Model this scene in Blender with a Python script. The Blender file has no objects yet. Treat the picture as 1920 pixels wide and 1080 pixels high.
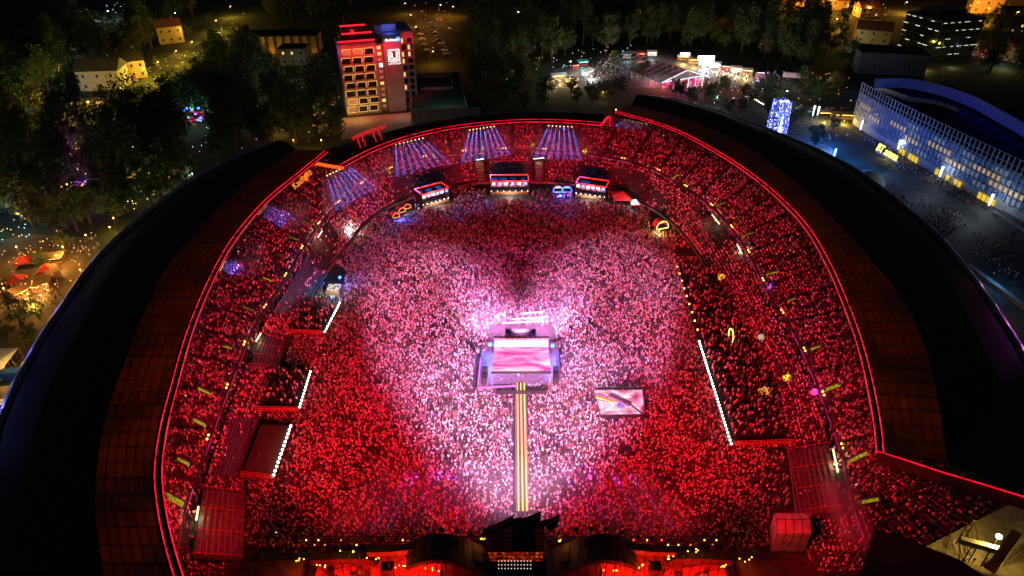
import bpy, bmesh, math, random
import numpy as np
from mathutils import Vector, Matrix

random.seed(7); np.random.seed(7)
S = bpy.context.scene
C = S.collection
R = math.radians

# ------------------------------------------------------------------ camera
CAM_H, PITCH, FPX = 115.0, R(33.0), 1280.0
cam = bpy.data.objects.new('camera', bpy.data.cameras.new('camera'))
C.objects.link(cam)
cam.location = (0, 0, CAM_H)
cam.rotation_euler = (R(90) - PITCH, 0, 0)
cam.data.sensor_width = 36; cam.data.lens = 24
cam.data.clip_start = 0.5; cam.data.clip_end = 6000
S.camera = cam

# ------------------------------------------------------------------ night sky, faint moonlight
W = bpy.data.worlds.new('World'); S.world = W; W.use_nodes = True
nt = W.node_tree
sky = nt.nodes.new('ShaderNodeTexSky'); sky.sky_type = 'NISHITA'; sky.sun_disc = False
MOON_EL, MOON_ROT = R(38), R(205)
sky.sun_elevation = MOON_EL; sky.sun_rotation = MOON_ROT
bg = nt.nodes['Background']; bg.inputs['Strength'].default_value = 0.003
nt.links.new(sky.outputs['Color'], bg.inputs['Color'])
moon = bpy.data.objects.new('moon', bpy.data.lights.new('moon', 'SUN')); C.objects.link(moon)
moon.data.energy = 0.006; moon.data.angle = R(0.5); moon.data.color = (0.8, 0.9, 1.0)
dm = Vector((math.sin(MOON_ROT) * math.cos(MOON_EL), math.cos(MOON_ROT) * math.cos(MOON_EL), math.sin(MOON_EL)))
moon.rotation_euler = dm.to_track_quat('Z', 'Y').to_euler()
S.view_settings.view_transform = 'Standard'; S.view_settings.look = 'None'
S.view_settings.gamma = 1; S.view_settings.exposure = 0; S.view_settings.use_curve_mapping = False
cy = S.cycles
cy.max_bounces = 4; cy.diffuse_bounces = 2; cy.glossy_bounces = 2; cy.transmission_bounces = 3
cy.volume_bounces = 0; cy.transparent_max_bounces = 32; cy.use_light_tree = True
cy.use_denoising = True
cy.sample_clamp_direct = 0; cy.sample_clamp_indirect = 2
cy.caustics_reflective = False; cy.caustics_refractive = False

def at(u, v, z=0.0):
    """a point of the photograph (1920 x 1080) back on the plane at height z"""
    a = (u - 960) / FPX; b = (540 - v) / FPX
    d = Vector((a, math.cos(PITCH) + b * math.sin(PITCH), -math.sin(PITCH) + b * math.cos(PITCH)))
    s = (z - CAM_H) / d.z
    return Vector((d.x * s, d.y * s, z))

def lamp(kind, name, loc, energy, color, target=None, size=60, blend=0.4, radius=0.3):
    d = bpy.data.lights.new(name, kind); o = bpy.data.objects.new(name, d); C.objects.link(o)
    o.location = loc; d.energy = energy; d.color = color; d.shadow_soft_size = radius
    if kind == 'SPOT':
        d.spot_size = R(size); d.spot_blend = blend
        v = Vector(loc) - Vector(target)
        o.rotation_euler = v.to_track_quat('Z', 'Y').to_euler()
    return o

# ------------------------------------------------------------------ show lights on the stages (the lamp housings are built with the stages)
RED, PINK, WHITE = (1, 0.006, 0.02), (1, 0.12, 0.62), (1, 0.78, 0.84)
KW = 1000.0
def even(o, k, heart=None):
    """a zoomed show light: linear falloff, or an even field shaped by the two lobes of its gobo"""
    d = o.data; k = k * d.energy / (400 * KW); d.energy = 400 * KW; d.use_nodes = True; t = d.node_tree; em = t.nodes['Emission']; nn = t.nodes.new; L = t.links.new
    if heart is None:
        lf = nn('ShaderNodeLightFalloff'); lf.inputs['Strength'].default_value = k; gm = nn('ShaderNodeNewGeometry'); sz = nn('ShaderNodeSeparateXYZ'); L(gm.outputs['Incoming'], sz.inputs[0]); mr = nn('ShaderNodeMapRange'); mr.interpolation_type = 'SMOOTHSTEP'; L(sz.outputs[2], mr.inputs[0])
        for q, w in enumerate((-.02, .006, 1, 0)): mr.inputs[q + 1].default_value = w      # shutters keep the beam below the horizon
        mu = nn('ShaderNodeMath'); mu.operation = 'MULTIPLY'; L(lf.outputs['Linear'], mu.inputs[0]); L(mr.outputs[0], mu.inputs[1]); L(mu.outputs[0], em.inputs['Strength']); return o
    def ma(op, a_, b_=None, c_=None):
        n = nn('ShaderNodeMath'); n.operation = op
        for i, q in enumerate((a_, b_, c_)):
            if q is None: continue
            if isinstance(q, (int, float)): n.inputs[i].default_value = q
            else: L(q, n.inputs[i])
        return n.outputs[0]
    tc = nn('ShaderNodeNewGeometry'); sx = nn('ShaderNodeSeparateXYZ'); L(tc.outputs['Incoming'], sx.inputs[0])
    h = o.location.z; iz = ma('DIVIDE', -h, sx.outputs[2]); X = ma('MULTIPLY', sx.outputs[0], iz); Y = ma('MULTIPLY', sx.outputs[1], iz); m = None
    for cx, cy_, ang, la, lb in heart:
        dx = ma('SUBTRACT', X, cx - o.location.x); dy = ma('SUBTRACT', Y, cy_ - o.location.y); c_, s_ = math.cos(R(ang)), math.sin(R(ang))
        q = ma('DIVIDE', ma('SUBTRACT', ma('MULTIPLY', dy, c_), ma('MULTIPLY', dx, s_)), la); p = ma('DIVIDE', ma('DIVIDE', ma('ADD', ma('MULTIPLY', dx, c_), ma('MULTIPLY', dy, s_)), lb), ma('MAXIMUM', ma('MULTIPLY_ADD', q, .27, 1.0), .2))
        r = ma('SQRT', ma('ADD', ma('MULTIPLY', p, p), ma('MULTIPLY', q, q)))
        mr = nn('ShaderNodeMapRange'); mr.interpolation_type = 'SMOOTHSTEP'; L(r, mr.inputs[0]); mr.inputs[1].default_value = .72; mr.inputs[2].default_value = 1.12; mr.inputs[3].default_value = 1; mr.inputs[4].default_value = 0
        m = mr.outputs[0] if m is None else ma('MAXIMUM', m, mr.outputs[0])
    L(ma('MULTIPLY', ma('MULTIPLY', m, k), ma('MULTIPLY', iz, iz)), em.inputs['Strength']); return o
# red wash over the bowl from the towers of the main stage
for x, ty, tx, e in ((-34, 165, -66, 2.5), (34, 165, 70, 2.5), (-16, 255, -35, 2.3), (16, 255, 45, 2.3)):
    even(lamp('SPOT', 'red_wash', (x, 80, 17), KW, RED, (tx, ty, 6), 82, 0.9, .6), e)
for s in (-1, 1): even(lamp('SPOT', 'red_side_wash', (s * 42, 84, 15), KW, RED, (s * 85, 92, 9), 120, .9, .6), 1.5)
for x in (-30, -10, 10, 30):
    even(lamp('SPOT', 'red_front_wash', (x, 80, 15), KW, RED, (x * 1.15, 118, 0), 105, 0.9, .6), 1.9)
# white gobo light from the stage tower that draws the heart on the crowd
LOBES = ((-19, 152, 16, 65, 22), (23, 154, -17, 66, 24))
for dx, k, c, lob in ((0, .03, (1, .1, .4), ((1, 180, 0, 36, 18),)), (-.6, .125, (.95, .36, .88), LOBES), (.6, .085, (.95, .68, 1), ((-10, 122, 18, 34, 12), (12, 122, -19, 34, 13), (2, 150, 0, 32, 22)))):
    o = lamp('SPOT', 'heart_gobo_light', (dx, 78.5, 22), KW, c, (dx, 78.5, 0), 172, .05, .02); o.rotation_euler = (0, 0, 0); even(o, k, lob)
# magenta light of the round stage in the middle of the field
sc0 = at(977, 640, 9)
for dx, dy, tx, ty, e, sz in ((-6, 3, -10, 24, 190, 46), (6, 3, 10, 24, 190, 46), (0, 4, 0, 13, 170, 74), (-7, -4, -20, -6, 9, 75), (7, -4, 20, -6, 9, 75)):
    lamp('SPOT', 'magenta_wash', sc0 + Vector((dx, dy, 3)), e * KW, (1, 0.3, 0.8), (sc0.x + tx, sc0.y + ty, 0), sz, 0.8, 0.5)

# ------------------------------------------------------------------ materials
def nodes(m):
    m.use_nodes = True; t = m.node_tree
    return t, t.nodes['Principled BSDF']
def mat(name, col, rough=0.7, metal=0.0, var=0.25, scale=1.5, bump=0.0, col2=None, spec=0.4, detail=5):
    m = bpy.data.materials.new(name); t, b = nodes(m)
    b.inputs['Roughness'].default_value = rough; b.inputs['Metallic'].default_value = metal
    b.inputs['Specular IOR Level'].default_value = spec
    tc = t.nodes.new('ShaderNodeTexCoord'); n = t.nodes.new('ShaderNodeTexNoise')
    n.inputs['Scale'].default_value = scale; n.inputs['Detail'].default_value = detail
    t.links.new(tc.outputs['Object'], n.inputs['Vector'])
    r = t.nodes.new('ShaderNodeValToRGB')
    c2 = col2 or tuple(c * (1 + var) for c in col)
    c1 = col if col2 else tuple(c * (1 - var) for c in col)
    r.color_ramp.elements[0].color = (*c1, 1); r.color_ramp.elements[1].color = (*c2, 1)
    r.color_ramp.elements[0].position = 0.32; r.color_ramp.elements[1].position = 0.68
    t.links.new(n.outputs['Fac'], r.inputs['Fac']); t.links.new(r.outputs['Color'], b.inputs['Base Color'])
    if bump:
        bp = t.nodes.new('ShaderNodeBump'); bp.inputs['Strength'].default_value = bump
        t.links.new(n.outputs['Fac'], bp.inputs['Height']); t.links.new(bp.outputs['Normal'], b.inputs['Normal'])
    return m
def glow(name, col, strength, sample=True, base=0.3):
    m = bpy.data.materials.new(name); t, b = nodes(m)
    b.inputs['Base Color'].default_value = (*[c * base for c in col], 1)
    b.inputs['Emission Color'].default_value = (*col, 1); b.inputs['Emission Strength'].default_value = strength
    if not sample: m.cycles.emission_sampling = 'NONE'
    return m
def screen(name, stops, strength, scale=(0.3, 0.3, 0.3), dist=1.5, sample=True):
    """emission in a flowing pattern"""
    m = bpy.data.materials.new(name); t, b = nodes(m)
    tc = t.nodes.new('ShaderNodeTexCoord'); mp = t.nodes.new('ShaderNodeMapping'); mp.inputs['Scale'].default_value = scale
    n = t.nodes.new('ShaderNodeTexNoise'); n.inputs['Scale'].default_value = 1; n.inputs['Distortion'].default_value = dist; n.inputs['Detail'].default_value = 3
    r = t.nodes.new('ShaderNodeValToRGB'); el = r.color_ramp.elements
    while len(el) < len(stops): el.new(0.5)
    for e, (p, c) in zip(el, stops): e.position = p; e.color = (*c, 1)
    t.links.new(tc.outputs['Object'], mp.inputs[0]); t.links.new(mp.outputs[0], n.inputs['Vector'])
    t.links.new(n.outputs['Fac'], r.inputs['Fac']); t.links.new(r.outputs['Color'], b.inputs['Emission Color'])
    b.inputs['Base Color'].default_value = (0.02, 0.02, 0.02, 1); b.inputs['Specular IOR Level'].default_value = .03; b.inputs['Roughness'].default_value = .9
    b.inputs['Emission Strength'].default_value = strength
    if not sample: m.cycles.emission_sampling = 'NONE'
    return m
def pick(name, cols, rough=0.8, wts=None):
    """one colour of a list for each individual"""
    m = bpy.data.materials.new(name); t, b = nodes(m); b.inputs['Roughness'].default_value = rough
    oi = t.nodes.new('ShaderNodeObjectInfo'); r = t.nodes.new('ShaderNodeValToRGB'); r.color_ramp.interpolation = 'CONSTANT'
    el = r.color_ramp.elements
    while len(el) < len(cols): el.new(0.5)
    for i, (e, c) in enumerate(zip(el, cols)): e.position = (sum(wts[:i]) / sum(wts)) if wts else i / len(cols); e.color = (*c, 1)
    t.links.new(oi.outputs['Random'], r.inputs['Fac']); t.links.new(r.outputs['Color'], b.inputs['Base Color'])
    return m

M = {}
M['concrete'] = mat('concrete', (0.30, 0.29, 0.27), 0.85, scale=0.8, bump=0.1)
M['concrete_dark'] = mat('concrete_dark', (0.055, 0.055, 0.058), 0.9, scale=0.6)
M['floor'] = mat('field_cover', (0.045, 0.045, 0.05), 0.6, scale=0.5)
M['asphalt'] = mat('asphalt', (0.05, 0.05, 0.052), 0.85, scale=0.3, var=0.35)
M['paving'] = mat('paving', (0.075, 0.075, 0.07), 0.75, scale=0.25, var=0.3)
M['grass'] = mat('grass', (0.014, 0.024, 0.009), 0.95, scale=0.05, col2=(0.035, 0.05, 0.018), detail=8)
M['dark_metal'] = mat('dark_metal', (0.03, 0.03, 0.032), 0.45, 0.6)
M['black'] = mat('black_cloth', (0.012, 0.012, 0.013), 0.9)
M['steel'] = mat('steel', (0.35, 0.36, 0.37), 0.4, 0.8)
M['white'] = mat('white_paint', (0.75, 0.74, 0.72), 0.6, var=0.08)
M['canvas'] = mat('white_canvas', (0.7, 0.69, 0.66), 0.8, var=0.1, scale=0.6)
M['wood'] = mat('wood', (0.28, 0.16, 0.08), 0.8, scale=3, var=0.4)
M['redpaint'] = mat('red_paint', (0.45, 0.03, 0.03), 0.5)
M['redcanvas'] = mat('red_canvas', (0.5, 0.05, 0.04), 0.8)
M['yellowpaint'] = mat('yellow_paint', (0.7, 0.5, 0.04), 0.6)
M['seat'] = mat('seat_plastic', (0.10, 0.10, 0.13), 0.45, scale=0.15, var=0.3)
M['plaster'] = mat('plaster', (0.33, 0.31, 0.28), 0.9, var=0.12)
M['ochre'] = mat('ochre_plaster', (0.45, 0.33, 0.16), 0.9, var=0.15)
M['greyplaster'] = mat('grey_plaster', (0.3, 0.31, 0.33), 0.9, var=0.15, scale=0.4)
M['tile'] = mat('roof_tile', (0.28, 0.10, 0.06), 0.85, var=0.35, scale=1.2)
M['glass'] = mat('dark_glass', (0.02, 0.025, 0.03), 0.08, 0.0, spec=0.8)
M['bark'] = mat('bark', (0.10, 0.07, 0.05), 0.95, scale=4, var=0.4)
M['led_red'] = screen('red_led_strip', [(.3, (.16, .001, .003)), (.45, (.7, .002, .012)), (.7, (1, .01, .05))], 2.2, (.5, .5, .5), .3)
M['led_hook'] = glow('orange_red_tube', (1, 0.09, 0.01), 1.6)
M['bulb'] = glow('white_bulb', (1, 0.93, 0.78), 9)
M['bulb_o'] = glow('orange_bulb', (1, 0.4, 0.06), 7)
M['bulb_w'] = glow('warm_lamp', (1, 0.62, 0.22), 14)
M['sodium'] = glow('sodium_lamp', (1, 0.45, 0.08), 16, False)
M['coldlamp'] = glow('cold_lamp', (0.65, 0.85, 1), 20, False)
M['bluelamp'] = glow('blue_lamp', (0.03, 0.12, 1), 8)
M['yellow_led'] = glow('yellow_led', (1, 0.55, 0.02), 2.2)
M['win_warm'] = glow('lit_window_warm', (1, 0.58, 0.18), 1.1, False)
M['win_dim'] = glow('lit_window_dim', (1, 0.5, 0.2), 0.22, False)
M['win_cool'] = glow('lit_window_cool', (0.75, 0.9, 1), 0.8, False)
def leafmat(name, a, b_):
    m = bpy.data.materials.new(name); t, b = nodes(m); b.inputs['Roughness'].default_value = 0.75
    g = t.nodes.new('ShaderNodeNewGeometry'); r = t.nodes.new('ShaderNodeValToRGB')
    r.color_ramp.elements[0].color = (*a, 1); r.color_ramp.elements[1].color = (*b_, 1)
    t.links.new(g.outputs['Random Per Island'], r.inputs['Fac']); t.links.new(r.outputs['Color'], b.inputs['Base Color'])
    return m
M['leaf'] = leafmat('leaf', (0.028, 0.065, 0.018), (0.075, 0.14, 0.035))
M['leaf2'] = leafmat('leaf_olive', (0.045, 0.06, 0.015), (0.11, 0.125, 0.03))
# plaza slabs with dirty joints
m = M['paving']; t, b = nodes(m); br = t.nodes.new('ShaderNodeTexBrick'); tc = t.nodes.new('ShaderNodeTexCoord'); br.inputs['Scale'].default_value = .22; br.inputs['Mortar Size'].default_value = .012
src = b.inputs['Base Color'].links[0].from_socket; br.inputs['Mortar'].default_value = (.03, .03, .03, 1); t.links.new(tc.outputs['Object'], br.inputs['Vector']); t.links.new(src, br.inputs['Color1']); t.links.new(src, br.inputs['Color2']); t.links.new(br.outputs['Color'], b.inputs['Base Color'])
# translucent roof sheets
m = bpy.data.materials.new('roof_sheet'); t, b = nodes(m); M['sheet'] = m
b.inputs['Base Color'].default_value = (0.34, 0.19, 0.09, 1); b.inputs['Roughness'].default_value = 0.85; b.inputs['Specular IOR Level'].default_value = .15
tr = t.nodes.new('ShaderNodeBsdfTranslucent'); mx = t.nodes.new('ShaderNodeMixShader')
ob = t.nodes.new('ShaderNodeObjectInfo'); rr = t.nodes.new('ShaderNodeValToRGB')
rr.color_ramp.elements[0].color = (0.26, 0.13, 0.06, 1); rr.color_ramp.elements[1].color = (0.34, 0.17, 0.08, 1)
t.links.new(ob.outputs['Random'], rr.inputs['Fac']); t.links.new(rr.outputs['Color'], tr.inputs['Color'])
mx.inputs['Fac'].default_value = 0.6
t.links.new(b.outputs[0], mx.inputs[1]); t.links.new(tr.outputs[0], mx.inputs[2])
t.links.new(mx.outputs[0], t.nodes['Material Output'].inputs['Surface'])
# standing seam metal of the outer roof
m = bpy.data.materials.new('seam_metal'); t, b = nodes(m); M['seam'] = m
b.inputs['Base Color'].default_value = (0.04, 0.055, 0.05, 1); b.inputs['Metallic'].default_value = 0.1; b.inputs['Roughness'].default_value = 0.8; b.inputs['Specular IOR Level'].default_value = .2
uv = t.nodes.new('ShaderNodeUVMap'); wv = t.nodes.new('ShaderNodeTexWave'); wv.inputs['Scale'].default_value = 1.0; wv.bands_direction = 'X'
bp = t.nodes.new('ShaderNodeBump'); bp.inputs['Strength'].default_value = 0.7; bp.inputs['Distance'].default_value = 0.25
t.links.new(uv.outputs[0], wv.inputs['Vector']); t.links.new(wv.outputs['Fac'], bp.inputs['Height']); t.links.new(bp.outputs[0], b.inputs['Normal'])

# ------------------------------------------------------------------ mesh helpers
class MB:
    def __init__(s): s.v = []; s.f = []; s.m = []
    def add(s, vs, fs, mi=0):
        o = len(s.v); s.v += [tuple(p) for p in vs]; s.f += [tuple(i + o for i in f) for f in fs]; s.m += [mi] * len(fs); return s
    def box(s, x0, x1, y0, y1, z0, z1, mi=0):
        return s.add([(x0, y0, z0), (x1, y0, z0), (x1, y1, z0), (x0, y1, z0), (x0, y0, z1), (x1, y0, z1), (x1, y1, z1), (x0, y1, z1)],
                     [(3, 2, 1, 0), (4, 5, 6, 7), (0, 1, 5, 4), (1, 2, 6, 5), (2, 3, 7, 6), (3, 0, 4, 7)], mi)
    def bar(s, a, b, w, h=None, mi=0):
        a = Vector(a); b = Vector(b); h = h or w; d = (b - a).normalized()
        r = d.cross(Vector((0, 0, 1)))
        r = r.normalized() if r.length > 1e-4 else Vector((1, 0, 0))
        u = r.cross(d)
        q = []
        for p in (a, b):
            for i, j in ((-1, -1), (1, -1), (1, 1), (-1, 1)): q.append(p + r * (i * w / 2) + u * (j * h / 2))
        return s.add(q, [(3, 2, 1, 0), (4, 5, 6, 7), (0, 1, 5, 4), (1, 2, 6, 5), (2, 3, 7, 6), (3, 0, 4, 7)], mi)
    def tube(s, pts, r, n=6, mi=0):
        pts = [Vector(p) for p in pts]; k = len(pts); rs = r if isinstance(r, (list, tuple)) else [r] * k
        vs = []; fs = []
        for i, p in enumerate(pts):
            d = (pts[min(i + 1, k - 1)] - pts[max(i - 1, 0)]).normalized()
            a = d.cross(Vector((0, 0, 1)))
            a = a.normalized() if a.length > 1e-3 else Vector((1, 0, 0))
            b = d.cross(a)
            for j in range(n):
                t = 2 * math.pi * j / n; vs.append(p + a * (math.cos(t) * rs[i]) + b * (math.sin(t) * rs[i]))
        for i in range(k - 1):
            for j in range(n): fs.append((i * n + j, i * n + (j + 1) % n, (i + 1) * n + (j + 1) % n, (i + 1) * n + j))
        fs.append(tuple(range(n - 1, -1, -1))); fs.append(tuple((k - 1) * n + j for j in range(n)))
        return s.add(vs, fs, mi)
    def lathe(s, prof, n=12, c=(0, 0, 0), mi=0):
        vs = []; fs = []
        for r, z in prof:
            for j in range(n):
                t = 2 * math.pi * j / n; vs.append((c[0] + r * math.cos(t), c[1] + r * math.sin(t), c[2] + z))
        for i in range(len(prof) - 1):
            for j in range(n): fs.append((i * n + j, i * n + (j + 1) % n, (i + 1) * n + (j + 1) % n, (i + 1) * n + j))
        fs.append(tuple(range(n - 1, -1, -1))); fs.append(tuple((len(prof) - 1) * n + j for j in range(n)))
        return s.add(vs, fs, mi)
    def prism(s, poly, z0, z1, mi=0):
        n = len(poly)
        vs = [(p[0], p[1], z0) for p in poly] + [(p[0], p[1], z1) for p in poly]
        return s.add(vs, [tuple(range(n - 1, -1, -1)), tuple(range(n, 2 * n))] + [(i, (i + 1) % n, n + (i + 1) % n, n + i) for i in range(n)], mi)
    def grid(s, rows, mi=0):
        n = len(rows[0]); vs = [p for r in rows for p in r]
        return s.add(vs, [(i * n + j, i * n + j + 1, (i + 1) * n + j + 1, (i + 1) * n + j) for i in range(len(rows) - 1) for j in range(n - 1)], mi)
    def mesh(s, name, mats, smooth=False):
        me = bpy.data.meshes.new(name); me.from_pydata(s.v, [], s.f)
        for q in (mats if isinstance(mats, (list, tuple)) else [mats]): me.materials.append(q)
        if any(s.m): me.polygons.foreach_set('material_index', s.m)
        if smooth: me.polygons.foreach_set('use_smooth', [True] * len(me.polygons))
        me.update(); return me
    def obj(s, name, mats, parent=None, smooth=False):
        return link(name, s.mesh(name, mats, smooth), parent)
def link(name, me, parent=None):
    o = bpy.data.objects.new(name, me); C.objects.link(o)
    if parent: o.parent = parent
    return o
def tag(o, label=None, cat=None, group=None, kind=None):
    if label: o['label'] = label
    if cat: o['category'] = cat
    if group: o['group'] = group
    if kind: o['kind'] = kind
    return o
def empty(name, loc=(0, 0, 0), rz=0.0):
    o = bpy.data.objects.new(name, None); C.objects.link(o); o.location = loc; o.rotation_euler = (0, 0, rz); o.empty_display_size = 0.5
    return o
KIDS = {}
def copy_tree(o, parent=None):
    c = o.copy(); C.objects.link(c)
    if parent: c.parent = parent
    for ch in [x for x in bpy.data.objects if x.parent == o] if o not in KIDS else KIDS[o]: copy_tree(ch, c)
    return c
def remember(o):
    ch = list(o.children); KIDS[o] = ch
    for c in ch: remember(c)
    return o
def text_mesh(txt, size, depth=0.05, shear=0.0):
    cu = bpy.data.curves.new('lettering', 'FONT'); cu.body = txt; cu.size = size; cu.extrude = depth; cu.shear = shear; cu.resolution_u = 3
    o = bpy.data.objects.new('lettering', cu); C.objects.link(o)
    me = bpy.data.meshes.new_from_object(o.evaluated_get(bpy.context.evaluated_depsgraph_get()))
    bpy.data.objects.remove(o); return me
def spline(pts, n):
    """Catmull-Rom through points, resampled to n by arc length"""
    P = np.array([tuple(p) for p in pts], float); Q = np.vstack([2 * P[0] - P[1], P, 2 * P[-1] - P[-2]]); out = []
    for i in range(1, len(Q) - 2):
        for t in np.linspace(0, 1, 24, endpoint=False):
            a, b, c, d = Q[i - 1:i + 3]
            out.append(0.5 * (2 * b + (c - a) * t + (2 * a - 5 * b + 4 * c - d) * t * t + (3 * b - a - 3 * c + d) * t ** 3))
    out.append(P[-1]); out = np.array(out)
    L = np.r_[0, np.cumsum(np.linalg.norm(np.diff(out, axis=0), axis=1))]
    q = np.linspace(0, L[-1], n)
    return np.stack([np.interp(q, L, out[:, k]) for k in range(3)], 1)
def pix(pts, z, n):
    return spline([at(u, v, z) for u, v in pts], n)
def normals2d(c):
    d = np.gradient(c[:, :2], axis=0); d /= np.linalg.norm(d, axis=1)[:, None]
    return np.stack([-d[:, 1], d[:, 0]], 1)      # left-hand side of the travel direction
def lattice(mb, a, b, h, step, r=0.04, mi=0):
    """flat ladder truss between two points, h high"""
    a = Vector(a); b = Vector(b); n = max(2, int((b - a).length / step)); up = Vector((0, 0, h))
    mb.bar(a, b, r * 2, mi=mi); mb.bar(a + up, b + up, r * 2, mi=mi)
    for i in range(n):
        p = a.lerp(b, i / n); q = a.lerp(b, (i + 1) / n)
        mb.bar(p if i % 2 else p + up, q + up if i % 2 else q, r * 1.4, mi=mi)
    return mb

def wobj(mb, name, mats, root, smooth=False):
    """a part built in world coordinates, hung under a root that is only translated"""
    o = mb.obj(name, mats, root, smooth); base = root; loc = Vector((0, 0, 0))
    while base is not None: loc = loc + base.location if base.type == 'EMPTY' else loc; base = base.parent
    o.matrix_parent_inverse = Matrix.Translation(-loc) if root.type == 'EMPTY' else Matrix()
    return o
def vert(u, v, y):
    """the photograph's point on the upright plane at distance y"""
    a = (u - 960) / FPX; b = (540 - v) / FPX
    dy = math.cos(PITCH) + b * math.sin(PITCH); dz = -math.sin(PITCH) + b * math.cos(PITCH)
    return Vector((y * a / dy, y, CAM_H + y * dz / dy))
def proj(P):
    P = np.asarray(P, float); q = P - np.array([0, 0, CAM_H])
    f = q[:, 1] * math.cos(PITCH) - q[:, 2] * math.sin(PITCH); u = q[:, 1] * math.sin(PITCH) + q[:, 2] * math.cos(PITCH)
    return np.stack([960 + FPX * q[:, 0] / f, 540 - FPX * u / f], 1)
def inpoly(p, poly):
    x, y = p[:, 0], p[:, 1]; r = np.zeros(len(p), bool); n = len(poly); j = n - 1
    for i in range(n):
        xi, yi = poly[i][0], poly[i][1]; xj, yj = poly[j][0], poly[j][1]
        c = ((yi > y) != (yj > y)) & (x < (xj - xi) * (y - yi) / ((yj - yi) or 1e-9) + xi); r ^= c; j = i
    return r

# ------------------------------------------------------------------ ground
tag(MB().add([(-2500, -400, 0), (2500, -400, 0), (2500, 4000, 0), (-2500, 4000, 0)], [(0, 1, 2, 3)]).obj('ground', M['grass']), kind='structure')
def sheet(name, pts, z, m, kind='structure'):
    return tag(MB().add([(*at(u, v, 0).xy, z) for u, v in pts], [tuple(range(len(pts)))]).obj(name, m), kind=kind)

# ------------------------------------------------------------------ stadium bowl
N = 260
FEp = [(420, 1085), (436, 1000), (455, 900), (485, 800), (520, 690), (560, 600), (600, 530), (650, 460), (700, 405), (770, 370), (860, 345), (960, 340),
       (1060, 343), (1150, 360), (1230, 395), (1290, 450), (1340, 530), (1390, 620), (1440, 720), (1475, 830), (1495, 960), (1530, 1075)]
WKp = [(348, 1085), (352, 1030), (366, 960), (392, 880), (430, 770), (460, 690), (490, 620), (540, 540), (600, 440), (660, 375), (720, 335), (800, 305), (880, 294), (960, 290),
       (1040, 292), (1100, 297), (1200, 318), (1270, 355), (1330, 400), (1385, 470), (1430, 560), (1480, 640), (1530, 760), (1560, 850), (1582, 950), (1625, 1075)]
LRp = [(345, 1085), (325, 1020), (310, 950), (304, 880), (314, 800), (334, 720), (359, 630), (394, 540), (439, 455), (499, 382), (560, 330), (615, 285)]
MRp = [(643, 314), (700, 284), (760, 262), (830, 245), (900, 235), (980, 229), (1060, 230), (1127, 235)]
RRp = [(1153, 211), (1250, 240), (1330, 280), (1400, 325), (1460, 375), (1510, 430), (1550, 500), (1580, 570), (1605, 640), (1625, 720), (1639, 800), (1643, 850)]
Tp = LRp[:-1] + [(640, 300), (700, 282), (760, 260), (830, 243), (900, 233), (980, 227), (1060, 226), (1130, 226), (1190, 224)] + RRp[1:] + [(1700, 868), (1790, 905), (1905, 952)]
FE, WK, TT = pix(FEp, 1.0, N), pix(WKp, 7.0, N), pix(Tp, 15.0, N)
nT = normals2d(TT); TT[:, :2] += nT * 1.5; TT[:, 2] += 0.8
WK2 = WK.copy(); nW = normals2d(WK); WK2[:, :2] += nW * 1.5; WK2[:, 2] = 8.2
stadium = tag(empty('stadium', (0, 170, 0)), 'oval open air stadium with packed stands and dark curved roof edged in red light', 'stadium')
def loft(B, T, n):
    rows = []
    for i in range(n):
        a = B + (T - B) * (i / n); b = B + (T - B) * ((i + 1) / n); z = B[:, 2] + (T[:, 2] - B[:, 2]) * (i / n); z2 = B[:, 2] + (T[:, 2] - B[:, 2]) * ((i + 1) / n)
        rows.append(np.c_[a[:, :2], z]); rows.append(np.c_[b[:, :2], z])
        rows.append(np.c_[b[:, :2], z2])
    return [[tuple(p) for p in r] for r in rows]
NU, NL = 22, 11
wobj(MB().grid(loft(WK2, TT, NU)), 'upper_stand', M['concrete_dark'], stadium)
wobj(MB().grid(loft(FE, np.c_[WK[:, :2], WK[:, 2] - 0.5], NL)), 'lower_stand', M['concrete_dark'], stadium)
wobj(MB().grid([[tuple(p) for p in np.c_[WK[:, :2], WK[:, 2] - 0.5]], [tuple(p) for p in np.c_[WK2[:, :2], WK2[:, 2] - 1.7]], [tuple(p) for p in WK2]]), 'walkway', M['concrete_dark'], stadium)
wobj(MB().grid([[tuple(p) for p in np.c_[FE[:, :2], FE[:, 2] * 0 - 0.1]], [tuple(p) for p in FE]]), 'pitch_wall', M['concrete'], stadium)
# facade under the roof, closing the bowl from outside
OUTL = [(-60, 1100), (-40, 960), (-2, 850), (10, 800), (60, 690), (120, 590), (200, 480), (300, 390), (400, 322), (510, 275)]
OUTM = [(600, 282), (690, 258), (780, 234), (870, 218), (960, 210), (1060, 210), (1135, 212)]
OUTR = [(1200, 185), (1260, 192), (1330, 209), (1400, 234), (1470, 262), (1530, 288), (1600, 325), (1680, 385), (1750, 447), (1810, 520), (1850, 577), (1890, 640), (1925, 700), (1990, 830), (2030, 960)]
INL = [(195, 1095), (178, 960), (181, 880), (196, 790), (240, 660), (300, 522), (345, 460), (408, 392), (470, 335), (555, 281)]
INR = [(1185, 196), (1300, 228), (1400, 275), (1480, 332), (1540, 386), (1600, 450), (1655, 512), (1698, 570), (1735, 650), (1760, 750), (1776, 865)]
def uvgrid(name, rows, m, root, scale):
    mb = MB().grid([[tuple(p) for p in r] for r in rows]); o = wobj(mb, name, m, root, True)
    me = o.data; uvl = me.uv_layers.new(name='UVMap'); n = len(rows[0])
    L = np.r_[0, np.cumsum(np.linalg.norm(np.diff(rows[0], axis=0), axis=1))]
    vi = np.zeros(len(me.loops), int); me.loops.foreach_get('vertex_index', vi)
    uv = np.stack([L[vi % n] * scale, (vi // n) * 1.0], 1); uvl.data.foreach_set('uv', uv.ravel())
    return o
ZR = 19.5
wings = {}
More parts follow.
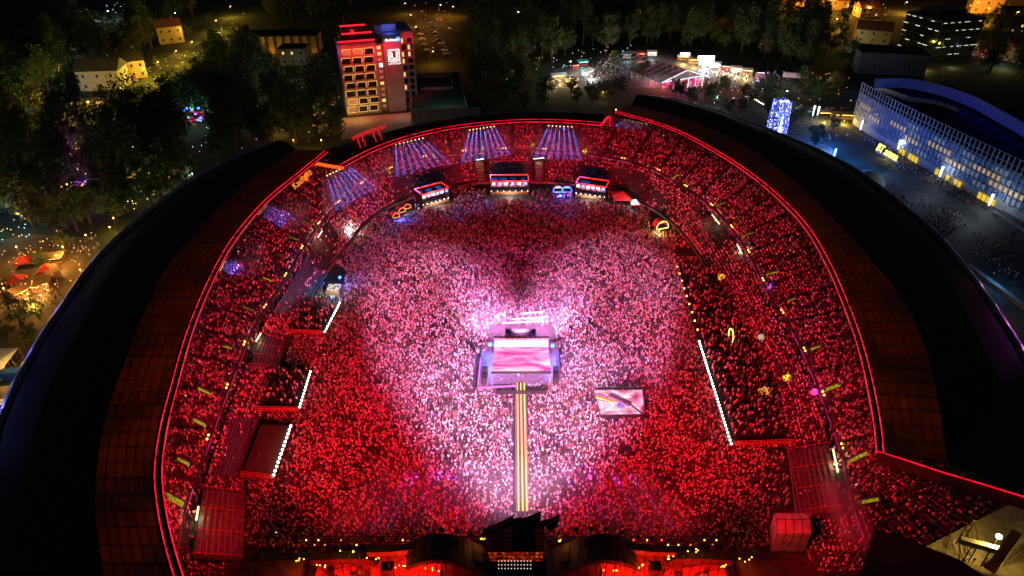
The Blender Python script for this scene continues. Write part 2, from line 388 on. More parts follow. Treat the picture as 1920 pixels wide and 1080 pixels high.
def roof_wing(inner_px, in2_px, out_px, nal, nac):
    K = 90
    a = pix(inner_px, ZR, K); b = pix(in2_px, 23.0, K); c = pix(out_px, 17.0, K)
    n = normals2d(a); sgn = 1.0
    a2 = a.copy(); a2[:, :2] += n * 1.15; a2[:, 2] += 0.35
    a3 = a.copy(); a3[:, :2] += n * 1.7; a3[:, 2] += 0.5
    lo = a.copy(); lo[:, 2] -= 0.7
    rf = wobj(MB().grid([[tuple(p) for p in r] for r in (lo, a, a2, a3)]), 'roof', M['dark_metal'], stadium)
    for cv, dz in ((a, 0.05), (a2, 0.05)):
        wobj(MB().tube([tuple(p + np.array([0, 0, dz])) for p in cv], 0.1, 5), 'led_strip', M['led_red'], rf)
    ribs = MB()
    for i in range(nal + 1):
        k = i * (K - 1) / nal; k0 = int(k); k1 = min(k0 + 1, K - 1); f = k - k0
        p = a3[k0] * (1 - f) + a3[k1] * f; q = b[k0] * (1 - f) + b[k1] * f
        ribs.bar(p - [0, 0, .25], q - [0, 0, .25], 0.16, 0.5)
    for j in range(nac + 1):
        t = j / nac; ln = a3 * (1 - t) + b * t
        ribs.tube([tuple(p - np.array([0, 0, .22])) for p in ln[::3]], 0.13, 4)
    wobj(ribs, 'roof_ribs', M['dark_metal'], rf)
    for i in range(nal):
        for j in range(nac):
            cs = []
            for (ii, jj) in ((i + .02, j + .025), (i + .98, j + .025), (i + .98, j + .975), (i + .02, j + .975)):
                k = ii * (K - 1) / nal; k0 = int(k); k1 = min(k0 + 1, K - 1); f = k - k0; t = jj / nac
                cs.append((a3[k0] * (1 - t) + b[k0] * t) * (1 - f) + (a3[k1] * (1 - t) + b[k1] * t) * f)
            d = np.array([0, 0, 0.07]); dz = np.array([0, 0, random.uniform(0, .06)])
            wobj(MB().add([tuple(p + dz) for p in cs] + [tuple(p + d + dz) for p in cs], [(3, 2, 1, 0), (4, 5, 6, 7), (0, 1, 5, 4), (1, 2, 6, 5), (2, 3, 7, 6), (3, 0, 4, 7)]), 'roof_panel', M['sheet'], rf)
    # seamed outer shell, rounded over the gutter and down the facade
    mid = []
    for t in np.linspace(0, 1, 8):
        r = b * (1 - t) + c * t; r[:, 2] = 23.0 + (18.2 - 23.0) * t ** 2 + 1.2 * math.sin(math.pi * t); mid.append(r)
    uvgrid('outer_shell', mid, M['seam'], rf, 5.0)
    nc = normals2d(c); tube = []
    for th in np.linspace(150, -80, 9):
        r = c.copy(); r[:, :2] += nc * (0.9 + 1.1 * math.cos(R(th))); r[:, 2] = 17.6 + 1.1 * math.sin(R(th)); tube.append(r)
    uvgrid('gutter', tube, M['gutter'], rf, 5.0)
    f = c.copy(); f[:, :2] += nc * 0.6; f[:, 2] = 17.0; g = f.copy(); g[:, 2] = 0; g[:, :2] -= nc * 4
    wobj(MB().grid([[tuple(p) for p in f], [tuple(p) for p in g]]), 'facade', M['dark_metal'], rf)
    return rf, a, b, c
m = M['seam'].copy(); m.name = 'gutter_metal'; M['gutter'] = m
m.node_tree.nodes['Principled BSDF'].inputs['Base Color'].default_value = (0.4, 0.42, 0.48, 1); m.node_tree.nodes['Principled BSDF'].inputs['Metallic'].default_value = .7; m.node_tree.nodes['Principled BSDF'].inputs['Roughness'].default_value = 0.3
def roof_fill(a, b, prof):  # hidden fill areas added under the wings so the translucent sheets glow
    n = len(prof)
    for i in range(n):
        k0, k1 = int(i * 89 / n), int((i + 1) * 89 / n); km = (k0 + k1) // 2; c = (a[km] + b[km]) / 2; d = bpy.data.lights.new('roof_fill_light', 'AREA'); d.shape = 'RECTANGLE'
        d.size = float(np.linalg.norm(a[k1] - a[k0])); d.size_y = float(np.linalg.norm(a[km] - b[km])) * .8; d.energy = prof[i]; d.color = (1, .2, .04)
        o = bpy.data.objects.new('roof_fill_light', d); C.objects.link(o); o.location = (c[0], c[1], 17.6); t_ = a[k1] - a[k0]; o.rotation_euler = (math.pi, 0, -math.atan2(t_[1], t_[0]))
rfL, aL, bL, cL = roof_wing(LRp, INL, OUTL, 46, 6)
rfR, aR, bR, cR = roof_wing(RRp, INR, OUTR[:13], 48, 6)
roof_fill(aL, bL, [700, 950, 850, 620, 430, 300, 220, 160]); roof_fill(aR, bR, [110, 160, 230, 330, 450, 600, 740, 850])
tag(rfL, 'left roof wing with brown translucent panels inside a dark metal shell'); tag(rfR, 'right roof wing with brown translucent panels inside a dark metal shell')
# shell beyond the end of the right wing, cut straight with a broad red fascia
e0, e1, e2 = at(1643, 850, ZR), at(1776, 868, 23), at(1925, 936, 17)
mb = MB()
pe = [at(1643, 850, ZR), at(1700, 868, 20.0), at(1760, 888, 20.2), at(1840, 912, 19.4), at(1925, 938, 18)]
mb.grid([[tuple(p + Vector((0, 0, .5))) for p in pe], [tuple(p + Vector((-.5, -1.5, -.9))) for p in pe]])
wobj(mb, 'end_fascia', M['redpaint'], rfR)
wobj(MB().tube([p + Vector((0, 0, .6)) for p in pe], 0.09, 5), 'led_strip', M['led_red'], rfR)
pp = [at(1776, 866, 23), at(1840, 895, 21.4), at(1925, 930, 18.4), at(1990, 830, 17.0), at(1925, 702, 17.2), at(1850, 700, 21)]
wobj(MB().add(pp, [tuple(range(len(pp)))]), 'outer_shell', M['seam'], rfR)
# lower roof over the far end
K = 80
a = pix(MRp, 17.0, K); n = normals2d(a); a2 = a.copy(); a2[:, :2] += n * 1.8; a2[:, 2] += 0.5
c = pix(OUTM, 15.2, K); nc = normals2d(c)
mid = [a2 * (1 - t) + c * t + np.array([0, 0, 1.6 * math.sin(math.pi * t)]) for t in np.linspace(0, 1, 6)]
lo = a.copy(); lo[:, 2] -= 0.7
rfM = wobj(MB().grid([[tuple(p) for p in r] for r in (lo, a, a2)]), 'roof', M['dark_metal'], stadium)
tag(rfM, 'low dark roof over the far end stand')
uvgrid('outer_shell', mid, M['seam'], rfM, 5.0)
for cv in (a, a2): wobj(MB().tube([tuple(p) for p in cv], 0.13, 5), 'led_strip', M['led_red'], rfM)
g = c.copy(); g[:, :2] += nc * 0.4; g[:, 2] = 0
wobj(MB().grid([[tuple(p) for p in c], [tuple(p) for p in g]]), 'facade', M['dark_metal'], rfM)
hk = spline([at(575, 338, 15), at(573, 325, 16.5), at(577, 312, 17.2), at(592, 307, 17.3), at(615, 311, 17.2), at(643, 315, 17.2)], 24)
wobj(MB().tube([tuple(p) for p in hk], 0.6, 8), 'curved_end_tube', M['led_hook'], rfM, True)
hk = spline([at(1127, 235, 17), at(1136, 224, 17.3), at(1142, 219, 17.3), at(1144, 226, 16.5), at(1144, 236, 14)], 20)
wobj(MB().tube([tuple(p) for p in hk], 0.4, 8), 'curved_end_tube', M['led_red'], rfM, True)
# lattice gantries standing on the far roof, the red light on them painted as glow
for (p, q, l1, l2) in (((660, 263), (690, 250), (672, 278), (676, 288)), ((688, 251), (722, 240), (703, 262), (712, 272))):
    A, B = at(*p, 21), at(*q, 21)
    mb = MB(); lattice(mb, A, B, 0.9, 1.0, 0.07); lattice(mb, A + Vector((0, 1.2, 0)), B + Vector((0, 1.2, 0)), 0.9, 1.0, 0.07)
    g0 = tag(empty('gantry', A), 'red lit lattice gantry on legs above the far roof, ' + ('nearer the curved orange tube' if p[0] < 680 else 'nearer the hotel tower'), 'gantry', 'red gantries on the far roof')
    wobj(mb, 'truss', M['gantry_glow'] if 'gantry_glow' in M else M.setdefault('gantry_glow', glow('red_glow_truss', (1, 0.01, 0.02), 0.7, False)), g0)
    for w in (0.35, 0.65):
        k = A.lerp(B, w)
        wobj(MB().tube([k, (k.x - 1.0, k.y + 3.2, 16.4)], 0.16, 6).tube([k, (k.x + 1.6, k.y - 3.5, 17.2)], 0.16, 6), 'leg', M['gantry_glow'], g0)

# advertising ribbon, many small panels far apart along the walkway and its small twin lamps
rbm = screen('ribbon_screen', [(0.3, (0.02, 0, 0.01)), (0.5, (0.8, 0.02, 0.12)), (0.6, (0.5, 0.05, 0.35)), (0.75, (1, 0.3, 0.25))], 0.55, (0.5, 0.5, 2), 0.5, False)
for i in range(0, N - 3, 4):
    if random.random() < 0.6:
        seg = WK2[i:i + 4].copy(); seg[:, :2] -= nW[i:i + 4] * 0.12
        wobj(MB().grid([[tuple(p + np.array([0, 0, -.7])) for p in seg], [tuple(p + np.array([0, 0, -0.15])) for p in seg]]), 'led_ribbon', rbm, stadium)
tw = MB()
for i in range(18, N - 10, 9):
    p = WK2[i] + np.array([0, 0, 1.1]); d = (WK2[i + 1] - WK2[i]); d /= np.linalg.norm(d)
    for s in (-.6, .6):
        q = p + d * s; tw.lathe([(0.05, -.22), (.22, -.1), (.22, .1), (.05, .22)], 6, tuple(q))
wobj(tw, 'walkway_lamps', M['bulb_o'], stadium)['kind'] = 'stuff'
# field cover
fp = [(p[0], p[1]) for p in FE]
fl = MB().add([(x, y, 0.03) for x, y in fp] + [(40, 60, .03), (-40, 60, .03)], [tuple(range(len(fp) + 2))]).obj('field', M['floor'])
tag(fl, kind='structure')

# exits in the upper stand, their yellow light painted as ragged glow on the steps
VOM = [(729, 322), (813, 297), (907, 279), (1002, 275), (1096, 283), (1215, 311), (1268, 334), (1350, 384), (1382, 411), (1405, 444), (1450, 517), (1487, 568), (1530, 655), (1562, 732), (1612, 863), (1628, 942),
       (650, 359), (578, 419), (550, 452), (526, 486), (502, 524), (466, 582), (424, 658), (388, 734), (373, 799), (345, 867), (324, 944)]
vom_pts = []
yel = screen('exit_stair_glow', [(.3, (.02, .015, 0)), (.42, (.6, .42, .01)), (.62, (1, .8, .04))], .42, (1.6, 1.6, 1.6), 0, False)
WKc = (WK2 + (TT - WK2) * 0.35)
pw = proj(WKc)
for u, v in VOM:
    i = int(np.argmin((pw[:, 0] - u) ** 2 + (pw[:, 1] - v) ** 2)); best = None
    for t in np.linspace(0.02, 0.9, 60):
        for ii in range(max(0, i - 12), min(N, i + 12)):
            P_ = WK2[ii] + (TT[ii] - WK2[ii]) * t
            q = proj(P_[None])[0]; d = (q[0] - u) ** 2 + (q[1] - v) ** 2
            if best is None or d < best[0]: best = (d, ii, t, P_)
    _, ii, t, p = best; nn = np.array([*nW[ii], 0]); tt = np.array([-nn[1], nn[0], 0]); slope = (TT[ii, 2] - WK2[ii, 2]) / max(1, np.linalg.norm(TT[ii, :2] - WK2[ii, :2]))
    vom_pts.append(p)
    e = MB(); Lh, Wd = random.uniform(.9, 1.9), random.uniform(.5, .85)
    def q(a, b_, c_): return tuple(p + nn * a + tt * b_ + np.array([0, 0, c_ + a * slope]))
    for sb in (-1, 1):
        e.add([q(-Lh, sb * Wd, 0), q(Lh, sb * Wd, 0), q(Lh, sb * Wd, 1.0), q(-Lh, sb * Wd, 1.0), q(-Lh, sb * (Wd + .15), 0), q(Lh, sb * (Wd + .15), 0), q(Lh, sb * (Wd + .15), 1.0), q(-Lh, sb * (Wd + .15), 1.0)],
              [(0, 1, 2, 3), (4, 5, 6, 7), (3, 2, 6, 7), (0, 3, 7, 4), (1, 2, 6, 5)])
    e.add([q(Lh, -Wd, 0), q(Lh, Wd, 0), q(Lh, Wd, 1.0), q(Lh, -Wd, 1.0)], [(0, 1, 2, 3)])
    ex = wobj(e, 'exit', M['concrete_dark'], stadium)
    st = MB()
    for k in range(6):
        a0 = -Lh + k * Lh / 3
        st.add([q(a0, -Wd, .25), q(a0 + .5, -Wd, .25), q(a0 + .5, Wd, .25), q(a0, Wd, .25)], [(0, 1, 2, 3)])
    wobj(st, 'glow_stair', yel, ex)
vom_pts = np.array(vom_pts)

# ------------------------------------------------------------------ people
SK = pick('skin', [(0.45, 0.28, 0.2), (0.55, 0.36, 0.27), (0.35, 0.2, 0.13), (0.6, 0.42, 0.33)])
HR = pick('hair', [(0.015, 0.012, 0.01), (0.05, 0.03, 0.02), (0.16, 0.1, 0.05), (0.4, 0.3, 0.16), (0.02, 0.02, 0.02), (0.6, 0.57, 0.5)])
SH = pick('shirt', [(0.012, 0.012, 0.014), (0.78, 0.76, 0.74), (0.03, 0.03, 0.035), (0.6, 0.58, 0.58), (0.02, 0.015, 0.02), (0.85, 0.83, 0.82), (0.05, 0.05, 0.06), (0.45, 0.43, 0.44), (0.75, 0.06, 0.14), (0.7, 0.5, 0.05), (0.08, 0.12, 0.6)],
          wts=[24, 12, 16, 8, 12, 10, 6, 6, 11, 1.0, 2.0])
TR = pick('trousers', [(0.02, 0.02, 0.025), (0.06, 0.08, 0.14), (0.3, 0.27, 0.2), (0.03, 0.03, 0.03), (0.1, 0.13, 0.2)])
def person_mesh(name, arms, lean=0.0):
    J = [(0, 0, .95, .13), (0, 0, 1.15, .12), (0, -lean * .5, 1.36, .14), (0, -lean, 1.50, .055), (0, -lean - .02, 1.60, .095), (0, -lean - .01, 1.71, .085)]
    E_ = [(0, 1), (1, 2), (2, 3), (3, 4), (4, 5)]
    for s, (el, ha) in zip((-1, 1), arms):
        k = len(J); J += [(s * .19, -lean * .5, 1.40, .06), (s * el[0], el[1] - lean * .5, el[2], .045), (s * ha[0], ha[1] - lean * .5, ha[2], .04)]
        E_ += [(2, k), (k, k + 1), (k + 1, k + 2)]
        k = len(J); J += [(s * .1, 0, .88, .1), (s * .12, -.02, .5, .065), (s * .13, .03, .09, .045), (s * .14, -.11, .045, .04)]
        E_ += [(0, k), (k, k + 1), (k + 1, k + 2), (k + 2, k + 3)]
    me = bpy.data.meshes.new(name); me.from_pydata([j[:3] for j in J], E_, []); o = bpy.data.objects.new(name, me); C.objects.link(o)
    o.modifiers.new('skin', 'SKIN'); sv = me.skin_vertices[0].data
    for i, j in enumerate(J): sv[i].radius = (j[3] * (1.25 if i < 3 else 1), j[3])
    sv[0].use_root = True
    ms = o.modifiers.new('sub', 'SUBSURF'); ms.levels = 1
    out = bpy.data.meshes.new_from_object(o.evaluated_get(bpy.context.evaluated_depsgraph_get())); out.name = name
    bpy.data.objects.remove(o); bpy.data.meshes.remove(me)
    out.materials.clear()
    for q in (SH, SK, HR, TR): out.materials.append(q)
    for p in out.polygons:
        c = p.center; p.use_smooth = True
        if c.z > 1.53 and abs(c.x) < .13: p.material_index = 2 if (c.z > 1.68 or c.y > .0 - lean) else 1
        elif abs(c.x) > .26 and c.z > .6: p.material_index = 1
        elif c.z < .92: p.material_index = 3
        else: p.material_index = 0
    return out
UP = ((.27, -.02, 1.62), (.2, -.06, 1.92)); DN = ((.25, .03, 1.15), (.24, -.08, .92)); FW = ((.26, -.1, 1.2), (.12, -.32, 1.45)); HI = ((.3, -.1, 1.6), (.16, -.16, 1.86))
PM = [person_mesh('person', a, l) for a, l in (((DN, DN), 0), ((UP, DN), .03), ((UP, UP), .0), ((FW, FW), .04), ((DN, HI), .02), ((HI, HI), .05), ((FW, DN), 0))]
pcoll = bpy.data.collections.new('person_kinds')
for i, me in enumerate(PM): pcoll.objects.link(bpy.data.objects.new('person_kind_%02d' % i, me))
sm = MB().box(-.22, .22, -.2, .2, .38, .43).add([(-.22, .18, .4), (.22, .18, .4), (.22, .28, .8), (-.22, .28, .8), (-.22, .22, .4), (.22, .22, .4), (.22, .32, .8), (-.22, .32, .8)],
     [(0, 1, 2, 3), (4, 7, 6, 5), (3, 2, 6, 7), (0, 3, 7, 4), (1, 5, 6, 2)]).box(-.05, .05, .0, .2, 0, .38).mesh('seat', M['seat'])
scoll = bpy.data.collections.new('seat_kind'); scoll.objects.link(bpy.data.objects.new('seat_kind', sm))
def scatter(name, coll, pts, rot, scl=None, var=None, nvar=1):
    pts = np.asarray(pts, float); n = len(pts)
    me = bpy.data.meshes.new(name); me.from_pydata([tuple(p) for p in pts], [], [])
    def attr(nm, ty, data, key):
        a_ = me.attributes.new(nm, ty, 'POINT'); a_.data.foreach_set(key, np.asarray(data).ravel())
    attr('spin', 'FLOAT_VECTOR', np.c_[np.zeros(n), np.zeros(n), rot].astype(np.float32), 'vector')
    attr('grow', 'FLOAT', (np.ones(n) if scl is None else scl).astype(np.float32), 'value')
    attr('which', 'INT', (np.random.randint(0, nvar, n) if var is None else var).astype(np.int32), 'value')
    o = link(name, me)
    ng = bpy.data.node_groups.new(name, 'GeometryNodeTree')
    ng.interface.new_socket('Geometry', in_out='INPUT', socket_type='NodeSocketGeometry'); ng.interface.new_socket('Geometry', in_out='OUTPUT', socket_type='NodeSocketGeometry')
    gi = ng.nodes.new('NodeGroupInput'); go = ng.nodes.new('NodeGroupOutput'); ip = ng.nodes.new('GeometryNodeInstanceOnPoints'); ci = ng.nodes.new('GeometryNodeCollectionInfo')
    ci.inputs['Collection'].default_value = coll; ci.inputs['Separate Children'].default_value = True; ci.inputs['Reset Children'].default_value = True
    ip.inputs['Pick Instance'].default_value = True
    ng.links.new(gi.outputs[0], ip.inputs['Points']); ng.links.new(ci.outputs[0], ip.inputs['Instance']); ng.links.new(ip.outputs[0], go.inputs[0])
    for nm, ty, so in (('spin', 'FLOAT_VECTOR', 'Rotation'), ('grow', 'FLOAT', 'Scale'), ('which', 'INT', 'Instance Index')):
        na = ng.nodes.new('GeometryNodeInputNamedAttribute'); na.data_type = ty; na.inputs['Name'].default_value = nm
        ng.links.new(na.outputs['Attribute'], ip.inputs[so])
    md = o.modifiers.new('scatter', 'NODES'); md.node_group = ng
    return o
def crowd(name, pts, label, face=None, spread=0.7):
    pts = np.asarray(pts); rot = np.random.normal(0, spread, len(pts)) + (0 if face is None else face)
    o = scatter(name, pcoll, pts, rot, np.random.uniform(.8, .94, len(pts)), None, len(PM))
    return tag(o, label, 'crowd', kind='stuff')

# ---- where people and seats stand in the bowl
def bare(uv, polys):
    r = np.zeros(len(uv), bool)
    for p in polys: r |= inpoly(uv, p)
    return r
BARE_LOW = [[(575, 470), (600, 425), (640, 430), (620, 510), (585, 505)], [(1300, 400), (1335, 395), (1375, 450), (1345, 475)], [(455, 690), (475, 630), (545, 640), (535, 700)],
            [(1465, 840), (1560, 830), (1590, 970), (1490, 990)], [(355, 1060), (370, 915), (465, 925), (460, 1060)], [(885, 290), (915, 290), (930, 360), (895, 360)], [(998, 290), (1025, 290), (1030, 360), (995, 360)],
            [(920, 300), (1000, 300), (1000, 345), (920, 345)], [(735, 330), (860, 310), (870, 345), (740, 385)], [(1060, 310), (1200, 325), (1260, 390), (1100, 365)], [(400, 900), (440, 790), (490, 790), (470, 900)], [(560, 480), (640, 480), (560, 590), (500, 590)]]
def tier_points(B, T, n, step, seatdist=None):
    out = []; srot = []
    for i in range(n):
        t = (i + 0.5) / n; ln = B + (T - B) * t; ln[:, 2] = B[:, 2] + (T[:, 2] - B[:, 2]) * (i / n)
        L = np.r_[0, np.cumsum(np.linalg.norm(np.diff(ln[:, :2], axis=0), axis=1))]
        q = np.arange(step * .5, L[-1], step); P_ = np.stack([np.interp(q, L, ln[:, k]) for k in range(3)], 1)
        nn = normals2d(ln); ang = np.arctan2(np.interp(q, L, nn[:, 1]), np.interp(q, L, nn[:, 0]))
        out.append(P_); srot.append(ang - math.pi / 2)
    return np.vstack(out), np.concatenate(srot)
up, ur = tier_points(WK2, TT, NU, 0.5); lw, lr = tier_points(FE, np.c_[WK[:, :2], WK[:, 2] - .5], NL, 0.5)
def near_exit(p, r=2.4):
    d = np.full(len(p), 1e9)
    for q in vom_pts: d = np.minimum(d, np.linalg.norm(p[:, :2] - q[:2], axis=1))
    return d < r
allow = ~near_exit(up, 1.3)
# gangways between the blocks
def gang(n_along, p, B):
    ang = np.arctan2(p[:, 0], p[:, 1] - 165)
    return np.abs(((ang * 26 / math.pi) % 1) - .5) > .44
allow &= ~gang(0, up, None)
seats_u = scatter('seats', scoll, up[allow], ur[allow]); seats_l = scatter('seats', scoll, lw[~bare(proj(lw), BARE_LOW[:7])], lr[~bare(proj(lw), BARE_LOW[:7])])
for o in (seats_u, seats_l):
    o['kind'] = 'stuff'; o.parent = stadium; o.matrix_parent_inverse = Matrix.Translation(-stadium.location)
uv = proj(up); fill = np.full(len(up), .86)
fill[(uv[:, 0] > 1640) & (uv[:, 1] > 850)] = .8; fill[(uv[:, 0] > 1800) & (uv[:, 1] > 900)] = .45
fill *= np.clip(.92 + .3 * np.sin(up[:, 0] * .43 + 1.7 * np.sin(up[:, 1] * .11)) * np.sin(up[:, 1] * .37 + up[:, 2] * .5) + .25 * np.sin(up[:, 0] * 1.1 - up[:, 1] * .9), .5, 1.15)
fill *= 1 - .45 * (np.sin(up[:, 0] * .21 + up[:, 1] * .13) * np.sin(up[:, 1] * .17 - up[:, 2]) > .72)
for bx in ([(1500, 480), (1530, 470), (1600, 640), (1560, 650)], [(1560, 620), (1590, 620), (1615, 720), (1590, 700)]): fill[inpoly(uv, bx)] = .5
sel = allow & (np.random.rand(len(up)) < fill)
pu = up[sel] + np.c_[np.random.normal(0, .1, (sel.sum(), 2)), np.zeros(sel.sum())]
crowd('crowd', pu, 'red lit spectators filling the upper stand all round the stadium')
wkm = (WK[:, :2] + WK2[:, :2]) / 2; L_ = np.r_[0, np.cumsum(np.linalg.norm(np.diff(wkm, axis=0), axis=1))]; q_ = np.arange(1, L_[-1], .5)
wp = np.c_[np.interp(q_, L_, wkm[:, 0]), np.interp(q_, L_, wkm[:, 1]), np.full(len(q_), 6.5)] + np.c_[np.random.normal(0, .4, (len(q_), 2)), np.zeros(len(q_))]
crowd('crowd', wp[np.random.rand(len(wp)) < .75], 'people standing along the walkway between the two tiers', None, 2)
uvl = proj(lw); b_ = bare(uvl, BARE_LOW); fl_ = np.where(b_, .1, .85)
sel = np.random.rand(len(lw)) < fl_
crowd('crowd', lw[sel] + np.c_[np.random.normal(0, .1, (sel.sum(), 2)), np.zeros(sel.sum())], 'spectators scattered over the lower stand below the walkway')

# raised decks along the field (outline in the photograph, deck height)
DECKS = [('deck', [(497, 618), (607, 622), (638, 566), (560, 556), (535, 560)], 2.6), ('deck', [(432, 764), (560, 766), (583, 694), (466, 690)], 2.6),
         ('deck', [(455, 886), (515, 892), (547, 798), (490, 796)], 2.6), ('deck', [(1374, 830), (1546, 824), (1500, 720), (1462, 640), (1405, 560), (1372, 500), (1272, 494), (1310, 640)], 2.2)]
dpx = [d[1] for d in DECKS]
STAGE_PX = [(884, 732), (893, 668), (915, 662), (917, 612), (1036, 612), (1050, 665), (1052, 718), (1000, 720)]
RUN_PX = [(962, 712), (990, 712), (990, 968), (960, 968)]
PLATFORM_PX = [(1114, 731), (1206, 731), (1214, 790), (1126, 790)]
KIOSK_PX = [[(912, 325), (996, 325), (996, 378), (912, 378)], [(778, 350), (845, 345), (850, 388), (790, 395)], [(1072, 335), (1142, 345), (1140, 382), (1072, 378)], [(1030, 335), (1075, 335), (1075, 365), (1030, 365)],
            [(722, 385), (775, 372), (780, 400), (735, 420)], [(1142, 355), (1200, 362), (1200, 392), (1142, 388)], [(1218, 395), (1262, 400), (1258, 436), (1218, 436)], [(640, 415), (672, 410), (672, 445), (640, 445)],
            [(608, 505), (648, 505), (645, 560), (608, 560)], [(1440, 955), (1535, 950), (1540, 1035), (1440, 1035)], [(1265, 468), (1310, 468), (1310, 486), (1265, 486)]]
st_ = 0.54
gx, gy = np.meshgrid(np.arange(-75, 85, st_), np.arange(84, 262, st_ * .92)); gx[::2] += st_ / 2
fpnt = np.c_[gx.ravel(), gy.ravel(), np.full(gx.size, .03)]; fpnt[:, :2] += np.random.uniform(-.2, .2, (len(fpnt), 2))
ins = inpoly(fpnt, [(p[0] * .985, 165 + (p[1] - 165) * .985) for p in FE] + [(38, 80), (-38, 80)])
fuv = proj(fpnt)
out_ = bare(fuv, [STAGE_PX, RUN_PX, PLATFORM_PX] + KIOSK_PX + [[(u, v) for u, v in d] for d in dpx] + BARE_LOW[:7])
prob = np.interp(fuv[:, 1], [335, 360, 400, 440, 500], [.15, .3, .5, .85, .97])
prob *= np.where((fuv[:, 0] < 640) & (fuv[:, 1] < 540), .55, 1) * np.where((fuv[:, 0] > 1265) & (fuv[:, 1] < 500), .45, 1) * np.where((fuv[:, 0] > 1430) & (fuv[:, 1] > 840), .55, 1)
prob *= np.clip(.9 + .35 * np.sin(fpnt[:, 0] * .31 + 2 * np.sin(fpnt[:, 1] * .09)) * np.sin(fpnt[:, 1] * .27) + .2 * np.sin(fpnt[:, 0] * .9 + fpnt[:, 1] * .7), .5, 1.1)
keep = ins & ~out_ & (np.random.rand(len(fpnt)) < prob)
fpnt = fpnt[keep]; fuv = fuv[keep]
face = np.arctan2(fpnt[:, 0] * .35, np.full(len(fpnt), 40.)) * -1
vis = (fuv[:, 1] < 985) & (np.abs(fuv[:, 0] - 960) < 470) & ((np.abs(fuv[:, 0] - 965) > 100) | (fuv[:, 1] < 950))
order = np.argsort(np.where(vis, np.linalg.norm(fpnt - [0, 0, CAM_H], axis=1), 1e9))[:290]
solo = np.zeros(len(fpnt), bool); solo[order] = True
def front_spot(q):
    for lim, w in ((600, 'at the left end, by the near left stairs'), (700, 'behind the first spotlight poles on the left'), (780, 'where the left curved roof begins'), (870, 'behind the crest of the left curved roof'), (960, 'just left of the runway end'), (1060, 'just right of the runway end'), (1140, 'behind the crest of the right curved roof'), (1230, 'where the right curved roof ends'), (1340, 'behind the last spotlight poles on the right')):
        if q[0] < lim: return w
    return 'at the right end, by the white marquee'
for k in order:
    o = link('person', PM[random.randrange(len(PM))]); o.location = fpnt[k]; o.rotation_euler = (0, 0, random.gauss(0, .6)); s = random.uniform(.82, .95); o.scale = (s, s, s)
    tag(o, 'concertgoer in the front rows, ' + front_spot(fuv[k]), 'person', 'people in the front rows before the main stage')
crowd('crowd', fpnt[~solo], 'dense crowd standing on the field between the main stage and the far stand', None, .8)
dp = []
for (nm, poly, z), dens in zip(DECKS, (.42, .35, .02, .62)):
    c = [at(u, v, z) for u, v in poly]; xs = [p.x for p in c]; ys = [p.y for p in c]
    n = int((max(xs) - min(xs)) * (max(ys) - min(ys)) / .62)
    q = np.c_[np.random.uniform(min(xs), max(xs), n), np.random.uniform(min(ys), max(ys), n), np.full(n, z + .02)]
    cx = sum(xs) / len(c); cy_ = sum(ys) / len(c)
    q = q[inpoly(q, [(cx + (p.x - cx) * .95, cy_ + (p.y - cy_) * .95) for p in c])]
    dp.append(q[np.random.rand(len(q)) < dens])
crowd('crowd', np.vstack(dp[:3]), 'guests standing on the three raised decks beside the left stand')
crowd('crowd', dp[3], 'guests standing on the long raised deck beside the right stand')

ph = np.vstack([pu[np.random.choice(len(pu), 46)] + [0, 0, 1.75], fpnt[np.random.choice(len(fpnt), 22)] + [0, 0, 1.95]]); mb = MB()
for p in ph: mb.lathe([(.02, -.1), (.1, 0), (.02, .1)], 5, tuple(p))
tag(mb.obj('phone_lights', glow('phone_light', (.9, .95, 1), 3.5, False)), 'tiny white phone lights held up here and there in the crowd', 'phone lights', kind='stuff')

# ------------------------------------------------------------------ raised decks with lattice fronts
DL = ['low dark deck with red lattice front beside the far left stairs', 'low dark deck with red lattice front in the middle of the left side',
      'empty brown deck with red lattice front at the near left corner', 'long crowded deck with red lattice front along the right stand']
M['dark_wood'] = mat('dark_deck', (.07, .045, .03), .7)
latt = mat('red_truss', (0.6, 0.12, 0.1), 0.5, 0.3)
FRONT = [((495, 618), (607, 622)), ((430, 764), (561, 766)), ((453, 886), (516, 892)), ((1374, 830), (1547, 824))]
for (nm, poly, z), lab, (fa, fb) in zip(DECKS, DL, FRONT):
    c = [at(u, v, z) for u, v in poly]; d0 = tag(empty('deck', (c[0].x, c[0].y, 0)), lab, 'deck', 'raised decks at the field edge')
    wobj(MB().prism([(p.x, p.y) for p in c], z - .25, z), 'floor', M['dark_wood'] if 'empty' in lab else M['black'], d0)
    sk = MB()
    for i in range(len(c)):
        p, q = c[i], c[(i + 1) % len(c)]
        sk.bar((p.x, p.y, z * .45), (q.x, q.y, z * .45), .1, z * .86)
    wobj(sk, 'skirt', M['black'], d0)
    A, B = at(*fa, z), at(*fb, z); mb = MB()
    for off in (0, -.5):
        lattice(mb, A + Vector((0, off - .2, -.1)), B + Vector((0, off - .2, -.1)), .75, .8, .06)
    n = int((B - A).length / .9)
    for k in range(n + 1):
        p = A.lerp(B, k / n); mb.tube([p + Vector((-.3, -.3, -.2)), p + Vector((0, -.45, -.9)), p + Vector((.3, -.3, -1.7))], .06, 4)
    wobj(mb, 'front_truss', latt, d0)
